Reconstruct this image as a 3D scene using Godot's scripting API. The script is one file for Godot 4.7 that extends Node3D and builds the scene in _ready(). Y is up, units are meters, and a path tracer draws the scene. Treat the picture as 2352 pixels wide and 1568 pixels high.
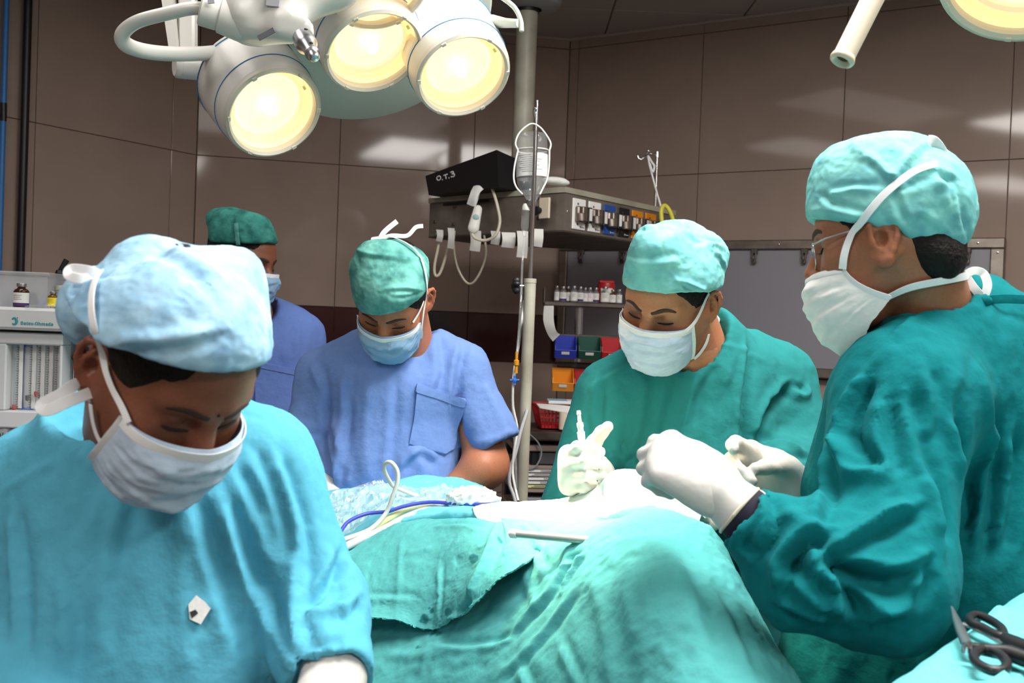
extends Node3D
# An operating theatre: five staff round a draped table, lit by a surgical lamp and unseen ceiling panels. Metres, y up.
const FOCAL := 2287.0
var CAM := Transform3D(Basis.from_euler(Vector3(deg_to_rad(-1.0), 0, deg_to_rad(2.2))), Vector3(0, 1.55, 0))
var M := {}
var jobs: Array = []
var numbers := {}

# ---------------------------------------------------------------- geometry helpers
class MB:
	var v := PackedVector3Array()
	var n := PackedVector3Array()
	var uv := PackedVector2Array()
	var c := PackedColorArray()
	var ix := PackedInt32Array()

	func vert(p: Vector3, t := Vector2.ZERO) -> int:
		v.append(p); uv.append(t)
		return v.size() - 1

	func quad(a: Vector3, b: Vector3, d: Vector3, e: Vector3, full_uv := false) -> void:
		var i := v.size()
		v.append(a); v.append(b); v.append(d); v.append(e)
		for t in [Vector2(0, 1), Vector2(0, 0), Vector2(1, 0), Vector2(1, 1)]: uv.append(t)
		for k in [0, 1, 2, 0, 2, 3]: ix.append(i + k)

	func tri(a: Vector3, b: Vector3, d: Vector3) -> void:
		var i := v.size()
		v.append(a); v.append(b); v.append(d)
		for k in 3:
			uv.append(Vector2.ZERO); ix.append(i + k)

	# quads over a grid of points stored row by row (nv rows of nu points)
	func grid(P: PackedVector3Array, nu: int, nv: int, wrap := false, flip := false) -> void:
		var o := v.size()
		v.append_array(P)
		for j in nv:
			for i in nu: uv.append(Vector2(float(i) / maxf(1, nu - 1), float(j) / maxf(1, nv - 1)))
		var m := nu if wrap else nu - 1
		for j in nv - 1:
			for i in m:
				var a := o + j * nu + i
				var b := o + j * nu + (i + 1) % nu
				var d := a + nu
				var e := b + nu
				if flip:
					for k in [a, d, b, b, d, e]: ix.append(k)
				else:
					for k in [a, b, d, b, e, d]: ix.append(k)

	# a sheet with thickness: the grid, its back and its edges
	func sheet(P: PackedVector3Array, nu: int, nv: int, t: float) -> void:
		var nn := PackedVector3Array()
		nn.resize(P.size())
		for j in nv:
			for i in nu:
				var a := P[j * nu + maxi(i - 1, 0)]
				var b := P[j * nu + mini(i + 1, nu - 1)]
				var d := P[maxi(j - 1, 0) * nu + i]
				var e := P[mini(j + 1, nv - 1) * nu + i]
				nn[j * nu + i] = (e - d).cross(b - a).normalized()
		var Q := PackedVector3Array()
		Q.resize(P.size())
		for i in P.size(): Q[i] = P[i] - nn[i] * t
		grid(P, nu, nv)
		grid(Q, nu, nv, false, true)
		var edge := PackedVector3Array()
		var back := PackedVector3Array()
		for i in nu: edge.append(P[i]); back.append(Q[i])
		for j in range(1, nv): edge.append(P[j * nu + nu - 1]); back.append(Q[j * nu + nu - 1])
		for i in range(nu - 2, -1, -1): edge.append(P[(nv - 1) * nu + i]); back.append(Q[(nv - 1) * nu + i])
		for j in range(nv - 2, 0, -1): edge.append(P[j * nu]); back.append(Q[j * nu])
		var both := edge.duplicate()
		both.append_array(back)
		grid(both, edge.size(), 2, true, true)

	func box(size: Vector3, x := Transform3D(), b := 0.003) -> void:
		var h := size * 0.5
		b = minf(b, minf(h.x, minf(h.y, h.z)) * 0.6)
		for ax in 3:
			for s in [-1.0, 1.0]:
				var u := (ax + 1) % 3
				var w := (ax + 2) % 3
				var q: Array[Vector3] = []
				for k in [[-1, -1], [-1, 1], [1, 1], [1, -1]]:
					var p := Vector3.ZERO
					p[ax] = s * h[ax]; p[u] = k[0] * (h[u] - b); p[w] = k[1] * (h[w] - b)
					q.append(x * p)
				if s > 0: quad(q[0], q[1], q[2], q[3])
				else: quad(q[3], q[2], q[1], q[0])
		if b <= 0: return
		for ax in 3:
			var u := (ax + 1) % 3
			var w := (ax + 2) % 3
			for su in [-1.0, 1.0]:
				for sw in [-1.0, 1.0]:
					var q: Array[Vector3] = []
					for k in [[0, -1], [0, 1], [1, 1], [1, -1]]:
						var p := Vector3.ZERO
						p[ax] = k[1] * (h[ax] - b)
						p[u] = su * (h[u] - (b if k[0] else 0.0)); p[w] = sw * (h[w] - (0.0 if k[0] else b))
						q.append(x * p)
					if su * sw > 0: quad(q[3], q[2], q[1], q[0])
					else: quad(q[0], q[1], q[2], q[3])
		for sx in [-1.0, 1.0]:
			for sy in [-1.0, 1.0]:
				for sz in [-1.0, 1.0]:
					var a := x * Vector3(sx * h.x, sy * (h.y - b), sz * (h.z - b))
					var d := x * Vector3(sx * (h.x - b), sy * h.y, sz * (h.z - b))
					var e := x * Vector3(sx * (h.x - b), sy * (h.y - b), sz * h.z)
					if sx * sy * sz > 0: tri(a, e, d)
					else: tri(a, d, e)

	# a round bar along a path; r is one radius or one per point; flat squeezes it across its binormal
	func tube(path: Array, r, seg := 10, caps := true, flat := 1.0, up := Vector3.ZERO, closed := false) -> void:
		var m := path.size()
		var P := PackedVector3Array()
		var side := Vector3.ZERO
		for i in m:
			var t: Vector3
			if closed: t = (path[(i + 1) % m] - path[(i + m - 1) % m]).normalized()
			else: t = (path[mini(i + 1, m - 1)] - path[maxi(i - 1, 0)]).normalized()
			if up != Vector3.ZERO: side = up.cross(t)
			elif side == Vector3.ZERO: side = t.cross(Vector3.UP if absf(t.y) < 0.9 else Vector3.RIGHT)
			side = (side - t * side.dot(t)).normalized()
			var bi := t.cross(side)
			var rr: float = r[i] if r is Array else r
			for k in seg:
				var a := TAU * k / seg
				P.append(path[i] + side * cos(a) * rr + bi * sin(a) * rr * flat)
		if closed:
			for k in seg: P.append(P[k])
		grid(P, seg, m + (1 if closed else 0), true)
		if caps and not closed:
			for e in [0, m - 1]:
				var o := vert(path[e])
				for k in seg: vert(P[e * seg + k])
				for k in seg:
					var a := o + 1 + k
					var b := o + 1 + (k + 1) % seg
					for q in ([o, b, a] if e == 0 else [o, a, b]): ix.append(q)

	# a flat band along a path, lying on a surface whose outward directions are given
	func band(path: Array, out: Array, w, t: float) -> void:
		var P := PackedVector3Array()
		var m := path.size()
		for i in m:
			var d: Vector3 = (path[mini(i + 1, m - 1)] - path[maxi(i - 1, 0)]).normalized()
			var o: Vector3 = (out[i] - d * d.dot(out[i])).normalized()
			var s: Vector3 = d.cross(o) * (w[i] if w is Array else w) * 0.5
			o *= t * 0.5
			for q in [s * 0.9 + o, s, s * 0.9 - o, -s * 0.9 - o, -s, -s * 0.9 + o]: P.append(path[i] + q)
		grid(P, 6, m, true, true)
		for e in [0, m - 1]:
			var q := P.slice(e * 6, e * 6 + 6)
			for k in [[0, 1, 2], [0, 2, 3], [0, 3, 5], [3, 4, 5]]:
				if e == 0: tri(q[k[0]], q[k[1]], q[k[2]])
				else: tri(q[k[0]], q[k[2]], q[k[1]])

	# profile of (radius, height) turned round the y axis; points closer than a hair in the profile make a hard edge
	func lathe(prof: Array, x := Transform3D(), seg := 32) -> void:
		var P := PackedVector3Array()
		for q in prof:
			for k in seg:
				var a := TAU * k / seg
				P.append(x * Vector3(cos(a) * q[0], q[1], sin(a) * q[0]))
		# each pair of neighbouring profile points with a sharp turn gets its own strip
		var start := 0
		for i in range(1, prof.size()):
			var last := i == prof.size() - 1
			var sharp := false
			if not last:
				var d0 := Vector2(prof[i][0] - prof[i - 1][0], prof[i][1] - prof[i - 1][1])
				var d1 := Vector2(prof[i + 1][0] - prof[i][0], prof[i + 1][1] - prof[i][1])
				sharp = absf(d0.angle_to(d1)) > 0.7
			if last or sharp:
				grid(P.slice(start * seg, (i + 1) * seg), seg, i - start + 1, true, true)
				start = i

	func prism(poly: PackedVector2Array, depth: float, x := Transform3D()) -> void:
		if Geometry2D.is_polygon_clockwise(poly): poly.reverse()
		var t := Geometry2D.triangulate_polygon(poly)
		var f := Vector3(0, 0, depth)
		for i in range(0, t.size(), 3):
			var a := Vector3(poly[t[i]].x, poly[t[i]].y, 0)
			var b := Vector3(poly[t[i + 1]].x, poly[t[i + 1]].y, 0)
			var d := Vector3(poly[t[i + 2]].x, poly[t[i + 2]].y, 0)
			if (b - a).cross(d - a).z < 0:
				var s := b; b = d; d = s
			tri(x * (a + f), x * (d + f), x * (b + f))
			tri(x * a, x * b, x * d)
		for i in poly.size():
			var a := Vector3(poly[i].x, poly[i].y, 0)
			var b := Vector3(poly[(i + 1) % poly.size()].x, poly[(i + 1) % poly.size()].y, 0)
			quad(x * a, x * (a + f), x * (b + f), x * b)

	func add(o: MB) -> void:
		var b := v.size()
		v.append_array(o.v); uv.append_array(o.uv)
		if o.c.size() or c.size():
			while c.size() < b: c.append(Color.WHITE)
			c.append_array(o.c)
		for i in o.ix: ix.append(b + i)

	func smooth(times: int) -> void:
		for k in times:
			var sum := PackedVector3Array()
			var cnt := PackedInt32Array()
			sum.resize(v.size()); cnt.resize(v.size())
			for i in range(0, ix.size(), 3):
				var a := ix[i]
				var b := ix[i + 1]
				var d := ix[i + 2]
				sum[a] += v[b] + v[d]; sum[b] += v[a] + v[d]; sum[d] += v[a] + v[b]
				cnt[a] += 2; cnt[b] += 2; cnt[d] += 2
			for i in v.size():
				if cnt[i]: v[i] = v[i].lerp(sum[i] / cnt[i], 0.6)

	func normals() -> void:
		n.resize(v.size())
		n.fill(Vector3.ZERO)
		for i in range(0, ix.size(), 3):
			var a := ix[i]
			var b := ix[i + 1]
			var d := ix[i + 2]
			var k := (v[d] - v[a]).cross(v[b] - v[a])
			n[a] += k; n[b] += k; n[d] += k
		for i in n.size(): n[i] = n[i].normalized() if n[i].length_squared() > 0 else Vector3.UP

	func mesh(mat: Material) -> ArrayMesh:
		normals()
		var a := []
		a.resize(Mesh.ARRAY_MAX)
		a[Mesh.ARRAY_VERTEX] = v; a[Mesh.ARRAY_NORMAL] = n; a[Mesh.ARRAY_TEX_UV] = uv; a[Mesh.ARRAY_INDEX] = ix
		if c.size():
			while c.size() < v.size(): c.append(Color.WHITE)
			a[Mesh.ARRAY_COLOR] = c
		var m := ArrayMesh.new()
		m.add_surface_from_arrays(Mesh.PRIMITIVE_TRIANGLES, a)
		m.surface_set_material(0, mat)
		return m

# a distance field of tapered capsules and ellipsoids joined smoothly, meshed as surface nets
class Field:
	var typ := PackedInt32Array()      # 0 capsule, 1 ellipsoid, 2 half space
	var op := PackedInt32Array()       # 0 join, 1 cut away, 2 keep inside
	var X: Array[Transform3D] = []
	var A := PackedVector3Array()
	var B := PackedVector3Array()
	var ra := PackedFloat32Array()
	var rb := PackedFloat32Array()
	var kk := PackedFloat32Array()
	var ss := PackedFloat32Array()

	func put(t: int, o: int, x: Transform3D, a: Vector3, b: Vector3, r0: float, r1: float, k: float, s: float) -> void:
		typ.append(t); op.append(o); X.append(x); A.append(a); B.append(b); ra.append(r0); rb.append(r1); kk.append(k); ss.append(s)

	func cap(a: Vector3, b: Vector3, r0: float, r1: float, k := 0.02, o := 0, axis := Vector3.ZERO, f := 1.0) -> void:
		var x := Transform3D()
		if axis != Vector3.ZERO:
			axis = axis.normalized()
			var g := 1.0 / f - 1.0
			x.basis = Basis(Vector3(1, 0, 0) + axis * axis.x * g, Vector3(0, 1, 0) + axis * axis.y * g, Vector3(0, 0, 1) + axis * axis.z * g)
		put(0, o, x, x * a, x * b, r0, r1, k, minf(1.0, f))

	func ell(c: Vector3, r: Vector3, k := 0.02, o := 0, b := Basis()) -> void:
		put(1, o, Transform3D(b, c).affine_inverse(), r, Vector3(1 / r.x, 1 / r.y, 1 / r.z), 0, 0, k, 1)

	# a tapered cylinder with flat ends
	func cone(a: Vector3, b: Vector3, r0: float, r1: float, k := 0.01, o := 0) -> void:
		put(3, o, Transform3D(), a, b, r0, r1, k, 1)

	func half(p: Vector3, dir: Vector3, k := 0.004, o := 2) -> void:
		put(2, o, Transform3D(), p, dir.normalized(), 0, 0, k, 1)

	func one(i: int, p: Vector3) -> float:
		if typ[i] == 0:
			var q := X[i] * p - A[i]
			var ba := B[i] - A[i]
			var h := clampf(q.dot(ba) / ba.length_squared(), 0.0, 1.0)
			return ((q - ba * h).length() - lerpf(ra[i], rb[i], h)) * ss[i]
		if typ[i] == 1:
			var q := X[i] * p * B[i]
			var k0 := q.length()
			return k0 * (k0 - 1.0) / maxf((q * B[i]).length(), 1e-6)
		if typ[i] == 3:
			var ba := B[i] - A[i]
			var l := ba.length()
			var t := (p - A[i]).dot(ba) / l
			var dx := (p - A[i] - ba * (t / l)).length() - lerpf(ra[i], rb[i], clampf(t / l, 0.0, 1.0))
			var dy := absf(t - l * 0.5) - l * 0.5
			return minf(maxf(dx, dy), 0.0) + Vector2(maxf(dx, 0.0), maxf(dy, 0.0)).length()
		return (p - A[i]).dot(B[i])

	func at(p: Vector3, L: PackedInt32Array) -> float:
		var d := 1e3
		for i in L:
			var e := one(i, p)
			var k := kk[i]
			match op[i]:
				0:
					var h := maxf(k - absf(d - e), 0.0)
					d = minf(d, e) - h * h * 0.25 / k
				1:
					var h := maxf(k - absf(d + e), 0.0)
					d = maxf(d, -e) + h * h * 0.25 / k
				2:
					var h := maxf(k - absf(d - e), 0.0)
					d = maxf(d, e) + h * h * 0.25 / k
		return d

	# the field on a cube of w points a side, one primitive after the other
	func fill(vals: PackedFloat32Array, L: PackedInt32Array, o: Vector3, h: float, w: int) -> PackedFloat32Array:
		vals.fill(1e3)
		for i in L:
			var t := typ[i]
			var k := kk[i]
			var kq := 0.25 / k
			var way := op[i]
			var x := X[i]
			var a := A[i]
			var ba := B[i] - a
			var b := B[i]
			var len2 := ba.length_squared()
			var inv := 1.0 / maxf(len2, 1e-12)
			var len := sqrt(len2)
			var r0 := ra[i]
			var dr := rb[i] - ra[i]
			var s := ss[i]
			var q := 0
			var ox := x.basis.x * h
			for kz in w:
				for j in w:
					var p := o + Vector3(0, j * h, kz * h)
					p = x * p
					if t != 1: p -= a
					for i2 in w:
						var e: float
						if t == 0:
							var g := clampf(p.dot(ba) * inv, 0.0, 1.0)
							e = ((p - ba * g).length() - r0 - dr * g) * s
						elif t == 1:
							var u := p * b
							var k0 := u.length()
							e = k0 * (k0 - 1.0) / maxf((u * b).length(), 1e-6)
						elif t == 3:
							var g := p.dot(ba) * inv
							var dx := (p - ba * g).length() - r0 - dr * clampf(g, 0.0, 1.0)
							var dy := (absf(g - 0.5) - 0.5) * len
							e = minf(maxf(dx, dy), 0.0) + Vector2(maxf(dx, 0.0), maxf(dy, 0.0)).length()
						else:
							e = p.dot(b)
						p += ox
						var d := vals[q]
						if way == 0:
							var g2 := d - e
							if g2 >= k: d = e
							elif g2 > -k:
								g2 = k - absf(g2)
								d = minf(d, e) - g2 * g2 * kq
						else:
							if way == 1: e = -e
							var g2 := e - d
							if g2 >= k: d = e
							elif g2 > -k:
								g2 = k - absf(g2)
								d = maxf(d, e) + g2 * g2 * kq
						vals[q] = d
						q += 1
		return vals

	func all() -> PackedInt32Array:
		var L := PackedInt32Array()
		for i in typ.size(): L.append(i)
		return L

	# the box that holds everything joined, open below a height
	func bounds(low := -1e3, pad := 0.03) -> Array:
		var lo := Vector3.INF
		var hi := -Vector3.INF
		for i in typ.size():
			if op[i] != 0: continue
			var inv := X[i].affine_inverse()
			if typ[i] == 1:
				var c := inv.origin
				var r := Vector3.ONE * maxf(A[i].x, maxf(A[i].y, A[i].z))
				lo = lo.min(c - r); hi = hi.max(c + r)
			else:
				var r := Vector3.ONE * maxf(ra[i], rb[i])
				for q in [inv * A[i], inv * B[i]]: lo = lo.min(q - r); hi = hi.max(q + r)
		lo -= Vector3.ONE * pad
		hi += Vector3.ONE * pad
		lo.y = maxf(lo.y, low)
		return [lo, hi]

	func slope(p: Vector3) -> Vector3:
		var L := all()
		var e := 0.002
		return Vector3(at(p + Vector3(e, 0, 0), L) - at(p - Vector3(e, 0, 0), L), at(p + Vector3(0, e, 0), L) - at(p - Vector3(0, e, 0), L), at(p + Vector3(0, 0, e), L) - at(p - Vector3(0, 0, e), L)).normalized()

	# first point of the surface along a ray, or INF
	func hit(o: Vector3, dir: Vector3, far := 6.0) -> Vector3:
		var L := all()
		var t := 0.0
		for i in 120:
			var d := at(o + dir * t, L)
			if d < 0.0006: return o + dir * t
			t += d * 0.8
			if t > far: break
		return Vector3.INF

	func build(lo: Vector3, hi: Vector3, h: float) -> MB:
		var mb := MB.new()
		var nb := 8
		var bs := h * nb
		var nx := ceili((hi.x - lo.x) / bs)
		var ny := ceili((hi.y - lo.y) / bs)
		var nz := ceili((hi.z - lo.z) / bs)
		var R := bs * 0.87
		var cells := {}
		var edges := PackedInt64Array()
		var sy := 4096
		var sz := 4096 * 4096
		var vals := PackedFloat32Array()
		var w := nb + 1
		vals.resize(w * w * w)
		var full := all()
		var near := PackedFloat32Array()
		near.resize(full.size())
		var skip := {}
		for bz in range(0, nz, 4):
			for by in range(0, ny, 4):
				for bx in range(0, nx, 4):
					if absf(at(lo + Vector3(bx + 2, by + 2, bz + 2) * bs, full)) > R * 6.0: skip[Vector3i(bx >> 2, by >> 2, bz >> 2)] = true
		for bz in nz:
			for by in ny:
				for bx in nx:
					if skip.has(Vector3i(bx >> 2, by >> 2, bz >> 2)): continue
					var o := lo + Vector3(bx, by, bz) * bs
					var c := o + Vector3.ONE * bs * 0.5
					var d := at(c, full)
					if absf(d) > R * 1.5: continue
					var L := PackedInt32Array()
					for i in full:
						var e := one(i, c)
						if op[i] == 0:
							if e < d + R * 3.0 + kk[i]: L.append(i)
						elif op[i] == 1:
							if e < R * 2.0 + kk[i]: L.append(i)
						elif e > -R * 2.0 - kk[i]: L.append(i)
					vals = fill(vals, L, o, h, w)
					var neg := 0
					for f in vals:
						if f < 0: neg += 1
					if neg == 0 or neg == w * w * w: continue
					for k in nb:
						for j in nb:
							for i in nb:
								var a := i + w * (j + w * k)
								var f0 := vals[a]; var f1 := vals[a + 1]; var f2 := vals[a + w]; var f3 := vals[a + w + 1]
								var f4 := vals[a + w * w]; var f5 := vals[a + w * w + 1]; var f6 := vals[a + w * w + w]; var f7 := vals[a + w * w + w + 1]
								var m := (1 if f0 < 0 else 0) + (1 if f1 < 0 else 0) + (1 if f2 < 0 else 0) + (1 if f3 < 0 else 0) + (1 if f4 < 0 else 0) + (1 if f5 < 0 else 0) + (1 if f6 < 0 else 0) + (1 if f7 < 0 else 0)
								if m == 0 or m == 8: continue
								var s := Vector3.ZERO
								var t := 0
								if (f0 < 0) != (f1 < 0): s += Vector3(f0 / (f0 - f1), 0, 0); t += 1
								if (f2 < 0) != (f3 < 0): s += Vector3(f2 / (f2 - f3), 1, 0); t += 1
								if (f4 < 0) != (f5 < 0): s += Vector3(f4 / (f4 - f5), 0, 1); t += 1
								if (f6 < 0) != (f7 < 0): s += Vector3(f6 / (f6 - f7), 1, 1); t += 1
								if (f0 < 0) != (f2 < 0): s += Vector3(0, f0 / (f0 - f2), 0); t += 1
								if (f1 < 0) != (f3 < 0): s += Vector3(1, f1 / (f1 - f3), 0); t += 1
								if (f4 < 0) != (f6 < 0): s += Vector3(0, f4 / (f4 - f6), 1); t += 1
								if (f5 < 0) != (f7 < 0): s += Vector3(1, f5 / (f5 - f7), 1); t += 1
								if (f0 < 0) != (f4 < 0): s += Vector3(0, 0, f0 / (f0 - f4)); t += 1
								if (f1 < 0) != (f5 < 0): s += Vector3(1, 0, f1 / (f1 - f5)); t += 1
								if (f2 < 0) != (f6 < 0): s += Vector3(0, 1, f2 / (f2 - f6)); t += 1
								if (f3 < 0) != (f7 < 0): s += Vector3(1, 1, f3 / (f3 - f7)); t += 1
								var g := (bx * nb + i) + sy * (by * nb + j) + sz * (bz * nb + k)
								cells[g] = mb.v.size()
								mb.v.append(o + (Vector3(i, j, k) + s / t) * h)
								if (f0 < 0) != (f1 < 0): edges.append(g * 8 + (4 if f0 < 0 else 0))
								if (f0 < 0) != (f2 < 0): edges.append(g * 8 + 1 + (4 if f0 < 0 else 0))
								if (f0 < 0) != (f4 < 0): edges.append(g * 8 + 2 + (4 if f0 < 0 else 0))
		var du := [sy, sz, 1]
		var dv := [sz, 1, sy]
		for e in edges:
			var g := e >> 3
			var ax := e & 3
			var u: int = du[ax]
			var x: int = dv[ax]
			if not (cells.has(g - u) and cells.has(g - x) and cells.has(g - u - x)): continue
			var a: int = cells[g]
			var b: int = cells[g - u]
			var c: int = cells[g - u - x]
			var d: int = cells[g - x]
			if e & 4:
				mb.ix.append(a); mb.ix.append(d); mb.ix.append(c); mb.ix.append(a); mb.ix.append(c); mb.ix.append(b)
			else:
				mb.ix.append(a); mb.ix.append(b); mb.ix.append(c); mb.ix.append(a); mb.ix.append(c); mb.ix.append(d)
		mb.uv.resize(mb.v.size())
		return mb

	# pushes the points of a mesh along their normals: folds are [height, half width, kind, points], kind 0 a ridge, 1 a step (a ridge beside a groove)
	func fold(mb: MB, folds: Array, rough: Callable) -> void:
		mb.normals()
		var hash := {}
		var cs := 0.05
		for f in folds:
			var pts: Array = f[3]
			for i in pts.size() - 1:
				var a: Vector3 = pts[i]
				var b: Vector3 = pts[i + 1]
				var r: float = f[1] * 2.4
				var lo := (a.min(b) - Vector3.ONE * r) / cs
				var hi := (a.max(b) + Vector3.ONE * r) / cs
				var fade := Vector2(0.25 if i == 0 else 1.0, 0.25 if i == pts.size() - 2 else 1.0)
				var seg := [a, b, f[0], f[1], f[2], fade, f]
				for x in range(floori(lo.x), floori(hi.x) + 1):
					for y in range(floori(lo.y), floori(hi.y) + 1):
						for z in range(floori(lo.z), floori(hi.z) + 1):
							var key := Vector3i(x, y, z)
							if not hash.has(key): hash[key] = []
							hash[key].append(seg)
		for i in mb.v.size():
			var p := mb.v[i]
			var nn := mb.n[i]
			var d: float = rough.call(p, nn)
			var key := Vector3i(floori(p.x / cs), floori(p.y / cs), floori(p.z / cs))
			if hash.has(key):
				var best := {}
				for s in hash[key]:
					var a: Vector3 = s[0]
					var ba: Vector3 = s[1] - a
					var h := clampf((p - a).dot(ba) / ba.length_squared(), 0.0, 1.0)
					var off := p - a - ba * h
					var e := off.length() / float(s[3])
					if e > 2.4: continue
					var fd := lerpf(s[5].x, s[5].y, h)
					var val: float
					if s[4] == 1:
						var sg := signf(ba.cross(nn).dot(off))
						val = s[2] * fd * sg * e * exp(1.0 - e * e) * 0.86
					else:
						val = s[2] * fd * exp(-e * e)
					var id: int = s[6].hash()
					if not best.has(id) or best[id][0] > e: best[id] = [e, val]
				for id in best: d += best[id][1]
			mb.v[i] = p + nn * d

func W(px: float, py: float, d: float) -> Vector3:
	return CAM * (Vector3((px - 1176.0) / FOCAL, (784.0 - py) / FOCAL, -1.0) * d)

func path(a: Array) -> Array:
	var o := []
	for q in a: o.append(W(q[0], q[1], q[2]))
	return o

# the point of a vertical wall (through c, along d) seen at a pixel of the frame, held off the wall a little
func on_wall(px: float, py: float, c: Vector2, d: Vector2, off := 0.0) -> Vector3:
	var nrm := Vector3(-d.y, 0, d.x)
	if nrm.dot(Vector3(-c.x, 0, -c.y)) < 0: nrm = -nrm
	var r := (W(px, py, 1.0) - CAM.origin)
	var t := (Vector3(c.x, 0, c.y) + nrm * off - CAM.origin).dot(nrm) / r.dot(nrm)
	return CAM.origin + r * t

# a smooth curve through points
func curve(p: Array, each := 6) -> Array:
	var o := []
	for i in p.size() - 1:
		var a = p[maxi(i - 1, 0)]
		var d = p[mini(i + 2, p.size() - 1)]
		for k in each: o.append(p[i].cubic_interpolate(p[i + 1], a, d, float(k) / each))
	o.append(p[-1])
	return o

# fold lines drawn as seen from the camera's place are laid on the body's surface
func lay(f: Field, list: Array) -> Array:
	var o := []
	for q in list:
		var pts := []
		var c := []
		for i in range(3, q.size(), 2): c.append(Vector2(q[i], q[i + 1]))
		for s in curve(c, 4):
			var h := f.hit(CAM.origin, (W(s.x, s.y, 1.0) - CAM.origin).normalized())
			if h != Vector3.INF:
				if pts.size() and pts[-1].distance_to(h) > 0.08:
					if pts.size() > 1: o.append([q[0] * 0.001, q[1] * 0.001, q[2], pts])
					pts = []
				pts.append(h)
		if pts.size() > 1: o.append([q[0] * 0.001, q[1] * 0.001, q[2], pts])
	return o

# a smooth surface through a net of control points
func net(rows: Array, nu: int, nv: int) -> PackedVector3Array:
	var lines := []
	for r in rows:
		var m: int = r.size() - 1
		var l := []
		for i in nu:
			var t := float(i) / (nu - 1) * m
			var k := mini(int(t), m - 1)
			l.append(r[k].cubic_interpolate(r[k + 1], r[maxi(k - 1, 0)], r[mini(k + 2, m)], t - k))
		lines.append(l)
	var P := PackedVector3Array()
	var m2: int = lines.size() - 1
	for j in nv:
		var t := float(j) / (nv - 1) * m2
		var k := mini(int(t), m2 - 1)
		for i in nu: P.append(lines[k][i].cubic_interpolate(lines[k + 1][i], lines[maxi(k - 1, 0)][i], lines[mini(k + 2, m2)][i], t - k))
	return P

# a sheet of cloth over a net of control points; folds are drawn as seen from the camera's place
func cloth_net(rows: Array, nu: int, nv: int, folds: Array, wave := 0.004, fine := 0.0012, sd := 1, t := 0.002, hem := 0.0, spots := []) -> MB:
	var dir := Vector3.ONE
	var P := net(rows.map(func(r): return path(r)), nu, nv)
	var px := PackedVector3Array()
	var inv := CAM.affine_inverse()
	for p in P:
		var q := inv * p
		px.append(Vector3(1176 + FOCAL * q.x / -q.z, 784 - FOCAL * q.y / -q.z, -q.z))
	var laid := []
	for f in folds:
		var pts := []
		var c := []
		for i in range(3, f.size(), 2): c.append(Vector2(f[i], f[i + 1]))
		for s in curve(c, 3):
			var best := -1
			var bd := 1e9
			for i in px.size():
				var d := Vector2(px[i].x, px[i].y).distance_squared_to(s) + px[i].z * 60.0
				if d < bd: bd = d; best = i
			if pts.is_empty() or pts[-1].distance_to(P[best]) > 0.004: pts.append(P[best])
		for k in 4:
			for i in range(1, pts.size() - 1): pts[i] = (pts[i - 1] + pts[i] * 2 + pts[i + 1]) / 4
		if pts.size() > 1: laid.append([f[0] * 0.0013, f[1] * 0.001, f[2], pts])
	var m := MB.new()
	m.grid(P, nu, nv)
	var a := FastNoiseLite.new()
	a.seed = sd
	a.frequency = 6.0
	a.fractal_octaves = 3
	a.domain_warp_enabled = true
	a.domain_warp_amplitude = 0.06
	a.domain_warp_frequency = 5.0
	var b := FastNoiseLite.new()
	b.seed = sd + 3
	b.frequency = 24.0
	b.fractal_octaves = 3
	Field.new().fold(m, laid, func(p, _n): return a.get_noise_3dv(p * dir) * wave * 2.0 + (0.3 - absf(b.get_noise_3dv(p * dir))) * fine * 1.5)
	P = m.v
	if hem > 0:
		for i in nu: P[(nv - 1) * nu + i] += Vector3(b.get_noise_2d(i * 0.006, 0.3), b.get_noise_2d(0.7, i * 0.006), b.get_noise_2d(i * 0.005, 2.0)) * hem
	var o := MB.new()
	o.sheet(P, nu, nv, t)
	if spots.size():
		# damp spots, ragged at their edges
		var tone := PackedColorArray()
		for i in P.size():
			var c := Color.WHITE
			for s in spots:
				var d := Vector2(px[i].x - s[0], px[i].y - s[1]).length() / float(s[2]) + b.get_noise_3dv(P[i] * 3.0) * 0.2
				c = c.lerp(Color(0.16, 0.36, 0.40), 0.9 * (1.0 - smoothstep(0.75, 1.1, d)))
			tone.append(c)
		o.c = tone.duplicate()
		o.c.append_array(tone)
	return o

func on_height(px: float, py: float, y: float) -> Vector3:
	var r := W(px, py, 1.0) - CAM.origin
	return CAM.origin + r * ((y - CAM.origin.y) / r.y)

# ---------------------------------------------------------------- scene helpers
func numbered(called: String) -> String:
	numbers[called] = numbers.get(called, -1) + 1
	return called if numbers[called] == 0 else "%s_%03d" % [called, numbers[called]]

func tag(o: Node3D, label := "", category := "", group := "", kind := "") -> Node3D:
	if label: o.set_meta("label", label)
	if category: o.set_meta("category", category)
	if group: o.set_meta("group", group)
	if kind: o.set_meta("kind", kind)
	return o

func thing(called: String, label: String, category: String, at := Vector3.ZERO, group := "") -> Node3D:
	var o := Node3D.new()
	o.name = numbered(called)
	o.position = at
	add_child(o, true)
	tag(o, label, category, group)
	return o

# one named mesh under its parent; the points are given in the scene's own axes
func part(called: String, mb: MB, mat: Material, parent: Node3D = self, label := "") -> MeshInstance3D:
	var o := MeshInstance3D.new()
	o.name = numbered(called) if parent == self else called
	if parent != self:
		var inv: Transform3D = (parent.transform if parent.get_parent() == self else parent.get_parent().transform * parent.transform).affine_inverse()
		if not inv.is_equal_approx(Transform3D()):
			for i in mb.v.size(): mb.v[i] = inv * mb.v[i]
	o.mesh = mb.mesh(mat)
	parent.add_child(o, true)
	if label: o.set_meta("label", label)
	return o

func struct(called: String, mb: MB, mat: Material) -> MeshInstance3D:
	var o := part(called, mb, mat)
	o.set_meta("kind", "structure")
	return o

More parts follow.
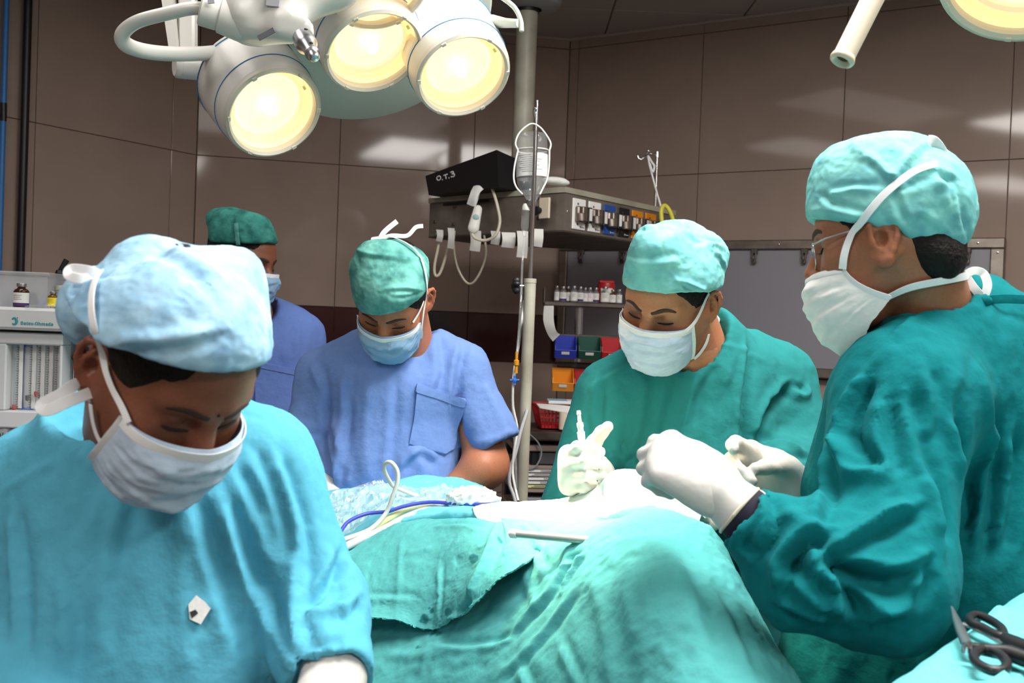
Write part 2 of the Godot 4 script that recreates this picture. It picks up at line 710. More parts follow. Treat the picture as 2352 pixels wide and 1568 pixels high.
# heavy meshes are computed side by side, then hung under their parents
func later(called: String, parent: Node3D, mat: Material, make: Callable, label := "") -> void:
	jobs.append({"name": called, "parent": parent, "mat": mat, "make": make, "label": label, "mb": null})

func work(i: int) -> void:
	jobs[i].mb = jobs[i].make.call()

func run_jobs() -> void:
	var g := WorkerThreadPool.add_group_task(func(i): work(i), jobs.size(), 4, true)
	WorkerThreadPool.wait_for_group_task_completion(g)
	for j in jobs:
		var o := part(j.name, j.mb, j.mat, j.parent, j.label)
		if j.has("category"): o.set_meta("category", j.category)

func along(o: Vector3, dir: Vector3, hint := Vector3.UP) -> Transform3D:
	# y axis along dir
	var y := dir.normalized()
	var x := y.cross(hint)
	if x.length() < 0.01: x = y.cross(Vector3.RIGHT)
	x = x.normalized()
	return Transform3D(Basis(x, y, x.cross(y)), o)

func text(words: String, size: float, depth: float, mat: Material, x: Transform3D, parent: Node3D, bold := false, called := "lettering") -> void:
	var t := TextMesh.new()
	var f := SystemFont.new()
	f.font_names = PackedStringArray(["Droid Sans"])
	if bold: f.font_weight = 700
	t.font = f
	t.text = words
	t.font_size = 64
	t.pixel_size = size / 64.0
	t.depth = depth
	t.material = mat
	var o := MeshInstance3D.new()
	o.name = called
	o.mesh = t
	parent.add_child(o, true)
	o.transform = (parent.transform if parent.get_parent() == self else parent.get_parent().transform * parent.transform).affine_inverse() * x

# ---------------------------------------------------------------- the scene
func _ready() -> void:
	var cam := Camera3D.new()
	cam.name = "camera"
	cam.transform = CAM
	cam.fov = rad_to_deg(2.0 * atan(784.0 / FOCAL))
	cam.near = 0.05
	var attr := CameraAttributesPhysical.new()
	attr.frustum_focal_length = 35.0
	attr.frustum_focus_distance = 2.0
	attr.exposure_aperture = 8.0
	cam.attributes = attr
	cam.fov = rad_to_deg(2.0 * atan(784.0 / FOCAL))
	add_child(cam, true)
	var env := Environment.new()
	env.background_mode = Environment.BG_COLOR
	env.background_color = Color(0, 0, 0)
	env.tonemap_mode = Environment.TONE_MAPPER_LINEAR
	env.tonemap_exposure = 0.70
	env.sdfgi_enabled = true
	env.ssao_enabled = true
	env.ssil_enabled = true
	var we := WorldEnvironment.new()
	we.name = "world_environment"
	we.environment = env
	add_child(we, true)
	materials()
	# ceiling panels out of view, those behind the camera added as fill: x, z, energy
	for q in [[0.45, -1.40, 7.2], [1.06, -1.40, 7.2], [0.1, -2.75, 0.4], [-1.3, 0.6, 5.5], [1.75, 1.1, 7.5], [2.2, -1.6, 1.2], [-1.15, -1.9, 1.2]]: unseen_ceiling_panel(q[0], q[1], q[2])
	room()
	surgical_lamp()
	second_lamp()
	people()
	table()
	pendant()
	shelf_side()
	machine()
	run_jobs()

func noise(freq: float, ramp: Array, size := 512, normal := 0.0, octaves := 4, sd := 1, kind := FastNoiseLite.TYPE_SIMPLEX_SMOOTH) -> NoiseTexture2D:
	var f := FastNoiseLite.new()
	f.seed = sd
	f.noise_type = kind
	f.frequency = freq
	f.fractal_octaves = octaves
	var t := NoiseTexture2D.new()
	t.width = size
	t.height = size
	t.seamless = true
	t.noise = f
	if normal > 0:
		t.as_normal_map = true
		t.bump_strength = normal
	if ramp.size():
		var g := Gradient.new()
		var off := PackedFloat32Array()
		var col := PackedColorArray()
		for i in range(0, ramp.size(), 2): off.append(ramp[i]); col.append(ramp[i + 1])
		g.offsets = off
		g.colors = col
		t.color_ramp = g
	return t

func plain(c: Color, rough := 0.5, metal := 0.0, spec := 0.5) -> StandardMaterial3D:
	var m := StandardMaterial3D.new()
	m.albedo_color = c
	m.roughness = rough
	m.metallic = metal
	m.metallic_specular = spec
	return m

func mapped(m: StandardMaterial3D, tex: Texture2D, scale: float, nor: Texture2D = null, depth := 1.0, world := false) -> StandardMaterial3D:
	m.uv1_triplanar = true
	m.uv1_world_triplanar = world
	m.uv1_scale = Vector3.ONE * scale
	if tex: m.albedo_texture = tex
	if nor:
		m.normal_enabled = true
		m.normal_texture = nor
		m.normal_scale = depth
	return m

func materials() -> void:
	var crumple := noise(0.012, [], 512, 9.0, 4, 5)
	var weave := noise(0.02, [0.0, Color(0.93, 0.94, 0.94), 1.0, Color(1, 1, 1)], 512, 0.0, 5, 9)
	var mottle := noise(0.013, [0.25, Color(0.56, 0.66, 0.68), 0.5, Color(0.8, 0.86, 0.86), 0.75, Color(1, 1, 1)], 512, 0.0, 6, 3)
	var blotch := noise(0.011, [0.25, Color(0.76, 0.82, 0.88), 0.5, Color(0.9, 0.94, 0.96), 0.72, Color(1, 1, 1)], 512, 0.0, 6, 13)
	for q in [["gown_green", Color("2b8080")], ["gown_deep", Color("0f747a")], ["gown_cyan", Color("5fb6d2")], ["scrub_blue", Color("7290cc")], ["scrub_dim", Color("657fc0")], ["drape_green", Color("5cb5b5")], ["drape_cyan", Color("74cbdc")], ["tray_cloth", Color("6ccacd")], ["drape_pale", Color("dff0ea")]]:
		var m := mapped(plain(q[1], 0.88, 0.0, 0.2), weave, 4.0, crumple, 0.45)
		m.rim_enabled = true
		m.rim = 0.12
		m.vertex_color_use_as_albedo = q[0].begins_with("drape")
		M[q[0]] = m
	for q in [["cap_cyan", Color("b4dbf2"), blotch], ["cap_green", Color("7cc2b9"), mottle], ["cap_teal", Color("4f9f95"), mottle], ["cap_mint", Color("8bd3cd"), blotch]]:
		M[q[0]] = mapped(plain(q[1], 0.8, 0.0, 0.25), q[2], 3.0, crumple, 0.35)
	M.mask_blue = mapped(plain(Color("c3d6ea"), 0.85, 0.0, 0.2), weave, 6.0, crumple, 0.35)
	M.mask_dim = mapped(plain(Color("93b6d6"), 0.85, 0.0, 0.2), weave, 6.0, crumple, 0.35)
	M.mask_white = mapped(plain(Color("eef0ee"), 0.85, 0.0, 0.2), weave, 6.0, crumple, 0.35)
	M.tape_white = plain(Color("f0f1f2"), 0.8, 0.0, 0.2)
	M.glove = mapped(plain(Color("dedad5"), 0.55, 0.0, 0.4), weave, 5.0, crumple, 0.12)
	var pores := noise(0.05, [0.0, Color(0.9, 0.88, 0.86), 1.0, Color(1, 1, 1)], 512, 0.0, 5, 21)
	for q in [["skin_warm", Color("b9795a")], ["skin_deep", Color("8a5640")], ["skin_mid", Color("a26b4e")], ["skin_face", Color("c08361")]]:
		var m := mapped(plain(q[1], 0.5, 0.0, 0.45), pores, 8.0)
		m.subsurf_scatter_enabled = true
		m.subsurf_scatter_strength = 0.12
		m.vertex_color_use_as_albedo = true
		M[q[0]] = m
	M.hair = mapped(plain(Color("17120f"), 0.7, 0.0, 0.35), null, 14.0, noise(0.03, [], 256, 12.0, 4, 91), 0.8)
	M.brow = plain(Color("3d281f"), 0.8)
	M.lash = plain(Color("1c1310"), 0.8)
	M.gold = plain(Color("d8b25a"), 0.3, 1.0)
	M.dark_rib = plain(Color("1c1a2c"), 0.9)
	# the room
	var tile_tone := noise(0.006, [0.0, Color(0.93, 0.93, 0.93), 1.0, Color(1, 1, 1)], 512, 0.0, 3, 31)
	var ripple := noise(0.006, [], 256, 2.0, 2, 33)
	M.tile = mapped(plain(Color("a39085"), 0.07, 0.0, 0.36), tile_tone, 0.9, ripple, 0.03, true)
	M.tile_band = mapped(plain(Color("43211d"), 0.14, 0.0, 0.5), tile_tone, 0.9, ripple, 0.06, true)
	M.grout = plain(Color("8a7a72"), 0.9)
	M.paint = plain(Color("8f8078"), 0.8)
	M.ceiling = plain(Color("a09a98"), 0.7)
	M.ceiling_line = plain(Color("6c6664"), 0.8)
	M.floor = mapped(plain(Color("6c6863"), 0.35), tile_tone, 0.7, null, 0, true)
	M.cove = plain(Color("a89c95"), 0.7)
	# plastics and metals
	M.lamp_white = plain(Color("d8d6d0"), 0.28, 0.0, 0.5)
	M.lamp_grey = plain(Color("c9cfc4"), 0.35, 0.0, 0.5)
	M.lamp_rim = plain(Color("d2cdc0"), 0.35)
	M.blue_line = plain(Color("3f7fb0"), 0.5)
	M.sticker = plain(Color("9b9ba1"), 0.5)
	M.sticker_dark = plain(Color("4a4a50"), 0.5)
	M.chrome = plain(Color("d4d4d6"), 0.16, 1.0)
	M.bar_steel = plain(Color("cfcac0"), 0.3, 0.65)
	M.alu = plain(Color("b9b9bd"), 0.32, 1.0)
	var scratch := noise(0.01, [0.0, Color(0.72, 0.7, 0.68), 1.0, Color(1, 1, 1)], 512, 0.0, 5, 41)
	M.steel = mapped(plain(Color("a39a92"), 0.38, 0.85, 0.5), scratch, 1.6)
	M.console = mapped(plain(Color("8f877f"), 0.4, 0.35, 0.5), scratch, 1.6)
	M.steel_dark = mapped(plain(Color("6a625c"), 0.45, 0.6, 0.5), scratch, 1.6)
	M.ivory = mapped(plain(Color("b9b8a8"), 0.45), scratch, 0.8)
	M.cream = plain(Color("dccfb9"), 0.45)
	M.black = plain(Color("141318"), 0.42)
	M.black_matt = plain(Color("1a191d"), 0.8)
	M.white = plain(Color("ececea"), 0.6)
	M.paper = plain(Color("dcdcd8"), 0.9)
	M.cable_white = plain(Color("dfdfda"), 0.45)
	M.cable_ivory = plain(Color("cfcbb8"), 0.5)
	M.cable_blue = plain(Color("3c46b8"), 0.4)
	M.hose_yellow = plain(Color("c9c23e"), 0.45)
	M.hose_pale = plain(Color("d8dba0"), 0.5)
	M.teal_ink = plain(Color("2a8f9a"), 0.6)
	M.red_ink = plain(Color("c02030"), 0.6)
	M.ink = plain(Color("25252c"), 0.7)
	M.machine = plain(Color("c6c8cb"), 0.5)
	M.machine_dark = plain(Color("8e9194"), 0.5)
	M.board = plain(Color("8b8a92"), 0.35)
	M.glass = plain(Color(1, 1, 1, 0.06), 0.03)
	M.glass.transparency = BaseMaterial3D.TRANSPARENCY_ALPHA
	M.clear = plain(Color(0.92, 0.95, 0.96, 0.09), 0.06)
	M.clear.transparency = BaseMaterial3D.TRANSPARENCY_ALPHA
	M.cloudy = plain(Color(0.86, 0.88, 0.90, 0.34), 0.3)
	M.cloudy.transparency = BaseMaterial3D.TRANSPARENCY_ALPHA
	M.glass_amber = plain(Color(0.30, 0.20, 0.08, 0.6), 0.08)
	M.glass_amber.transparency = BaseMaterial3D.TRANSPARENCY_ALPHA
	M.violet = plain(Color("3a2a66"), 0.7)
	M.red = plain(Color("a81822"), 0.4)
	M.film = mapped(plain(Color(0.95, 0.98, 1.0, 0.28), 0.16), null, 9.0, noise(0.02, [], 512, 14.0, 4, 77, FastNoiseLite.TYPE_CELLULAR), 0.8)
	M.film.metallic_specular = 0.95
	M.film.transparency = BaseMaterial3D.TRANSPARENCY_ALPHA

func light_mat(c: Color, e: float) -> StandardMaterial3D:
	var m := plain(Color(0.9, 0.9, 0.9), 0.6)
	m.emission_enabled = true
	m.emission = c
	m.emission_energy_multiplier = e
	return m

const HIGH := 3.0
var c1 := Vector2(-1.51, -4.68)
var c2 := Vector2(0.235, -5.03)
var rd := Vector2(0.858, 0.513)
var ld := Vector2(-0.549, 0.836)

func unseen_ceiling_panel(x: float, z: float, e: float) -> void:  # a panel hung out of view; behind the camera it is added fill
	var where := "added as fill over the room behind the camera"
	if z > 0: where = "added as fill behind the camera at the right, out of view" if x > 0 else "added as fill behind the camera at the left, out of view"
	elif z < -2.5: where = "dimly lit, over the head end of the operating table"
	elif x < 0: where = "unseen, placed to light the left side dimly, beyond the front nurse"
	elif x > 2: where = "unseen, dimly lighting the right wall beyond the surgeon in profile"
	else: where = "unseen, placed to light the operating site brightly from above" if x < 0.8 else "unseen, placed to light the surgeon in profile from above"
	var t := thing("unseen_ceiling_light", "flat white ceiling panel " + where, "ceiling light", Vector3(x, HIGH, z), "ceiling panels")
	var fr := MB.new()
	for s in [-1, 1]:
		fr.box(Vector3(0.03, 0.03, 1.2), Transform3D(Basis(), Vector3(x + s * 0.3, HIGH - 0.012, z)), 0.004)
		fr.box(Vector3(0.57, 0.03, 0.03), Transform3D(Basis(), Vector3(x, HIGH - 0.012, z + s * 0.585)), 0.004)
	part("frame", fr, M.white, t)
	var d := MB.new()
	d.box(Vector3(0.57, 0.012, 1.14), Transform3D(Basis(), Vector3(x, HIGH - 0.008, z)), 0.002)
	part("diffuser", d, light_mat(Color(1.0, 0.98, 0.95), minf(1.6, 0.2 + e * 0.2)), t)
	var l := AreaLight3D.new()
	l.name = "unseen_panel_light"
	l.area_size = Vector2(0.55, 1.1)
	l.light_color = Color(1.0, 0.98, 0.96)
	l.light_energy = e
	l.shadow_enabled = true
	l.set("area_range", 12.0)
	t.add_child(l, true)
	l.position = Vector3(0, -0.02, 0)
	l.rotation_degrees.x = -90

# ---------------------------------------------------------------- room
func wall_run(called: String, a: Vector2, b: Vector2, joints: Array, tiled: bool) -> void:
	# a wall from a to b (seen from the room, left to right); tiles hang on it as parts
	var d := (b - a).normalized()
	var inward := Vector3(-d.y, 0, d.x)
	if inward.dot(Vector3(-a.x, 0, -1.0 - a.y)) < 0: inward = -inward
	var len := a.distance_to(b)
	var bx := Basis(Vector3(d.x, 0, d.y), Vector3.UP, Vector3(d.x, 0, d.y).cross(Vector3.UP))
	var mid := Vector3((a.x + b.x) / 2, HIGH / 2 + 0.02, (a.y + b.y) / 2)
	var mb := MB.new()
	mb.box(Vector3(len + 0.24, HIGH + 0.06, 0.12), Transform3D(bx, mid - inward * 0.075), 0)
	var w := struct(called, mb, M.grout if tiled else M.paint)
	if not tiled: return
	var rows := [0.05, 0.705, 1.36, 1.60, 2.285, 2.94, HIGH - 0.004]
	var g := 0.003
	for k in joints.size() - 1:
		for r in rows.size() - 1:
			var u0: float = joints[k] + g / 2
			var u1: float = joints[k + 1] - g / 2
			var v0: float = rows[r] + g / 2
			var v1: float = rows[r + 1] - g / 2
			if u1 - u0 < 0.005 or v1 - v0 < 0.005: continue
			var p := a + d * (u0 + u1) / 2
			var tb := MB.new()
			tb.box(Vector3(u1 - u0, v1 - v0, 0.013), Transform3D(bx, Vector3(p.x, (v0 + v1) / 2, p.y) - inward * 0.0085), 0.0012)
			part("tile", tb, M.tile_band if r == 2 else M.tile, w)

func room() -> void:
	var mb := MB.new()
	mb.box(Vector3(7.6, 0.12, 9.0), Transform3D(Basis(), Vector3(0.25, -0.06, -1.3)), 0)
	struct("floor", mb, M.floor)
	mb = MB.new()
	mb.box(Vector3(7.6, 0.12, 9.0), Transform3D(Basis(), Vector3(0.25, HIGH + 0.06, -1.3)), 0)
	var ceil := struct("ceiling", mb, M.ceiling_line)
	for i in range(-5, 7):
		for j in range(-9, 5):
			var tb := MB.new()
			tb.box(Vector3(0.594, 0.012, 0.594), Transform3D(Basis(), Vector3(0.1 + i * 0.6, HIGH - 0.002, -2.75 + (j + 4.5) * 0.6)), 0.003)
			part("ceiling_tile", tb, M.ceiling, ceil)
	var r2 := c2 + rd * 3.5
	var l2 := c1 + ld * 2.3
	wall_run("wall_back", c1, c2, [0.0, 0.659, 1.312, c1.distance_to(c2)], true)
	wall_run("wall_right", c2, r2, [0.0, 0.05, 0.703, 1.356, 2.01, 2.663, 3.316, 3.5], true)
	wall_run("wall_left", l2, c1, [0.0, 0.2, 0.853, 1.506, 2.16, 2.3], true)
	wall_run("wall_side_left", Vector2(l2.x, 2.6), l2, [], false)
	wall_run("wall_side_right", r2, Vector2(r2.x, 2.6), [], false)
	wall_run("wall_rear", Vector2(r2.x, 2.6), Vector2(l2.x, 2.6), [], false)
	var tr := MB.new()
	for s in [[c1, c2], [c2, r2], [l2, c1]]:
		var d: Vector2 = (s[1] - s[0]).normalized()
		var m: Vector2 = (s[0] + s[1]) / 2
		var bx := Basis(Vector3(d.x, 0, d.y), Vector3.UP, Vector3(d.x, 0, d.y).cross(Vector3.UP))
		tr.box(Vector3(s[0].distance_to(s[1]), 0.012, 0.03), Transform3D(bx, Vector3(m.x, HIGH - 0.014, m.y)), 0.002)
	struct("trim_1", tr, M.cove)
	# pipes on the left wall
	var blue := MB.new()
	var p0 := on_wall(14, 40, c1, ld, 0.03)
	blue.tube([Vector3(p0.x, HIGH, p0.z), Vector3(p0.x, 0.1, p0.z)], 0.011, 12)
	part("wall_pipe", blue, plain(Color("2f74b8"), 0.45))
	tag(get_child(-1), "slim blue pipe running up the left wall with a black joint", "pipe")
	var cl := MB.new()
	cl.tube([Vector3(p0.x, 2.33, p0.z), Vector3(p0.x, 2.26, p0.z)], 0.0125, 12)
	part("pipe_joint", cl, M.black, get_child(-1), "black joint")
	var dark := MB.new()
	p0 = on_wall(62, 100, c1, ld, 0.03)
	dark.tube([Vector3(p0.x, HIGH, p0.z), Vector3(p0.x, 0.1, p0.z)], 0.016, 12)
	tag(part("wall_pipe", dark, M.black), "black pipe running up the left wall beside the blue one", "pipe")

# ---------------------------------------------------------------- people
# head axes: x to the person's left, y up, z out of the face; the origin lies between the ears
func head_pose(px: float, py: float, d: float, yaw: float, pitch: float, roll: float, size := 1.0) -> Transform3D:
	var b := CAM.basis * Basis.from_euler(Vector3(deg_to_rad(pitch), deg_to_rad(yaw), deg_to_rad(roll)), EULER_ORDER_YXZ)
	return Transform3D(b.scaled_local(Vector3.ONE * size), W(px, py, d))

func head_field(neck: Vector3, o := {}) -> Field:
	var f := Field.new()
	var frown: float = o.get("frown", 0.0)
	f.ell(Vector3(0, 0.052, -0.016), Vector3(0.075, 0.092, 0.098), 0.02)
	f.ell(Vector3(0, 0.045, 0.030), Vector3(0.067, 0.072, 0.066), 0.03)
	f.cap(Vector3(0, 0.0, 0.034), Vector3(0, -0.07, 0.052), 0.060, 0.036, 0.03)
	f.cap(neck, Vector3(0, -0.03, -0.022), o.get("neck", 0.06), 0.056, 0.03)
	f.cap(neck + Vector3(0, 0, -0.01), Vector3(0, 0.0, -0.045), 0.058, 0.052, 0.03)
	for s in [-1.0, 1.0]:
		f.cap(Vector3(s * 0.056, -0.005, 0.0), Vector3(s * 0.034, -0.075, 0.050), 0.020, 0.022, 0.04)
		f.ell(Vector3(s * 0.047, -0.004, 0.058), Vector3(0.022, 0.016, 0.022), 0.025)
		f.ell(Vector3(s * 0.030, -0.028, 0.070), Vector3(0.026, 0.022, 0.022), 0.03)
		f.cap(Vector3(s * 0.012, 0.043 - frown, 0.087), Vector3(s * 0.046, 0.044, 0.070), 0.011, 0.010, 0.014)
		f.ell(Vector3(s * 0.032, 0.022, 0.100), Vector3(0.021, 0.012, 0.018), 0.012, 1)
	f.cap(Vector3(0, 0.036, 0.086), Vector3(0, -0.010, 0.112), 0.0075, 0.0125, 0.012)
	f.cap(Vector3(0, 0.0, 0.096), Vector3(0, -0.022, 0.098), 0.014, 0.016, 0.012)
	for s in [-1.0, 1.0]:
		f.ell(Vector3(s * 0.0135, -0.017, 0.104), Vector3(0.0085, 0.008, 0.0105), 0.006)
		f.ell(Vector3(s * 0.0065, -0.0255, 0.106), Vector3(0.0035, 0.004, 0.006), 0.003, 1)
		f.ell(Vector3(s * 0.032, 0.023, 0.0735), Vector3(0.0165, 0.0125, 0.0145), 0.005)
		f.cap(Vector3(s * 0.017, 0.0115, 0.087), Vector3(s * 0.046, 0.0125, 0.077), 0.0045, 0.004, 0.008)
		ear(f, s, o.get("ear", 1.0), o.get("flat", 0.5), o.get("fore", 0.0))
	return f

func ear(f: Field, s: float, g := 1.0, flat := 0.5, fore := 0.0) -> void:
	var e := func(z: float, y: float, up := 0.0): return Vector3(s * (0.0775 - flat * z * g + up * g), y * g + 0.004, z * g - 0.010 + fore)
	var ax := Vector3(s * 0.9, 0, 0.84 * flat)
	f.cap(e.call(0.0, 0.014), e.call(-0.004, -0.014), 0.0175 * g, 0.013 * g, 0.006, 0, ax, 0.22)
	var h := [[0.008, 0.004], [0.009, 0.018], [0.003, 0.029], [-0.007, 0.032], [-0.017, 0.026], [-0.021, 0.013], [-0.019, -0.001], [-0.013, -0.014], [-0.007, -0.024]]
	for i in h.size() - 1:
		f.cap(e.call(h[i][0], h[i][1], 0.004), e.call(h[i + 1][0], h[i + 1][1], 0.004), 0.0040 * g, 0.0040 * g, 0.003)
	var q := [[0.001, 0.022], [-0.007, 0.017], [-0.0115, 0.006], [-0.0105, -0.006], [-0.003, -0.015]]
	for i in q.size() - 1:
		f.cap(e.call(q[i][0], q[i][1], 0.003), e.call(q[i + 1][0], q[i + 1][1], 0.003), 0.0032 * g, 0.0032 * g, 0.003)
	f.ell(e.call(-0.001, 0.001, 0.005), Vector3(0.0085, 0.0105, 0.0080) * g, 0.003, 1)
	f.ell(e.call(0.0, 0.020, 0.0055), Vector3(0.0045, 0.005, 0.006) * g, 0.002, 1)
	f.ell(e.call(0.0085, -0.002, 0.002), Vector3(0.005, 0.007, 0.005) * g, 0.004)
	f.ell(e.call(-0.003, -0.026, 0.002), Vector3(0.0048, 0.009, 0.0085) * g, 0.005)

func moved(mb: MB, x: Transform3D) -> MB:
	for i in mb.v.size(): mb.v[i] = x * mb.v[i]
	return mb

# skin: redder nose and ears, darker round the eyes and where a beard is shaved
func skin_tone(mb: MB, beard: float) -> void:
	mb.c.resize(mb.v.size())
	for i in mb.v.size():
		var p := mb.v[i]
		var c := Color(1, 1, 1)
		for s in [-1.0, 1.0]:
			var q := Vector3(p.x - s * 0.032, p.y - 0.018, p.z - 0.085) / Vector3(0.026, 0.016, 0.03)
			c = c.lerp(Color(0.62, 0.55, 0.55), 0.75 * exp(-q.length_squared()))
		var n := Vector3(p.x, p.y + 0.012, p.z - 0.11) / Vector3(0.02, 0.016, 0.03)
		c = c.lerp(Color(1.06, 0.86, 0.82), 0.6 * exp(-n.length_squared()))
		if absf(p.x) > 0.079: c = c.lerp(Color(1.04, 0.82, 0.78), 0.5)
		if p.y < -0.03 and p.z > -0.02: c = c.lerp(Color(0.72, 0.70, 0.72), beard * smoothstep(-0.03, -0.05, p.y))
		mb.c[i] = c

func brow_path(f: Field, s: float, frown: float) -> Array:
	var o := []
	for q in [[0.010, 0.0405 - frown], [0.020, 0.0435 - frown * 0.6], [0.032, 0.0455], [0.043, 0.0440], [0.052, 0.0395]]:
		var h := f.hit(Vector3(s * q[0], q[1], 0.2), Vector3(0, 0, -1), 0.3)
		if h != Vector3.INF: o.append(h - Vector3(0, 0, 0.0004))
	return o

func lash_path(f: Field, s: float) -> Array:
	var o := []
	for q in [[0.0185, 0.0155], [0.025, 0.0140], [0.032, 0.0136], [0.040, 0.0143], [0.0475, 0.0165]]:
		var h := f.hit(Vector3(s * q[0], q[1], 0.2), Vector3(0, 0, -1), 0.3)
		if h != Vector3.INF: o.append(h + Vector3(0, -0.0002, 0.0008))
	return o

# head, brows, lashes; the body's hidden trunk joins the same mesh
func add_head(who: Node3D, x: Transform3D, neck: Vector3, skin: Material, beard: float, o := {}, trunk: Field = null) -> Field:
	var f := head_field(x.affine_inverse() * neck, o)
	later("body", who, skin, func():
		var mb := f.build(Vector3(-0.115, -0.17, -0.135), Vector3(0.115, 0.16, 0.14), 0.0029)
		skin_tone(mb, beard)
		moved(mb, x)
		if trunk:
			var bb := trunk.bounds()
			var t := trunk.build(bb[0], bb[1], 0.011)
			mb.add(t)
		return mb)
	for s in [-1.0, 1.0]:
		later("eyebrow", who, M.brow, func():
			var mb := MB.new()
			var p := curve(brow_path(f, s, o.get("frown", 0.0)), 5)
			var r := []
			for i in p.size(): r.append(0.0043 * sqrt(sin(PI * (0.12 + 0.86 * float(i) / p.size()))))
			mb.tube(p, r, 8, true, 0.3, Vector3(0, 0, 1))
			return moved(mb, x))
		later("eyelash", who, M.lash, func():
			var mb := MB.new()
			mb.tube(curve(lash_path(f, s), 5), [0.0008, 0.0010, 0.0012, 0.0014, 0.0015, 0.0016, 0.0016, 0.0016, 0.0016, 0.0016, 0.0016, 0.0016, 0.0016, 0.0016, 0.0016, 0.0016, 0.0015, 0.0014, 0.0012, 0.0010, 0.0008], 6)
			return moved(mb, x))
	return f

# a cap: a field in head axes, its folds drawn from the camera's place, crumpled a little
func add_cap(who: Node3D, x: Transform3D, f: Field, mat: Material, folds: Array, sd: int, called := "surgical_cap", rough := 0.0022, step := 0.0035) -> void:
	later(called, who, mat, func():
		var inv := x.affine_inverse()
		var world := Field.new()
		var mb := f.build(Vector3(-0.17, -0.14, -0.2), Vector3(0.17, 0.24, 0.19), step)
		mb.smooth(5)
		var laid := []
		for q in folds:
			var pts := []
			var c := []
			for i in range(3, q.size(), 2): c.append(Vector2(q[i], q[i + 1]))
			for s in curve(c, 4):
				var h := f.hit(inv * CAM.origin, (inv * W(s.x, s.y, 1.0) - inv * CAM.origin).normalized())
				if h != Vector3.INF: pts.append(h)
			if pts.size() > 1: laid.append([q[0] * 0.001, q[1] * 0.001, q[2], pts])
		var ns := FastNoiseLite.new()
		ns.seed = sd
		ns.frequency = 16.0
		ns.fractal_octaves = 3
		var n2 := FastNoiseLite.new()
		n2.seed = sd + 50
		n2.frequency = 42.0
		n2.fractal_octaves = 2
		f.fold(mb, laid, func(p, _n): return ns.get_noise_3dv(p) * rough * 1.6 + (0.35 - absf(n2.get_noise_3dv(p))) * rough * 0.7)
		return moved(mb, x))

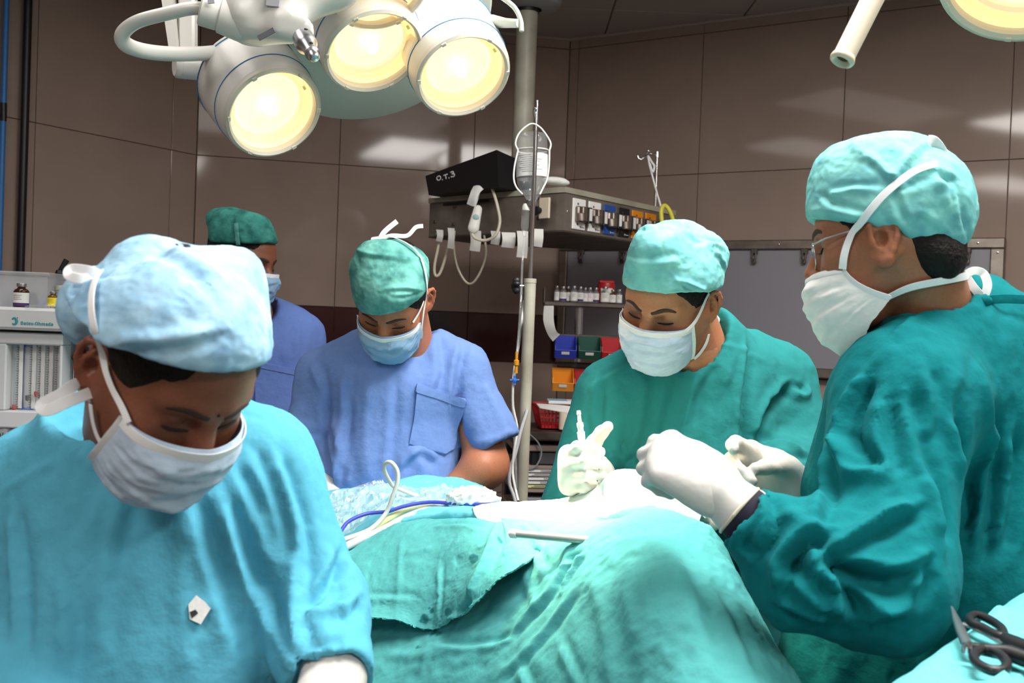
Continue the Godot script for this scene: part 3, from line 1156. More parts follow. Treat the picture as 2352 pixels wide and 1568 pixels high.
# a pleated face mask in head axes, with its nose band and edge bands; ties are given by the caller
func add_mask(who: Node3D, x: Transform3D, mat: Material, o := {}) -> Node3D:
	var dy: float = o.get("drop", 0.0)
	var wide: float = o.get("wide", 1.0)
	var centre := [[0.010, 0.1185], [-0.014, 0.1335], [-0.040, 0.1325], [-0.066, 0.1275], [-0.094, 0.1165], [-0.116, 0.0935], [-0.124, 0.066]]
	var edge = o.get("edge", [[0.073, 0.001, 0.057], [0.074, -0.016, 0.055], [0.074, -0.034, 0.052], [0.072, -0.052, 0.048], [0.069, -0.069, 0.043], [0.064, -0.084, 0.037], [0.058, -0.096, 0.031]])
	var at := func(u: float, v: float, lift := 0.0) -> Vector3:
		var t := clampf(v, 0, 1) * 6.0
		var k := mini(int(t), 5)
		var w := t - k
		var c := Vector2(centre[k][0], centre[k][1]).lerp(Vector2(centre[k + 1][0], centre[k + 1][1]), w)
		var e := Vector3(edge[k][0], edge[k][1], edge[k][2]).lerp(Vector3(edge[k + 1][0], edge[k + 1][1], edge[k + 1][2]), w)
		var a := absf(u)
		var pin := 1.0 if v > 0.12 else lerpf(0.72, 1.0, v / 0.12)
		var bulge := 1.0 - pow(a, 2.1 * pin)
		var p := Vector3(e.x * wide * signf(u) * sin(minf(a, 1.0) * PI / 2.0) / 1.0, lerpf(e.y, c.x, 1.0 - pow(a, 1.6)), lerpf(e.z, c.y, bulge))
		# pleats: shallow overlapping folds, deepest at the sides
		var pl := 0.0
		for g in [0.30, 0.52, 0.74]:
			var dd: float = (v - g) / 0.045
			pl += (0.55 + 0.45 * a) * (1.0 - smoothstep(0.78, 0.98, a)) * dd * exp(-dd * dd)
		p += Vector3(u * 0.4, -0.15, 1.0).normalized() * (pl * o.get("pleat", 0.0032) + lift)
		p.y += dy
		return p
	var ns := FastNoiseLite.new()
	ns.seed = o.get("seed", 1)
	ns.frequency = 22.0
	ns.fractal_octaves = 3
	var nu := 61
	var nv := 57
	var P := PackedVector3Array()
	for j in nv:
		for i in nu:
			var u := float(i) / (nu - 1) * 2 - 1
			var v := float(j) / (nv - 1)
			var q: Vector3 = at.call(u, v)
			q += Vector3(u * 0.5, 0, 1).normalized() * ns.get_noise_3d(q.x, q.y * 1.6, q.z) * o.get("crumple", 0.006) * smoothstep(0.0, 0.2, v) * (1.0 - 0.8 * smoothstep(0.8, 1.0, absf(u)))
			for fd in o.get("folds", []):   # u0 v0 u1 v1 height width
				var a := Vector2(fd[0], fd[1])
				var ba := Vector2(fd[2], fd[3]) - a
				var h := clampf((Vector2(u, v) - a).dot(ba) / ba.length_squared(), 0, 1)
				var off := (Vector2(u, v) - a - ba * h)
				var e := off.length() / float(fd[5])
				q += Vector3(u * 0.5, 0, 1).normalized() * fd[4] * exp(-e * e) * (0.3 + 0.7 * sin(PI * clampf(h, 0.05, 0.95)))
			P.append(x * q)
	var mb := MB.new()
	mb.sheet(P, nu, nv, 0.0016)
	var mask := part("face_mask", mb, mat, who)
	var nb := MB.new()
	var pp := []
	var out := []
	for i in 41:
		var u := float(i) / 40 * 2 - 1
		pp.append(x * at.call(u, 0.045, 0.0016))
		out.append(x.basis * Vector3(u * 0.8, 0.15, 1.0))
	nb.band(pp, out, o.get("band", 0.011), 0.0016)
	part("nose_band", nb, M.tape_white, mask, "white nose band")
	for s in [-1.0, 1.0]:
		var eb := MB.new()
		pp = []
		out = []
		for j in 20:
			var v := float(j) / 19
			pp.append(x * at.call(s * 0.985, v, 0.0014))
			out.append(x.basis * Vector3(s * 0.8, 0, 0.7))
		eb.band(pp, out, 0.010, 0.0018)
		part("edge_band", eb, M.tape_white, mask, "white edge band")
	return mask

# a tie laid over head and cap along pixels seen by the camera, lifted a little
func add_tie(mask: Node3D, x: Transform3D, fields: Array, px: Array, w: float, lift := 0.0062, mat: Material = null) -> void:
	var inv := x.affine_inverse()
	var pts := []
	var out := []
	var prev := 0.0
	for s in curve(px.map(func(q): return Vector2(q[0], q[1])), 5):
		var best := Vector3.INF
		var nrm := Vector3.ZERO
		var o := inv * CAM.origin
		var dir := (inv * W(s.x, s.y, 1.0) - o).normalized()
		for f in fields:
			var h: Vector3 = f.hit(o, dir, 3.0)
			if h != Vector3.INF and (best == Vector3.INF or h.distance_to(o) < best.distance_to(o)):
				best = h
				nrm = f.slope(h)
		if best == Vector3.INF:
			if prev == 0.0: continue
			best = o + dir * prev
			nrm = -dir
		var dd := best.distance_to(o)
		best = o + dir * dd
		prev = dd
		pts.append(x * (best + nrm * maxf(lift, 0.0062)))
		out.append(x.basis * nrm)
	# smooth the outward directions so that the band does not twist
	for k in 3:
		for i in range(1, out.size() - 1): out[i] = (out[i - 1] + out[i] * 2 + out[i + 1]).normalized()
		for i in range(1, pts.size() - 1): pts[i] = (pts[i - 1] + pts[i] * 2 + pts[i + 1]) / 4
	var mb := MB.new()
	mb.band(pts, out, w, 0.0012)
	part("tie", mb, mat if mat else M.tape_white, mask)

# a loose band through given points, its flat side turned to a direction
func add_ribbon(parent: Node3D, called: String, pts: Array, out: Vector3, w, mat: Material, t := 0.0012) -> void:
	var p := curve(pts, 6)
	var o := []
	for q in p: o.append(out)
	var mb := MB.new()
	mb.band(p, o, w, t)
	part(called, mb, mat, parent)

# cloth on a body: mesh the field (finely above a height that the photograph shows), lay the folds, add drape waves and fine crumple
func add_cloth(called: String, who: Node3D, f: Field, mat: Material, low: float, step: float, folds: Array, sd: int, wave := 0.003, fine := 0.0012, strong := 1.0) -> void:
	later(called, who, mat, func():
		var bb := f.bounds(low - 0.25, 0.02)
		var edge: float = bb[0].y + ceilf((low - bb[0].y) / (step * 16)) * step * 16
		var mb := f.build(Vector3(bb[0].x, edge - step * 3.0, bb[0].z), bb[1], step)
		var under := f.build(bb[0], Vector3(bb[1].x, edge, bb[1].z), step * 2)
		mb.add(under)
		var laid := lay(f, folds)
		for q in laid: q[0] *= strong
		var a := FastNoiseLite.new()
		a.seed = sd
		a.frequency = 7.0
		a.fractal_octaves = 3
		a.domain_warp_enabled = true
		a.domain_warp_amplitude = 0.05
		a.domain_warp_frequency = 6.0
		var b := FastNoiseLite.new()
		b.seed = sd + 7
		b.frequency = 26.0
		b.fractal_octaves = 3
		f.fold(mb, laid, func(p, _n): return a.get_noise_3d(p.x * 1.3, p.y * 0.55, p.z * 1.3) * wave * 2.0 + (0.3 - absf(b.get_noise_3d(p.x, p.y * 0.6, p.z))) * fine * 1.5)
		mb.smooth(1)
		return mb)

func legs(who: Node3D, at: Vector3, turn: float, top: float, mat: Material, wide := 0.09) -> void:
	var b := Basis(Vector3.UP, turn)
	var g := Vector3(at.x, 0, at.z)
	later("trousers", who, mat, func():
		var f := Field.new()
		for s in [-1.0, 1.0]:
			f.cap(g + b * Vector3(s * wide * 0.8, top - 0.12, 0), g + b * Vector3(s * wide, 0.1, 0), 0.10, 0.075, 0.03)
		f.half(g + Vector3(0, 0.055, 0), Vector3.DOWN, 0.01)
		return f.build(g - Vector3(0.3, 0, 0.3), g + Vector3(0.3, top + 0.05, 0.3), 0.02))
	for s in [-1.0, 1.0]:
		var f := Field.new()
		var c := g + b * Vector3(s * wide, 0, 0)
		f.cap(c + b * Vector3(0, 0.035, -0.06), c + b * Vector3(s * 0.01, 0.028, 0.14), 0.042, 0.036, 0.02)
		f.cap(c + Vector3(0, 0.03, 0), c + Vector3(0, 0.10, 0), 0.045, 0.042, 0.03)
		f.half(c, Vector3.DOWN, 0.004)
		later("shoe", who, M.black, func(): return f.build(c - Vector3(0.2, 0.01, 0.2), c + Vector3(0.2, 0.16, 0.2), 0.01))

# a gloved hand: wrist at the origin, fingers along +y, palm facing +z, thumb on side s of x
# curl: for each finger (index to little) three bends in degrees; the last entry is the thumb's [outward, forward, bend]
func hand_field(s: float, curl: Array, thumb: Array, spread := 4.0) -> Field:
	var f := Field.new()
	var base := [[0.026, 0.090, 0.0], [0.008, 0.095, 0.002], [-0.010, 0.090, 0.0], [-0.026, 0.080, -0.004]]
	var bones := [[0.042, 0.026, 0.021], [0.046, 0.029, 0.022], [0.042, 0.027, 0.021], [0.033, 0.021, 0.019]]
	var rad := [0.0098, 0.0100, 0.0095, 0.0085]
	f.cap(Vector3(0, -0.05, 0), Vector3(0, 0.015, 0), 0.029, 0.029, 0.02, 0, Vector3(0, 0, 1), 0.72)
	for i in 4:
		var b := Vector3(s * base[i][0], base[i][1], base[i][2])
		f.cap(Vector3(s * base[i][0] * 0.6, 0.012, 0), b, 0.0145, 0.0125, 0.022)
		var ang := 0.0
		var side := deg_to_rad(-s * spread * [1.2, 0.2, -0.8, -1.9][i])
		var p := b
		for k in 3:
			ang += deg_to_rad(curl[i][k])
			var dir := Vector3(sin(-side) * cos(ang), cos(ang) * cos(side), sin(ang)).normalized()
			var q: Vector3 = p + dir * bones[i][k]
			f.cap(p, q, rad[i] * (1.05 - 0.07 * k), rad[i] * (0.98 - 0.08 * k), 0.0035 if k else 0.008)
			p = q
	f.cap(Vector3(s * 0.014, 0.02, 0.008), Vector3(s * 0.030, 0.055, 0.010), 0.017, 0.014, 0.024)
	var a := deg_to_rad(thumb[0])
	var fw := deg_to_rad(thumb[1])
	var d0 := Vector3(s * sin(a), cos(a) * cos(fw), cos(a) * sin(fw) + 0.12).normalized()
	var p0 := Vector3(s * 0.027, 0.030, 0.010)
	var tl: float = thumb[3] if thumb.size() > 3 else 1.0
	var p1 := p0 + d0 * 0.038 * tl
	f.cap(p0, p1, 0.0145, 0.0115, 0.018)
	var bend := deg_to_rad(thumb[2])
	var ax := d0.cross(Vector3(-s, 0.3, 0.6)).normalized()
	var d1 := d0.rotated(ax, bend)
	var p2 := p1 + d1 * 0.030 * tl
	f.cap(p1, p2, 0.0112, 0.0105, 0.006)
	var d2 := d1.rotated(ax, bend * 0.7)
	f.cap(p2, p2 + d2 * 0.024 * tl, 0.0105, 0.0088, 0.005)
	return f

func hand_basis(along_fingers: Vector3, palm: Vector3) -> Basis:
	var y := along_fingers.normalized()
	var z := (palm - y * palm.dot(y)).normalized()
	return Basis(y.cross(z), y, z)

func add_hand(who: Node3D, called: String, x: Transform3D, s: float, curl: Array, thumb: Array, mat: Material, spread := 4.0, cuff := 0.0) -> void:
	var f := hand_field(s, curl, thumb, spread)
	if cuff > 0: f.cap(Vector3(0, -cuff, 0), Vector3(0, -0.01, 0), 0.036, 0.030, 0.02, 0, Vector3(0, 0, 1), 0.9)
	later(called, who, mat, func():
		var mb := f.build(Vector3(-0.11, -0.06 - cuff, -0.09), Vector3(0.11, 0.22, 0.14), 0.0032)
		var n := FastNoiseLite.new()
		n.frequency = 40.0
		n.seed = 4
		f.fold(mb, [], func(p, _n): return n.get_noise_3dv(p) * 0.0009)
		return moved(mb, x))

func V(px: float, py: float, d: float) -> Vector3: return W(px, py, d)

const FIST := [[70, 85, 55], [75, 85, 55], [75, 85, 55], [75, 80, 55]]

func people() -> void:
	nurse_front()
	nurse_mid()
	surgeon_mid()
	surgeon_right()
	nurse_back()

func cap_field(main: Array, rim: Array) -> Field:
	# main: [centre, radii] pairs; rim: [point, direction that is kept off] pairs
	var f := Field.new()
	f.ell(Vector3(0, 0.052, -0.016), Vector3(0.0785, 0.0955, 0.1015), 0.05)
	f.ell(Vector3(0, 0.047, 0.030), Vector3(0.071, 0.076, 0.070), 0.05)
	for q in main: f.ell(q[0], q[1], 0.05)
	for q in rim: f.half(q[0], q[1], 0.008)
	return f

func nurse_front() -> void:
	var x := head_pose(373, 865, 1.07, 52.0, 45.0, -1.0, 0.95)
	var who := thing("person", "person in a cyan gown and pale blue cap, head bent low, at the left front", "person", Vector3(W(350, 1200, 1.22).x, 0, W(350, 1200, 1.22).z))
	var neck := V(315, 1010, 1.20)
	var trunk := Field.new()
	trunk.cap(neck, V(340, 1250, 1.24), 0.06, 0.12, 0.05)
	trunk.cap(V(340, 1250, 1.24), V(345, 1900, 1.24), 0.11, 0.11, 0.05)
	var hf := add_head(who, x, neck, M.skin_deep, 0.0, {"neck": 0.052}, trunk)
	# cap
	var cf := cap_field([[Vector3(-0.0432, 0.0452, 0.0012), Vector3(0.0878, 0.0990, 0.0669)], [Vector3(-0.0198, 0.0990, 0.0281), Vector3(0.0691, 0.0452, 0.0492)], [Vector3(-0.0228, 0.0295, -0.0607), Vector3(0.0953, 0.0517, 0.0420)], [Vector3(0.0577, 0.0744, -0.0429), Vector3(0.0420, 0.0776, 0.0420)]],
		[[Vector3(0, 0.1051, 0.10), Vector3(0.0502, -0.9599, 0.2803)]])
	var inv := x.affine_inverse()
	cf.ell(inv * V(218, 706, 1.12), Vector3(0.042, 0.052, 0.045), 0.04)
	cf.ell(inv * V(330, 612, 1.05), Vector3(0.035, 0.03, 0.035), 0.03)
	add_cap(who, x, cf, M.cap_cyan, [
		[-4.0, 9, 1, 250, 800, 330, 795, 410, 790, 500, 765],
		[3.5, 8, 0, 270, 770, 360, 775, 460, 760],
		[-5.0, 14, 1, 380, 575, 430, 600, 470, 640],
		[-4.0, 10, 0, 200, 700, 190, 760, 215, 800],
		[4.0, 10, 1, 170, 680, 200, 650, 240, 640]], 3)
	add_cap(who, x, hair_field(Vector3.ZERO, 0.044), M.hair, [], 2, "hair", 0.0012, 0.0035)
	var mask := add_mask(who, x, M.mask_blue, {"seed": 4, "folds": [[-0.5, 0.55, 0.25, 0.62, 0.010, 0.06], [-0.55, 0.66, 0.15, 0.76, -0.006, 0.05]]})
	add_tie(mask, x, [hf, cf], [[302, 968], [285, 925], [265, 885], [245, 830], [228, 770], [219, 710], [224, 660], [238, 632]], 0.0075)
	add_ribbon(mask, "tie", [V(236, 634, 1.0), V(205, 622, 0.99), V(165, 618, 0.99), V(158, 632, 0.985), V(185, 640, 0.985), V(238, 636, 1.0)], V(0, 0, 0.2) - V(236, 634, 1.0), 0.010, M.tape_white)
	add_tie(mask, x, [hf], [[276, 1040], [240, 1010], [225, 965], [220, 925]], 0.006)
	add_ribbon(mask, "tie", [V(216, 918, 1.03), V(185, 880, 1.02), V(140, 905, 1.0), V(95, 930, 1.0), V(110, 942, 0.99), V(160, 920, 1.0), V(214, 900, 1.02)], V(150, 700, 0.5) - V(180, 920, 1.0), 0.012, M.tape_white)
	# gown
	var f := Field.new()
	var front := (CAM.basis * Vector3(0.1, 0, 1)).normalized()
	f.cap(V(360, 1215, 1.235), V(352, 1560, 1.235), 0.175, 0.185, 0.06, 0, front, 0.72)
	f.cap(V(352, 1560, 1.235), V(352, 2200, 1.245), 0.18, 0.20, 0.06, 0, front, 0.75)
	f.cap(V(270, 1060, 1.235), V(75, 1125, 1.25), 0.060, 0.066, 0.07)
	f.cap(V(400, 1050, 1.235), V(590, 1080, 1.25), 0.060, 0.066, 0.07)
	f.cap(V(590, 1090, 1.25), V(722, 1395, 1.21), 0.068, 0.062, 0.03)
	f.cone(V(720, 1385, 1.215), V(755, 1566, 1.10), 0.064, 0.050, 0.03)
	f.cone(V(752, 1550, 1.11), V(758, 1600, 1.075), 0.041, 0.043, 0.004, 1)
	f.cap(V(75, 1130, 1.25), V(-75, 1450, 1.22), 0.068, 0.062, 0.03)
	f.cap(V(-75, 1450, 1.22), V(60, 1700, 1.05), 0.060, 0.046, 0.03)
	f.cap(V(325, 1075, 1.225), V(275, 962, 1.225), 0.090, 0.078, 0.035)
	f.cap(V(325, 1060, 1.215), V(255, 900, 1.20), 0.060, 0.076, 0.012, 1)
	add_cloth("gown", who, f, M.gown_cyan, 0.92, 0.0052, [
		[5, 11, 1, 640, 1050, 690, 1200, 692, 1350, 690, 1500],
		[6, 10, 1, 800, 1230, 760, 1320, 700, 1395], [-6, 9, 0, 800, 1240, 760, 1330, 705, 1390], [5, 9, 1, 790, 1330, 750, 1380, 710, 1420], [5, 10, 1, 828, 1372, 800, 1400, 770, 1410],
		[6, 12, 0, 700, 1420, 760, 1400, 820, 1420], [4, 9, 1, 705, 1500, 750, 1495, 800, 1480], [5, 9, 1, 720, 1525, 770, 1510, 825, 1540], [-4, 8, 0, 740, 1500, 800, 1520, 830, 1555],
		[3.5, 14, 0, 480, 1120, 540, 1260, 600, 1420, 640, 1560], [3, 12, 1, 440, 1140, 480, 1300, 540, 1480], [3.5, 14, 0, 400, 1150, 420, 1350, 430, 1560], [3, 12, 1, 540, 1080, 600, 1200, 640, 1300], [3, 10, 1, 580, 1040, 630, 1160, 665, 1300],
		[3.5, 12, 1, 300, 1130, 260, 1300, 240, 1500], [3.5, 13, 0, 250, 1110, 170, 1300, 140, 1500], [3, 10, 1, 150, 1330, 170, 1430, 160, 1540], [4, 12, 1, 30, 1180, 50, 1320, 55, 1480], [3, 12, 0, 110, 1180, 100, 1350, 90, 1540],
		[3, 9, 0, 175, 975, 215, 1030, 290, 1070, 360, 1062], [2, 6, 1, 165, 1000, 200, 1045, 260, 1075, 350, 1070], [2, 5, 0, 0, 1130, 60, 1095, 130, 1060],
		[4, 10, 1, 520, 1150, 560, 1300, 640, 1450], [3, 9, 1, 610, 1350, 640, 1440, 680, 1540]], 11, 0.003, 0.001, 1.7)
	legs(who, V(352, 2200, 1.245), 0.2, 0.8, M.gown_cyan)
	# the tip of a gloved hand under the cuff, and a small diamond of white cloth on the chest
	var hx := Transform3D(hand_basis(V(705, 1800, 0.98) - V(755, 1570, 1.09), V(600, 1700, 1.2) - V(752, 1560, 1.09)), V(753, 1606, 1.078))
	add_hand(who, "glove", hx, 1.0, [[35, 40, 25], [40, 40, 25], [45, 40, 25], [50, 40, 25]], [25, 20, 20], M.glove, 3.0, 0.035)
	var patch := MB.new()
	var c := f.hit(CAM.origin, (V(456, 1398, 1) - CAM.origin).normalized())
	var nn := f.slope(c)
	var bx := along(c, nn, Vector3.UP)
	var poly := PackedVector2Array([Vector2(-0.0125, 0.000), Vector2(-0.002, 0.0165), Vector2(0.010, 0.010), Vector2(0.0115, -0.006), Vector2(0.003, -0.0155), Vector2(-0.006, -0.008)])
	patch.prism(poly, 0.002, Transform3D(Basis(bx.basis.x, (bx.basis.y.cross(bx.basis.x)), bx.basis.y), c + nn * 0.003))
	var pn := part("white_patch", patch, M.mask_white, who, "small torn white patch on the gown's front")
	var spot := MB.new()
	spot.prism(PackedVector2Array([Vector2(0.001, 0.004), Vector2(0.008, 0.009), Vector2(0.010, 0.002), Vector2(0.004, 0.0)]), 0.0008, Transform3D(Basis(bx.basis.x, (bx.basis.y.cross(bx.basis.x)), bx.basis.y), c + nn * 0.005))
	part("dark_mark", spot, M.ink, pn)
	# bindi and gold earring
	var dot := MB.new()
	var q := hf.hit(Vector3(0.0, 0.046, 0.2), Vector3(0, 0, -1), 0.3)
	dot.lathe([[0.0, 0.0012], [0.0016, 0.001], [0.0022, 0.0]], x * Transform3D(Basis(Vector3(1, 0, 0), PI / 2), q), 12)
	part("bindi", dot, M.lash, who, "small dark dot between the brows")
	var er := MB.new()
	er.lathe([[0.0, 0.003], [0.002, 0.0022], [0.003, 0.0], [0.002, -0.0022], [0.0, -0.003]], x * Transform3D(Basis(), Vector3(-0.084, -0.026, -0.009)), 12)
	part("earring", er, M.gold, who, "small gold stud")

func nurse_mid() -> void:
	var x := head_pose(906, 692, 2.24, -15.0, 50.2, -11.0, 0.944)
	var who := thing("person", "person in blue short-sleeved scrubs and green cap, head bent, left of the drip stand", "person", Vector3(W(900, 1000, 2.36).x, 0, W(900, 1000, 2.36).z))
	var neck := V(935, 800, 2.33)
	var trunk := Field.new()
	trunk.cap(neck, V(915, 890, 2.38), 0.058, 0.085, 0.05)
	trunk.cap(V(905, 950, 2.37), V(890, 1500, 2.37), 0.115, 0.11, 0.05)
	trunk.cap(V(760, 860, 2.37), V(1060, 850, 2.37), 0.05, 0.05, 0.06)
	# bare arms reaching forward over the table
	trunk.cap(V(1062, 850, 2.37), V(1118, 1060, 2.34), 0.055, 0.047, 0.03)
	trunk.cap(V(1118, 1060, 2.34), V(1105, 1075, 2.30), 0.045, 0.044, 0.03)
	trunk.cap(V(1112, 1078, 2.33), V(1000, 1160, 2.27), 0.046, 0.034, 0.03)
	trunk.cap(V(745, 860, 2.37), V(700, 1060, 2.33), 0.055, 0.045, 0.03)
	trunk.cap(V(700, 1060, 2.33), V(745, 1118, 2.28), 0.043, 0.031, 0.03)
	var hf := add_head(who, x, neck, M.skin_warm, 0.25, {"neck": 0.058}, trunk)
	var cf := cap_field([[Vector3(0.0062, 0.0494, 0.0003), Vector3(0.0679, 0.0640, 0.0751)], [Vector3(0.0153, 0.1174, 0.0383), Vector3(0.0760, 0.0542, 0.0782)], [Vector3(0.0033, 0.0300, -0.0580), Vector3(0.0805, 0.0465, 0.0576)], [Vector3(-0.0204, 0.1286, 0.0061), Vector3(0.0572, 0.0671, 0.0420)]],
		[[Vector3(0, 0.0739, 0.10), Vector3(0.3335, -0.9881, 0.1539)]])
	add_cap(who, x, cf, M.cap_green, [
		[2.2, 5, 0, 812, 573, 850, 583, 900, 587, 945, 592], [-2, 7, 1, 812, 580, 860, 590, 940, 600],
		[-3.5, 7, 1, 880, 670, 920, 665, 965, 668], [2.8, 5, 0, 880, 672, 930, 675, 965, 670], [-2.5, 5, 0, 895, 682, 930, 684, 966, 674],
		[2.5, 6, 0, 806, 680, 822, 684], [2.5, 7, 1, 815, 580, 822, 610], [-2.5, 8, 1, 895, 615, 915, 602, 945, 600], [2.5, 5, 0, 950, 596, 990, 590]], 7)
	add_cap(who, x, hair_field(Vector3.ZERO, 0.044), M.hair, [], 2, "hair", 0.0012, 0.0035)
	var mask := add_mask(who, x, M.mask_dim, {"seed": 8, "crumple": 0.008})
	add_tie(mask, x, [hf, cf], [[945, 738], [958, 715], [968, 690]], 0.006)
	add_tie(mask, x, [hf, cf], [[962, 772], [965, 735], [970, 700], [976, 660], [971, 620], [960, 590], [935, 565], [900, 550], [880, 548]], 0.006)
	var face := CAM.origin - V(900, 540, 2.2)
	add_ribbon(mask, "tie", [V(872, 548, 2.13), V(885, 530, 2.13), V(912, 508, 2.14)], face, [0.008, 0.009, 0.010, 0.0105, 0.011, 0.011, 0.011, 0.011, 0.011, 0.011, 0.011, 0.011, 0.011], M.tape_white)
	add_ribbon(mask, "tie", [V(872, 549, 2.13), V(900, 541, 2.13), V(935, 541, 2.13), V(955, 522, 2.13), V(972, 519, 2.13)], face, 0.009, M.tape_white)
	var knot := MB.new()
	knot.tube([V(855, 551, 2.13), V(866, 551, 2.125), V(878, 547, 2.13)], [0.006, 0.0075, 0.005], 10)
	part("tie_knot", knot, M.tape_white, mask)
	# scrubs
	var f := Field.new()
	var front := (CAM.basis * Vector3(0, 0, 1)).normalized()
	f.cap(V(893, 930, 2.37), V(885, 1100, 2.37), 0.165, 0.160, 0.06, 0, front, 0.78)
	f.cap(V(885, 1100, 2.37), V(885, 1560, 2.38), 0.160, 0.17, 0.06, 0, front, 0.75)
	f.ell(V(903, 880, 2.365), Vector3(0.16, 0.075, 0.115), 0.05)
	f.cap(V(960, 790, 2.37), V(1062, 845, 2.37), 0.052, 0.063, 0.07)
	f.cap(V(880, 800, 2.37), V(748, 860, 2.37), 0.052, 0.063, 0.07)
	f.cone(V(1050, 835, 2.37), V(1138, 1022, 2.34), 0.058, 0.064, 0.035)
	f.cone(V(757, 850, 2.37), V(697, 1015, 2.34), 0.056, 0.056, 0.035)
	f.cone(V(1122, 988, 2.34), V(1152, 1052, 2.34), 0.044, 0.050, 0.006, 1)
	f.cone(V(706, 988, 2.34), V(688, 1040, 2.34), 0.041, 0.043, 0.006, 1)
	f.cap(V(942, 735, 2.36), V(915, 752, 2.18), 0.066, 0.072, 0.012, 1)
	add_cloth("scrub_top", who, f, M.scrub_blue, 1.0, 0.0068, [
		[6, 12, 1, 1060, 790, 1040, 900, 1050, 1010], [-5, 12, 0, 1056, 860, 1046, 960, 1052, 1030], [6, 12, 1, 720, 830, 745, 900, 738, 1020], [-5, 10, 0, 735, 880, 742, 960, 738, 1020],
		[6, 12, 0, 760, 960, 790, 1050, 800, 1120], [-5, 12, 1, 730, 960, 760, 1060, 770, 1110], [5, 14, 1, 800, 860, 790, 1000, 780, 1110], [5, 12, 0, 945, 1030, 970, 1080, 960, 1120], [-5, 12, 1, 920, 1080, 960, 1040, 1000, 1060],
		[4, 14, 1, 1000, 760, 1010, 850, 995, 900], [4, 12, 0, 1110, 880, 1150, 960, 1165, 1000], [3, 8, 0, 680, 970, 710, 985, 735, 985], [3, 8, 1, 670, 985, 700, 1000, 735, 1005], [3, 7, 0, 1085, 1015, 1130, 1010, 1185, 990],
		[4, 14, 0, 850, 870, 840, 1000, 850, 1110], [3, 12, 1, 900, 860, 900, 960, 890, 1100]], 23, 0.004, 0.0012, 1.6)
	pocket(who, f, [[958, 882], [1071, 917], [1066, 945], [1038, 1032], [1020, 1042], [938, 1022], [950, 960]], [[956, 882], [1072, 918], [1068, 935], [953, 900]], M.scrub_blue)
	legs(who, V(885, 1560, 2.38), 0.0, 0.85, M.scrub_blue)
	# the edge of a gloved hand at the drape
	var hx := Transform3D(hand_basis(V(850, 1190, 2.24) - V(745, 1118, 2.28), Vector3.DOWN), V(742, 1114, 2.28))
	add_hand(who, "glove", hx, -1.0, [[25, 25, 15], [25, 25, 15], [25, 25, 15], [25, 25, 15]], [35, 20, 10], M.glove, 3.0, 0.04)
	hx = Transform3D(hand_basis(V(930, 1230, 2.24) - V(1000, 1160, 2.27), Vector3.DOWN), V(1000, 1160, 2.27))
	add_hand(who, "glove", hx, 1.0, [[25, 25, 15], [25, 25, 15], [25, 25, 15], [25, 25, 15]], [35, 20, 10], M.glove, 3.0, 0.04)

# a patch pocket lying on cloth: outline and hem given as seen by the camera
func pocket(who: Node3D, f: Field, outline: Array, hem: Array, mat: Material) -> void:
	var made := func(px: Array, lift: float, t: float) -> MB:
		var pts := []
		for q in px: pts.append(f.hit(CAM.origin, (W(q[0], q[1], 1) - CAM.origin).normalized()))
		var mb := MB.new()
		# a net between the left and right halves of the outline
		var m := 14
		var poly := PackedVector2Array()
		for q in px: poly.append(Vector2(q[0], q[1]))
		var lo := poly[0]
		var hi := poly[0]
		for q in poly: lo = lo.min(q); hi = hi.max(q)
		var rows := PackedVector3Array()
		for j in m + 1:
			var yy := lerpf(lo.y + 0.3, hi.y - 0.3, float(j) / m)
			var xs := []
			for i in poly.size():
				var a := poly[i]
				var b := poly[(i + 1) % poly.size()]
				if (a.y - yy) * (b.y - yy) <= 0 and a.y != b.y: xs.append(a.x + (b.x - a.x) * (yy - a.y) / (b.y - a.y))
			xs.sort()
			for i in 11:
				var xx := lerpf(xs[0], xs[-1], i / 10.0)
				var h := f.hit(CAM.origin, (W(xx, yy, 1) - CAM.origin).normalized())
				rows.append(h + f.slope(h) * lift)
		mb.sheet(rows, 11, m + 1, t)
		return mb
	later("pocket", who, mat, func(): return made.call(outline, 0.0065, 0.006))
	later("pocket", who, mat, func(): return made.call(hem, 0.0085, 0.006), "stitched pocket hem")

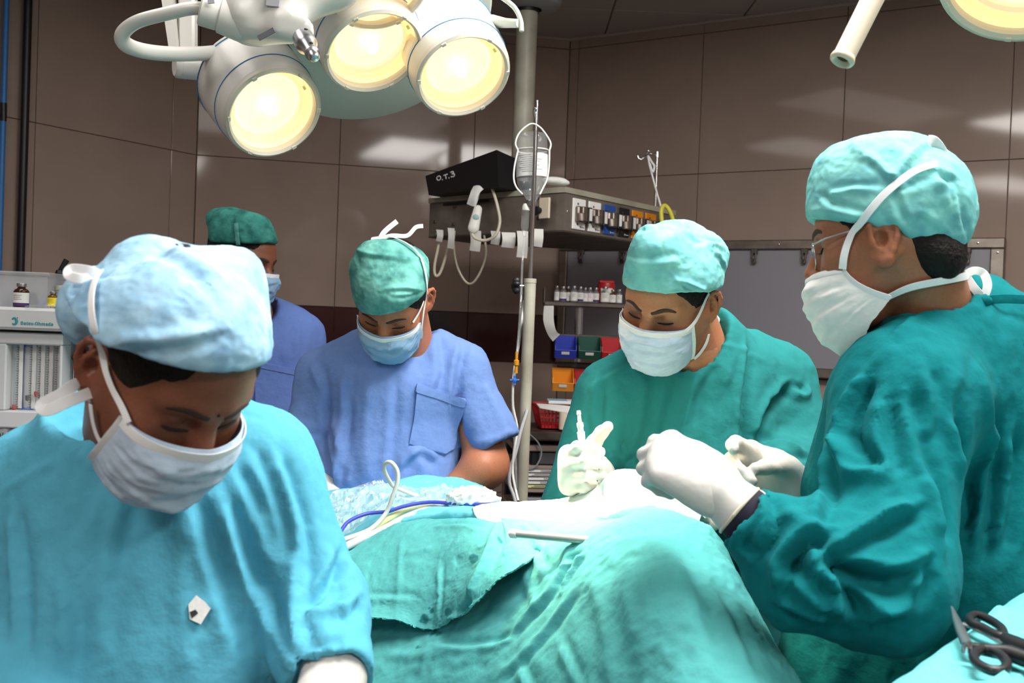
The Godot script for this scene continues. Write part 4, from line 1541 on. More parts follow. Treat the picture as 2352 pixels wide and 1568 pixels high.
func surgeon_mid() -> void:
	var x := head_pose(1540, 696, 1.89, -39.5, 31.0, -15.8, 0.963)
	var who := thing("person", "surgeon in a green gown and mint cap holding a white-tipped tool in one raised glove", "person", Vector3(W(1570, 1000, 2.02).x, 0, W(1570, 1000, 2.02).z))
	var neck := V(1592, 802, 1.955)
	var trunk := Field.new()
	trunk.cap(neck, V(1590, 900, 2.0), 0.062, 0.11, 0.05)
	trunk.cap(V(1590, 960, 2.02), V(1590, 1600, 2.02), 0.10, 0.11, 0.05)
	var hf := add_head(who, x, neck, M.skin_face, 0.5, {"neck": 0.057, "frown": 0.003}, trunk)
	var cf := cap_field([[Vector3(0.0178, 0.0496, -0.0033), Vector3(0.0736, 0.0783, 0.0801)], [Vector3(-0.0065, 0.1407, 0.0510), Vector3(0.0442, 0.0522, 0.0482)], [Vector3(-0.0117, 0.0637, -0.1082), Vector3(0.0844, 0.0420, 0.0423)], [Vector3(-0.0031, 0.1064, -0.0275), Vector3(0.0521, 0.0420, 0.0556)]],
		[[Vector3(0, 0.0831, 0.10), Vector3(0.1018, -0.9244, 0.3814)]])
	add_cap(who, x, cf, M.cap_mint, [
		[3.5, 7, 1, 1560, 505, 1600, 545, 1660, 560, 1680, 570], [-4, 9, 1, 1640, 580, 1660, 600, 1672, 640], [3, 6, 0, 1600, 568, 1640, 562, 1670, 575],
		[-3, 6, 1, 1570, 650, 1600, 665, 1620, 672], [2.5, 5, 0, 1545, 640, 1590, 655, 1620, 668], [2.5, 5, 0, 1428, 628, 1445, 622], [-2.5, 5, 0, 1428, 640, 1448, 634],
		[-4, 8, 1, 1455, 530, 1490, 520, 1510, 505], [3, 10, 0, 1490, 580, 1540, 540, 1600, 535], [2.5, 9, 1, 1440, 590, 1490, 600, 1560, 590]], 17)
	var mask := add_mask(who, x, M.mask_blue, {"seed": 12, "folds": [[-0.35, 0.35, -0.2, 0.95, 0.005, 0.05], [-0.2, 0.45, 0.8, 0.52, -0.004, 0.04], [-0.1, 0.8, 0.7, 0.75, -0.003, 0.04]]})
	add_tie(mask, x, [hf, cf], [[1572, 758], [1590, 740], [1605, 710], [1615, 685], [1622, 672]], 0.0075)
	add_tie(mask, x, [hf], [[1590, 820], [1604, 808], [1618, 785], [1622, 765]], 0.007)
	add_ribbon(mask, "tie", [V(1625, 745, 1.93), V(1640, 750, 1.95), V(1648, 735, 1.97), V(1646, 720, 1.98)], V(1700, 700, 1.0) - V(1640, 740, 1.95), 0.009, M.tape_white)
	# short hair before the ear
	add_cap(who, x, hair_field(Vector3(0, 0.064, 0.1), 0.044), M.hair, [], 2, "hair", 0.0012, 0.0035)
	# gown
	var f := Field.new()
	var side := (CAM.basis * Basis(Vector3.UP, deg_to_rad(-28)) * Vector3(0, 0, 1)).normalized()
	f.cap(V(1570, 980, 2.03), V(1565, 1180, 2.02), 0.185, 0.19, 0.06, 0, side, 0.74)
	f.cap(V(1565, 1180, 2.02), V(1580, 1750, 2.03), 0.19, 0.20, 0.06, 0, side, 0.76)
	f.cap(V(1640, 820, 2.0), V(1775, 868, 2.06), 0.062, 0.074, 0.07)
	f.cap(V(1630, 812, 2.0), V(1705, 822, 2.05), 0.050, 0.052, 0.04)
	f.cap(V(1560, 830, 1.98), V(1415, 905, 1.97), 0.058, 0.070, 0.07)
	f.cap(V(1785, 880, 2.06), V(1850, 1060, 2.0), 0.076, 0.066, 0.03)
	f.cap(V(1850, 1060, 2.0), V(1700, 1125, 1.78), 0.066, 0.048, 0.03)
	f.cap(V(1405, 915, 1.97), V(1318, 1170, 1.97), 0.072, 0.064, 0.03)
	f.cap(V(1318, 1180, 1.97), V(1345, 1112, 1.90), 0.060, 0.044, 0.03)
	f.cap(V(1605, 860, 1.985), V(1630, 782, 1.985), 0.090, 0.067, 0.03)
	f.cap(V(1584, 850, 1.955), V(1602, 720, 1.94), 0.056, 0.062, 0.010, 1)
	add_cloth("gown", who, f, M.gown_green, 1.0, 0.0062, [
		[7, 11, 1, 1715, 790, 1705, 900, 1700, 1000, 1705, 1060], [-6, 10, 0, 1722, 830, 1712, 940, 1708, 1040], [7, 10, 1, 1810, 880, 1770, 920, 1750, 960, 1740, 1000], [-7, 10, 0, 1815, 900, 1780, 930, 1755, 970],
		[6, 9, 1, 1830, 895, 1850, 900, 1856, 888], [6, 10, 1, 1740, 1020, 1780, 1010, 1840, 1030], [-6, 9, 0, 1745, 1010, 1800, 1040, 1860, 1050], [6, 9, 0, 1720, 1040, 1770, 1060, 1830, 1075], [5, 9, 1, 1690, 1060, 1740, 1055, 1790, 1090],
		[6, 10, 1, 1375, 870, 1372, 960, 1378, 1060, 1382, 1120], [-5, 10, 0, 1365, 900, 1365, 1000, 1372, 1090], [5, 9, 1, 1345, 960, 1352, 1050, 1340, 1130],
		[5, 14, 0, 1480, 870, 1470, 960, 1440, 1060], [4, 12, 1, 1540, 880, 1510, 1000, 1470, 1090], [4, 12, 0, 1600, 850, 1580, 960, 1560, 1060], [4, 11, 1, 1640, 830, 1600, 900, 1580, 980], [4, 10, 0, 1560, 1000, 1500, 1060, 1440, 1090],
		[3, 10, 1, 1420, 1010, 1440, 1060, 1500, 1080], [3, 8, 1, 1380, 868, 1420, 848, 1460, 830], [2.5, 5, 0, 1600, 800, 1640, 795, 1690, 800, 1760, 830], [4, 9, 1, 1655, 790, 1640, 810, 1600, 830], [3, 9, 0, 1690, 800, 1660, 900, 1650, 1000],
		[3, 10, 1, 1290, 1130, 1310, 1120, 1330, 1140]], 37, 0.004, 0.0014, 1.6)
	raised_tool()
	legs(who, V(1580, 1700, 2.03), -0.5, 0.85, M.scrub_dim)
	# raised fist round the upright tool, knuckles towards us, thumb on top
	var wrist := V(1352, 1092, 1.85)
	var hx := Transform3D(hand_basis(CAM.basis * Vector3(-0.42, 0.22, 0.88), CAM.basis * Vector3(0.9, 0.1, 0.42)).scaled_local(Vector3.ONE * 1.14), wrist)
	add_hand(who, "glove", hx, 1.0, [[42, 82, 50], [56, 86, 50], [62, 86, 50], [66, 82, 50]], [56, 56, 14, 0.72], M.glove, 6.0, 0.03)
	hx = Transform3D(hand_basis(V(1600, 1125, 1.72) - V(1700, 1125, 1.78), Vector3.DOWN), V(1690, 1125, 1.775))
	add_hand(who, "glove", hx, 1.0, FIST, [20, 30, 30], M.glove, 3.0, 0.05)

func raised_tool() -> void:
	var t := thing("suction_tip", "slim white-tipped tool held upright in the raised gloved hand", "instrument", V(1338, 1060, 1.735))
	var mb := MB.new()
	mb.tube([V(1341, 1130, 1.745), V(1338, 1040, 1.74), V(1336, 1000, 1.737)], [0.004, 0.0045, 0.006], 12)
	part("shaft", mb, M.cable_white, t)
	mb = MB.new()
	mb.lathe([[0.0, 0.0], [0.0065, 0.0], [0.0068, 0.012], [0.005, 0.014], [0.005, 0.020], [0.006, 0.022], [0.0058, 0.028], [0.0035, 0.030], [0.003, 0.042], [0.0042, 0.044], [0.003, 0.050], [0.0, 0.050]], along(V(1336, 1008, 1.737), V(1331, 962, 1.737) - V(1336, 1008, 1.737)), 18)
	part("tip", mb, M.white, t)

func hair_field(front: Vector3, low: float, nape := false) -> Field:
	var f := Field.new()
	f.ell(Vector3(0, 0.052, -0.018), Vector3(0.0812, 0.0970, 0.1040), 0.02)
	f.ell(Vector3(0, 0.047, 0.024), Vector3(0.0735, 0.077, 0.069), 0.02)
	if nape: f.ell(Vector3(0, -0.018, -0.062), Vector3(0.068, 0.050, 0.0455), 0.02)
	f.half(Vector3(0, low - 0.055, 0.03), Vector3(0, -1, 0.25), 0.004)
	f.ell(Vector3(0, -0.01, 0.09), Vector3(0.11, 0.085, 0.062), 0.008, 1)
	f.ell(Vector3(0, -0.05, 0.03), Vector3(0.11, 0.072, 0.045), 0.01, 1)
	return f

func surgeon_right() -> void:
	var x := head_pose(2038, 580, 1.43, -115.0, 10.0, 6.0, 0.955)
	var who := thing("person", "surgeon in profile at the right, deep green gown, mint cap, glasses, both gloved hands forward", "person", Vector3(W(2160, 1000, 1.52).x, 0, W(2160, 1000, 1.52).z))
	var neck := V(2120, 730, 1.47)
	var trunk := Field.new()
	trunk.cap(neck, V(2140, 900, 1.52), 0.068, 0.12, 0.05)
	trunk.cap(V(2140, 950, 1.54), V(2160, 1800, 1.54), 0.12, 0.12, 0.05)
	var hf := add_head(who, x, neck, M.skin_mid, 0.35, {"neck": 0.066, "ear": 1.22, "flat": -0.08, "fore": 0.012}, trunk)
	add_cap(who, x, hair_field(Vector3.ZERO, 0.0, true), M.hair, [], 2, "hair", 0.0012, 0.0035)
	var cf := cap_field([[Vector3(0, 0.072, -0.008), Vector3(0.080, 0.084, 0.092)], [Vector3(0.0, 0.130, 0.034), Vector3(0.060, 0.046, 0.050)], [Vector3(0.0, 0.060, -0.072), Vector3(0.074, 0.066, 0.050)], [Vector3(0.0, 0.125, -0.03), Vector3(0.06, 0.042, 0.05)]],
		[[Vector3(0, 0.070, 0.10), Vector3(0, -1, 0.48)]])
	add_cap(who, x, cf, M.cap_mint, [
		[4, 9, 0, 1960, 320, 1985, 370, 2020, 400, 2055, 420], [-4, 8, 1, 1985, 360, 2020, 390, 2055, 425], [-4, 8, 1, 2060, 420, 2090, 370, 2130, 330], [4, 8, 0, 2050, 415, 2080, 375, 2120, 340],
		[-4, 8, 1, 2060, 440, 2075, 480, 2090, 510], [4, 8, 0, 2045, 450, 2065, 490, 2085, 520], [3.5, 7, 1, 1880, 450, 1920, 475, 1980, 490], [3, 6, 0, 1870, 480, 1930, 490, 1990, 500], [3, 7, 1, 1900, 440, 1960, 430, 2020, 430],
		[3.5, 8, 0, 2080, 445, 2140, 425, 2180, 420], [3.5, 8, 1, 2150, 390, 2175, 430, 2185, 470], [3, 8, 1, 2190, 420, 2205, 480, 2215, 540], [-3, 8, 1, 2040, 500, 2080, 540, 2140, 560, 2200, 570], [3, 7, 0, 2100, 480, 2150, 510, 2210, 560], [-3.5, 8, 1, 2150, 385, 2165, 400, 2200, 410]], 29)
	var mask := add_mask(who, x, M.mask_white, {"edge": [[0.064, 0.004, 0.060], [0.068, -0.014, 0.050], [0.070, -0.026, 0.040], [0.071, -0.035, 0.029], [0.070, -0.042, 0.018], [0.068, -0.047, 0.009], [0.066, -0.052, 0.0]], "seed": 15, "drop": -0.026, "crumple": 0.005, "band": 0.006, "pleat": 0.005})
	add_tie(mask, x, [hf, cf], [[1937, 616], [1942, 580], [1965, 530], [1995, 490], [2025, 455], [2060, 425], [2100, 397], [2135, 385], [2150, 382]], 0.0105, 0.0025)
	add_ribbon(mask, "tie", [V(2150, 384, 1.36), V(2166, 382, 1.37), V(2164, 350, 1.38), V(2146, 325, 1.37), V(2132, 322, 1.37)], V(2200, 200, 1.0) - V(2150, 350, 1.37), 0.014, M.tape_white)
	add_tie(mask, x, [hf], [[2015, 688], [2050, 670], [2090, 655], [2140, 645], [2190, 637], [2222, 632]], 0.011, 0.003)
	add_ribbon(mask, "tie", [V(2215, 634, 1.43), V(2235, 622, 1.43), V(2258, 628, 1.43), V(2268, 655, 1.42), V(2258, 680, 1.42), V(2240, 665, 1.42), V(2222, 640, 1.43)], V(2200, 500, 1.0) - V(2240, 650, 1.43), 0.012, M.tape_white)
	glasses(who, x)
	# gown
	var f := Field.new()
	var fw := (CAM.basis * Basis(Vector3.UP, deg_to_rad(-100)) * Vector3(0, 0, 1)).normalized()
	f.cap(V(2185, 960, 1.56), V(2190, 1300, 1.56), 0.185, 0.19, 0.06, 0, fw, 0.78)
	f.cap(V(2190, 1300, 1.56), V(2200, 2100, 1.58), 0.19, 0.22, 0.06, 0, fw, 0.82)
	f.cap(V(2020, 1430, 1.62), V(1940, 2100, 1.64), 0.15, 0.19, 0.06)
	f.cap(V(2140, 790, 1.50), V(2075, 900, 1.38), 0.085, 0.085, 0.08)
	f.cap(V(2180, 800, 1.54), V(2130, 900, 1.70), 0.085, 0.080, 0.08)
	f.cap(V(2220, 800, 1.52), V(2300, 900, 1.54), 0.085, 0.10, 0.08)
	f.cap(V(2068, 925, 1.37), V(2020, 1330, 1.25), 0.090, 0.086, 0.05)
	f.cap(V(2020, 1335, 1.25), V(1870, 1310, 1.24), 0.084, 0.076, 0.04)
	f.cone(V(1885, 1318, 1.24), V(1714, 1182, 1.261), 0.078, 0.0455, 0.03)
	f.cap(V(2080, 930, 1.68), V(1965, 1180, 1.70), 0.085, 0.075, 0.04)
	f.cap(V(1965, 1180, 1.70), V(1890, 1160, 1.64), 0.070, 0.050, 0.04)
	f.cap(V(2020, 930, 1.52), V(1975, 1120, 1.54), 0.080, 0.085, 0.06)
	f.cap(V(2120, 800, 1.47), V(2115, 735, 1.47), 0.092, 0.078, 0.03)
	f.cap(V(2120, 790, 1.47), V(2100, 640, 1.46), 0.066, 0.080, 0.010, 1)
	f.cone(V(1742, 1206, 1.257), V(1704, 1174, 1.263), 0.0385, 0.039, 0.003, 1)
	add_cloth("gown", who, f, M.gown_deep, 0.98, 0.0052, [
		[9, 10, 1, 2100, 1170, 2020, 1210, 1950, 1250, 1905, 1275], [-7, 9, 1, 1910, 1280, 2000, 1310, 2080, 1310, 2130, 1280], [9, 12, 1, 1915, 1290, 1990, 1350, 2060, 1380, 2100, 1370], [-8, 12, 0, 1920, 1290, 1980, 1330, 2050, 1345],
		[8, 11, 1, 1905, 1285, 1940, 1370, 1960, 1420], [-8, 10, 0, 1912, 1290, 1950, 1350, 1985, 1400], [8, 10, 1, 1900, 1220, 1845, 1240, 1805, 1290, 1800, 1350], [-7, 10, 0, 1880, 1225, 1830, 1260, 1800, 1330], [7, 10, 1, 1800, 1300, 1850, 1340, 1890, 1375, 1930, 1380],
		[6, 9, 1, 1875, 1240, 1885, 1300, 1880, 1350], [7, 11, 1, 2130, 1300, 2110, 1360, 2050, 1400, 2000, 1420], [7, 10, 0, 1990, 1425, 2040, 1420, 2090, 1390], [-6, 10, 1, 1790, 1390, 1850, 1420, 1900, 1430],
		[6, 10, 1, 1760, 1120, 1770, 1200, 1740, 1270], [5, 10, 0, 1790, 1180, 1830, 1190, 1850, 1210], [5, 9, 1, 1700, 1250, 1720, 1270, 1735, 1290], [5, 9, 0, 1745, 1140, 1725, 1180, 1690, 1250],
		[8, 12, 1, 1990, 860, 1945, 960, 1950, 1060, 2000, 1080], [-6, 11, 0, 1985, 880, 1960, 970, 1935, 1010], [7, 11, 1, 1930, 1000, 1960, 1030, 2000, 1060, 2020, 1075], [6, 11, 1, 1905, 1030, 1900, 1130, 1880, 1200],
		[7, 14, 1, 2080, 900, 2110, 1020, 2150, 1120, 2170, 1240], [-7, 13, 0, 2060, 900, 2080, 1000, 2130, 1110], [6, 12, 1, 2040, 920, 2030, 1010, 2060, 1090], [8, 14, 1, 2190, 960, 2215, 1090, 2220, 1200], [-10, 14, 0, 2210, 1010, 2225, 1120, 2215, 1230],
		[8, 14, 1, 2280, 960, 2270, 1100, 2255, 1250], [-8, 12, 0, 2300, 1060, 2290, 1180, 2265, 1290], [8, 12, 1, 2330, 1000, 2320, 1140, 2300, 1260], [6, 11, 0, 2240, 840, 2260, 960, 2255, 1080],
		[4, 8, 1, 2040, 770, 2090, 735, 2150, 712, 2230, 700], [3, 7, 0, 2060, 745, 2110, 718, 2170, 700], [4, 10, 0, 2200, 860, 2180, 900, 2170, 980], [4, 12, 1, 2130, 850, 2150, 930, 2140, 1010]], 53, 0.0045, 0.0015, 1.8)
	legs(who, V(2200, 2050, 1.58), -1.75, 0.85, M.scrub_dim)
	var face := CAM.origin - V(2300, 700, 1.4)
	add_ribbon(who, "gown_tie", [V(2225, 695, 1.44), V(2262, 690, 1.42), V(2310, 686, 1.41), V(2400, 690, 1.42)], face, 0.013, M.gown_deep, 0.003)
	add_ribbon(who, "gown_tie", [V(2262, 686, 1.42), V(2275, 720, 1.415), V(2310, 765, 1.41), V(2352, 800, 1.40), V(2380, 840, 1.4)], face, 0.010, M.gown_deep, 0.003)
	add_ribbon(who, "undershirt_edge", [V(2228, 705, 1.45), V(2265, 745, 1.437), V(2310, 790, 1.425), V(2352, 835, 1.42)], face, [0.004, 0.008, 0.012, 0.014, 0.016, 0.016, 0.016, 0.014, 0.014, 0.012, 0.012, 0.010, 0.010, 0.009, 0.008, 0.007, 0.006, 0.005, 0.004], M.mask_white, 0.003)
	var kn := MB.new()
	kn.tube([V(2250, 692, 1.42), V(2262, 690, 1.412), V(2274, 692, 1.42)], [0.006, 0.010, 0.006], 10)
	part("tie_knot", kn, M.gown_deep, who)
	# left hand: a fist seen from its back, thumb side up, knuckles away to the left
	var w0 := V(1660, 1134, 1.272)
	var hx := Transform3D(hand_basis(V(1500, 1036, 1.30) - w0, Vector3(0, -0.55, -1.0)).scaled_local(Vector3(1.06, 1.0, 1.06)), w0)
	add_hand(who, "glove", hx, -1.0, [[58, 82, 45], [64, 86, 50], [68, 88, 50], [70, 84, 50]], [4, 42, 25], M.glove, 2.0, 0.0)
	var dir := (V(1700, 1172, 1.262) - V(1640, 1120, 1.275)).normalized()
	var gx := along(V(1626, 1109, 1.278), dir)
	var gc := MB.new()
	gc.lathe([[0.024, 0.0], [0.0285, 0.008], [0.0305, 0.016], [0.0315, 0.022], [0.0310, 0.026], [0.0325, 0.034], [0.0345, 0.044], [0.0358, 0.050], [0.0350, 0.053], [0.032, 0.048], [0.026, 0.02]], gx, 40)
	part("glove_cuff", gc, M.glove, who)
	var ring := []
	for k in 28: ring.append(gx * Vector3(cos(TAU * k / 28) * 0.0358, 0.0515, sin(TAU * k / 28) * 0.0358))
	var rim := MB.new()
	rim.tube(ring, 0.0024, 8, false, 1.0, Vector3.ZERO, true)
	part("cuff_rim", rim, M.cream, who)
	var rib := MB.new()
	var prof := [[0.030, 0.044], [0.0348, 0.050]]
	for k in 5: prof.append([0.0362 + 0.0004 * (k % 2), 0.054 + k * 0.006])
	prof.append([0.034, 0.09])
	rib.lathe(prof, gx, 56)
	part("knit_cuff", rib, M.dark_rib, who, "dark ribbed cuff between glove and sleeve")
	# right hand behind it, palm towards us, fingers reaching left
	var w1 := V(1822, 1126, 1.62)
	hx = Transform3D(hand_basis(V(1700, 1062, 1.60) - w1, V(1720, 1180, 1.40) - V(1760, 1090, 1.62)).scaled_local(Vector3.ONE * 1.12), w1)
	add_hand(who, "glove", hx, 1.0, [[28, 32, 20], [48, 55, 30], [64, 66, 40], [70, 68, 40]], [2, 30, 8], M.glove, 4.0, 0.05)

func glasses(who: Node3D, x: Transform3D) -> void:
	var mb := MB.new()
	var gl := MB.new()
	for s in [-1.0, 1.0]:
		var ring := []
		for k in 24:
			var a := TAU * k / 24
			var q := Vector2(cos(a), sin(a))
			q = Vector2(signf(q.x) * pow(absf(q.x), 0.7) * 0.025, signf(q.y) * pow(absf(q.y), 0.75) * 0.018)
			ring.append(x * Vector3(s * 0.035 + q.x, 0.010 + q.y, 0.107 - absf(s * 0.035 + q.x) * 0.18))
		mb.tube(ring, 0.0011, 6, false, 1.0, Vector3.ZERO, true)
		var P := PackedVector3Array([x * Vector3(s * 0.035, 0.010, 0.1007)])
		for k in 24:
			var o := gl.v.size()
			gl.tri(P[0], ring[k], ring[(k + 1) % 24])
	part("eyeglasses", mb, M.alu, who, "thin metal-framed eyeglasses")
	var eg: Node3D = who.get_child(-1)
	for s in [-1.0, 1.0]:
		var tm := MB.new()
		tm.tube([x * Vector3(s * 0.060, 0.022, 0.096), x * Vector3(s * 0.074, 0.024, 0.075), x * Vector3(s * 0.079, 0.028, 0.02), x * Vector3(s * 0.079, 0.027, -0.004)], 0.0013, 8)
		part("temple", tm, M.alu, eg)
	var br := MB.new()
	br.tube([x * Vector3(-0.010, 0.016, 0.105), x * Vector3(0, 0.019, 0.108), x * Vector3(0.010, 0.016, 0.105)], 0.0011, 6)
	part("bridge", br, M.alu, eg)
	part("lens", gl, M.glass, eg)

func nurse_back() -> void:
	var x := head_pose(552.5, 611.2, 2.78, 68.0, 17.5, 0.3, 0.935)
	var who := thing("person", "standing person in blue scrubs and tall dark teal cap, half hidden behind the front nurse", "person", Vector3(W(610, 900, 2.86).x, 0, W(610, 900, 2.86).z))
	var neck := V(575, 690, 2.82)
	var trunk := Field.new()
	trunk.cap(neck, V(592, 790, 2.88), 0.052, 0.07, 0.05)
	trunk.cap(V(600, 820, 2.89), V(600, 1400, 2.89), 0.085, 0.09, 0.05)
	trunk.cap(V(690, 770, 2.88), V(700, 1010, 2.84), 0.045, 0.040, 0.03)
	trunk.cap(V(700, 1010, 2.84), V(680, 1100, 2.66), 0.038, 0.03, 0.03)
	var hf := add_head(who, x, neck, M.skin_deep, 0.0, {"neck": 0.050}, trunk)
	add_cap(who, x, hair_field(Vector3.ZERO, 0.0), M.hair, [], 2, "hair", 0.002, 0.004)
	var cf := cap_field([[Vector3(-0.0320, 0.0896, -0.0104), Vector3(0.0485, 0.0843, 0.0575)], [Vector3(-0.0295, 0.1293, 0.0356), Vector3(0.0421, 0.0703, 0.0420)], [Vector3(0.0311, 0.1146, -0.1015), Vector3(0.0790, 0.0420, 0.0633)], [Vector3(0.0043, 0.1164, -0.0478), Vector3(0.0547, 0.0482, 0.0420)]],
		[[Vector3(0, 0.0966, 0.10), Vector3(0.0737, -0.9672, 0.2539)]])
	cf.half(Vector3(0, 0.168, 0), Vector3(0, 1, 0.0), 0.035)
	add_cap(who, x, cf, M.cap_teal, [[3, 6, 0, 540, 468, 543, 510, 547, 560], [-2.5, 6, 1, 600, 475, 615, 500, 625, 520], [2.5, 6, 0, 475, 485, 520, 470, 580, 466, 620, 470], [3, 5, 0, 590, 560, 610, 562, 630, 565]], 41)
	var strip := MB.new()
	add_tie(who, x, [cf], [[541, 466], [543, 490], [545, 520], [548, 558]], 0.012, 0.004, M.cap_green)
	add_mask(who, x, M.mask_dim, {"seed": 21})
	var f := Field.new()
	var front := (CAM.basis * Basis(Vector3.UP, 0.2) * Vector3(0, 0, 1)).normalized()
	f.cap(V(605, 830, 2.87), V(600, 1400, 2.88), 0.165, 0.17, 0.06, 0, front, 0.75)
	f.cap(V(610, 720, 2.87), V(690, 765, 2.89), 0.05, 0.060, 0.06)
	f.cap(V(560, 720, 2.87), V(480, 770, 2.89), 0.05, 0.060, 0.06)
	f.cone(V(688, 760, 2.89), V(702, 915, 2.87), 0.058, 0.056, 0.03)
	f.cone(V(480, 770, 2.89), V(450, 930, 2.87), 0.058, 0.056, 0.03)
	f.cone(V(700, 895, 2.87), V(704, 930, 2.87), 0.042, 0.042, 0.005, 1)
	f.cap(V(580, 700, 2.83), V(600, 690, 2.7), 0.062, 0.066, 0.01, 1)
	add_cloth("scrub_top", who, f, M.scrub_dim, 1.0, 0.011, [[6, 10, 1, 690, 740, 690, 820, 686, 900], [4, 10, 0, 650, 720, 655, 780, 650, 830], [4, 9, 1, 640, 830, 645, 900, 640, 960]], 61, 0.004, 0.001)
	pocket(who, f, [[585, 830], [690, 850], [686, 862], [660, 952], [645, 958], [588, 945]], [[584, 830], [692, 850], [688, 864], [586, 842]], M.scrub_dim)
	legs(who, V(600, 1350, 2.88), 0.2, 0.85, M.scrub_dim)

# ---------------------------------------------------------------- surgical lamps
func cam_dir(x: float, y: float, z: float) -> Vector3: return (CAM.basis * Vector3(x, y, z)).normalized()

func lamp_head(t: Node3D, c: Vector3, n: Vector3, r: float, long: float, aim: Vector3, energy: float, glow: float) -> void:
	# housing with its open face at c, turned towards n
	var x := along(c, -n)
	var mb := MB.new()
	mb.lathe([[r * 0.90, 0.004], [r * 0.985, 0.0], [r * 1.01, 0.006], [r * 1.03, 0.03], [r * 1.07, long * 0.55], [r * 1.06, long * 0.8], [r * 0.98, long * 0.93], [r * 0.8, long * 0.99], [r * 0.3, long], [0.0, long]], x, 56)
	part("housing", mb, M.lamp_white, t)
	var bl := MB.new()
	for q in [[0.040, 1.037], [long * 0.80, 1.065]]:
		var ring := []
		for k in 56: ring.append(x * Vector3(cos(TAU * k / 56) * r * q[1], q[0], sin(TAU * k / 56) * r * q[1]))
		var b2 := MB.new()
		b2.tube(ring, 0.0014, 6, false, 1.0, Vector3.ZERO, true)
		part("blue_line", b2, M.blue_line, t)
	var rim := MB.new()
	rim.lathe([[r * 0.87, 0.010], [r * 0.88, -0.004], [r * 0.93, -0.009], [r * 0.985, -0.005], [r * 1.0, 0.004]], x, 56)
	part("rim", rim, M.lamp_rim, t)
	var clip := MB.new()
	for k in 6:
		var a := TAU * k / 6 + 0.3
		clip = MB.new()
		clip.box(Vector3(0.007, 0.004, 0.010), x * Transform3D(Basis(Vector3.UP, -a), Vector3(cos(a), 0, sin(a)) * r * 0.93 + Vector3(0, -0.009, 0)), 0.001)
		part("rim_clip", clip, M.lamp_rim, t)
	var bowl := MB.new()
	bowl.lathe([[r * 0.87, 0.010], [r * 0.84, 0.030], [r * 0.74, 0.040], [r * 0.73, 0.036], [r * 0.70, 0.050], [r * 0.55, 0.075], [r * 0.3, 0.095], [0.0, 0.1]], x, 48)
	part("reflector", bowl, light_mat(Color(1.0, 0.80, 0.42), glow * 0.85), t)
	var ring2 := MB.new()
	ring2.lathe([[r * 0.76, 0.030], [r * 0.72, 0.024], [r * 0.68, 0.030], [r * 0.70, 0.040]], x, 48)
	part("reflector_ring", ring2, light_mat(Color(1.0, 0.72, 0.36), glow * 0.62), t)
	var disc := MB.new()
	disc.lathe([[r * 0.69, 0.040], [r * 0.45, 0.036], [0.0, 0.034]], x, 40)
	part("diffuser", disc, light_mat(Color(1.0, 0.88, 0.62), glow * 1.05), t)
	var bulb := MB.new()
	bulb.lathe([[0.0, -0.002], [0.008, 0.0], [0.012, 0.008], [0.012, 0.025], [0.008, 0.034]], x, 16)
	part("bulb", bulb, light_mat(Color(1.0, 0.95, 0.82), 4.0), t)
	var tab := MB.new()
	tab.box(Vector3(0.010, 0.004, 0.006), x * Transform3D(Basis(Vector3.UP, 0.7), Vector3(r * 0.56, 0.02, r * 0.56)), 0.001)
	part("tab", tab, M.hose_pale, t)
	var gl := MB.new()
	gl.lathe([[r * 0.88, 0.004], [r * 0.5, 0.0015], [0.0, 0.001]], x, 40)
	part("front_glass", gl, M.glass, t)
	var l := SpotLight3D.new()
	l.name = "lamp_light"
	l.light_color = Color(1.0, 0.90, 0.74)
	l.light_energy = energy
	l.spot_angle = 15.0
	l.spot_angle_attenuation = 0.9
	l.spot_range = 12.0
	l.spot_attenuation = 2.0
	l.light_size = r * 0.6
	l.shadow_enabled = true
	t.add_child(l, true)
	var p := c + n * 0.02
	l.global_transform = Transform3D(Basis.looking_at(aim - p, Vector3(0.3, 0.2, 1)), p)

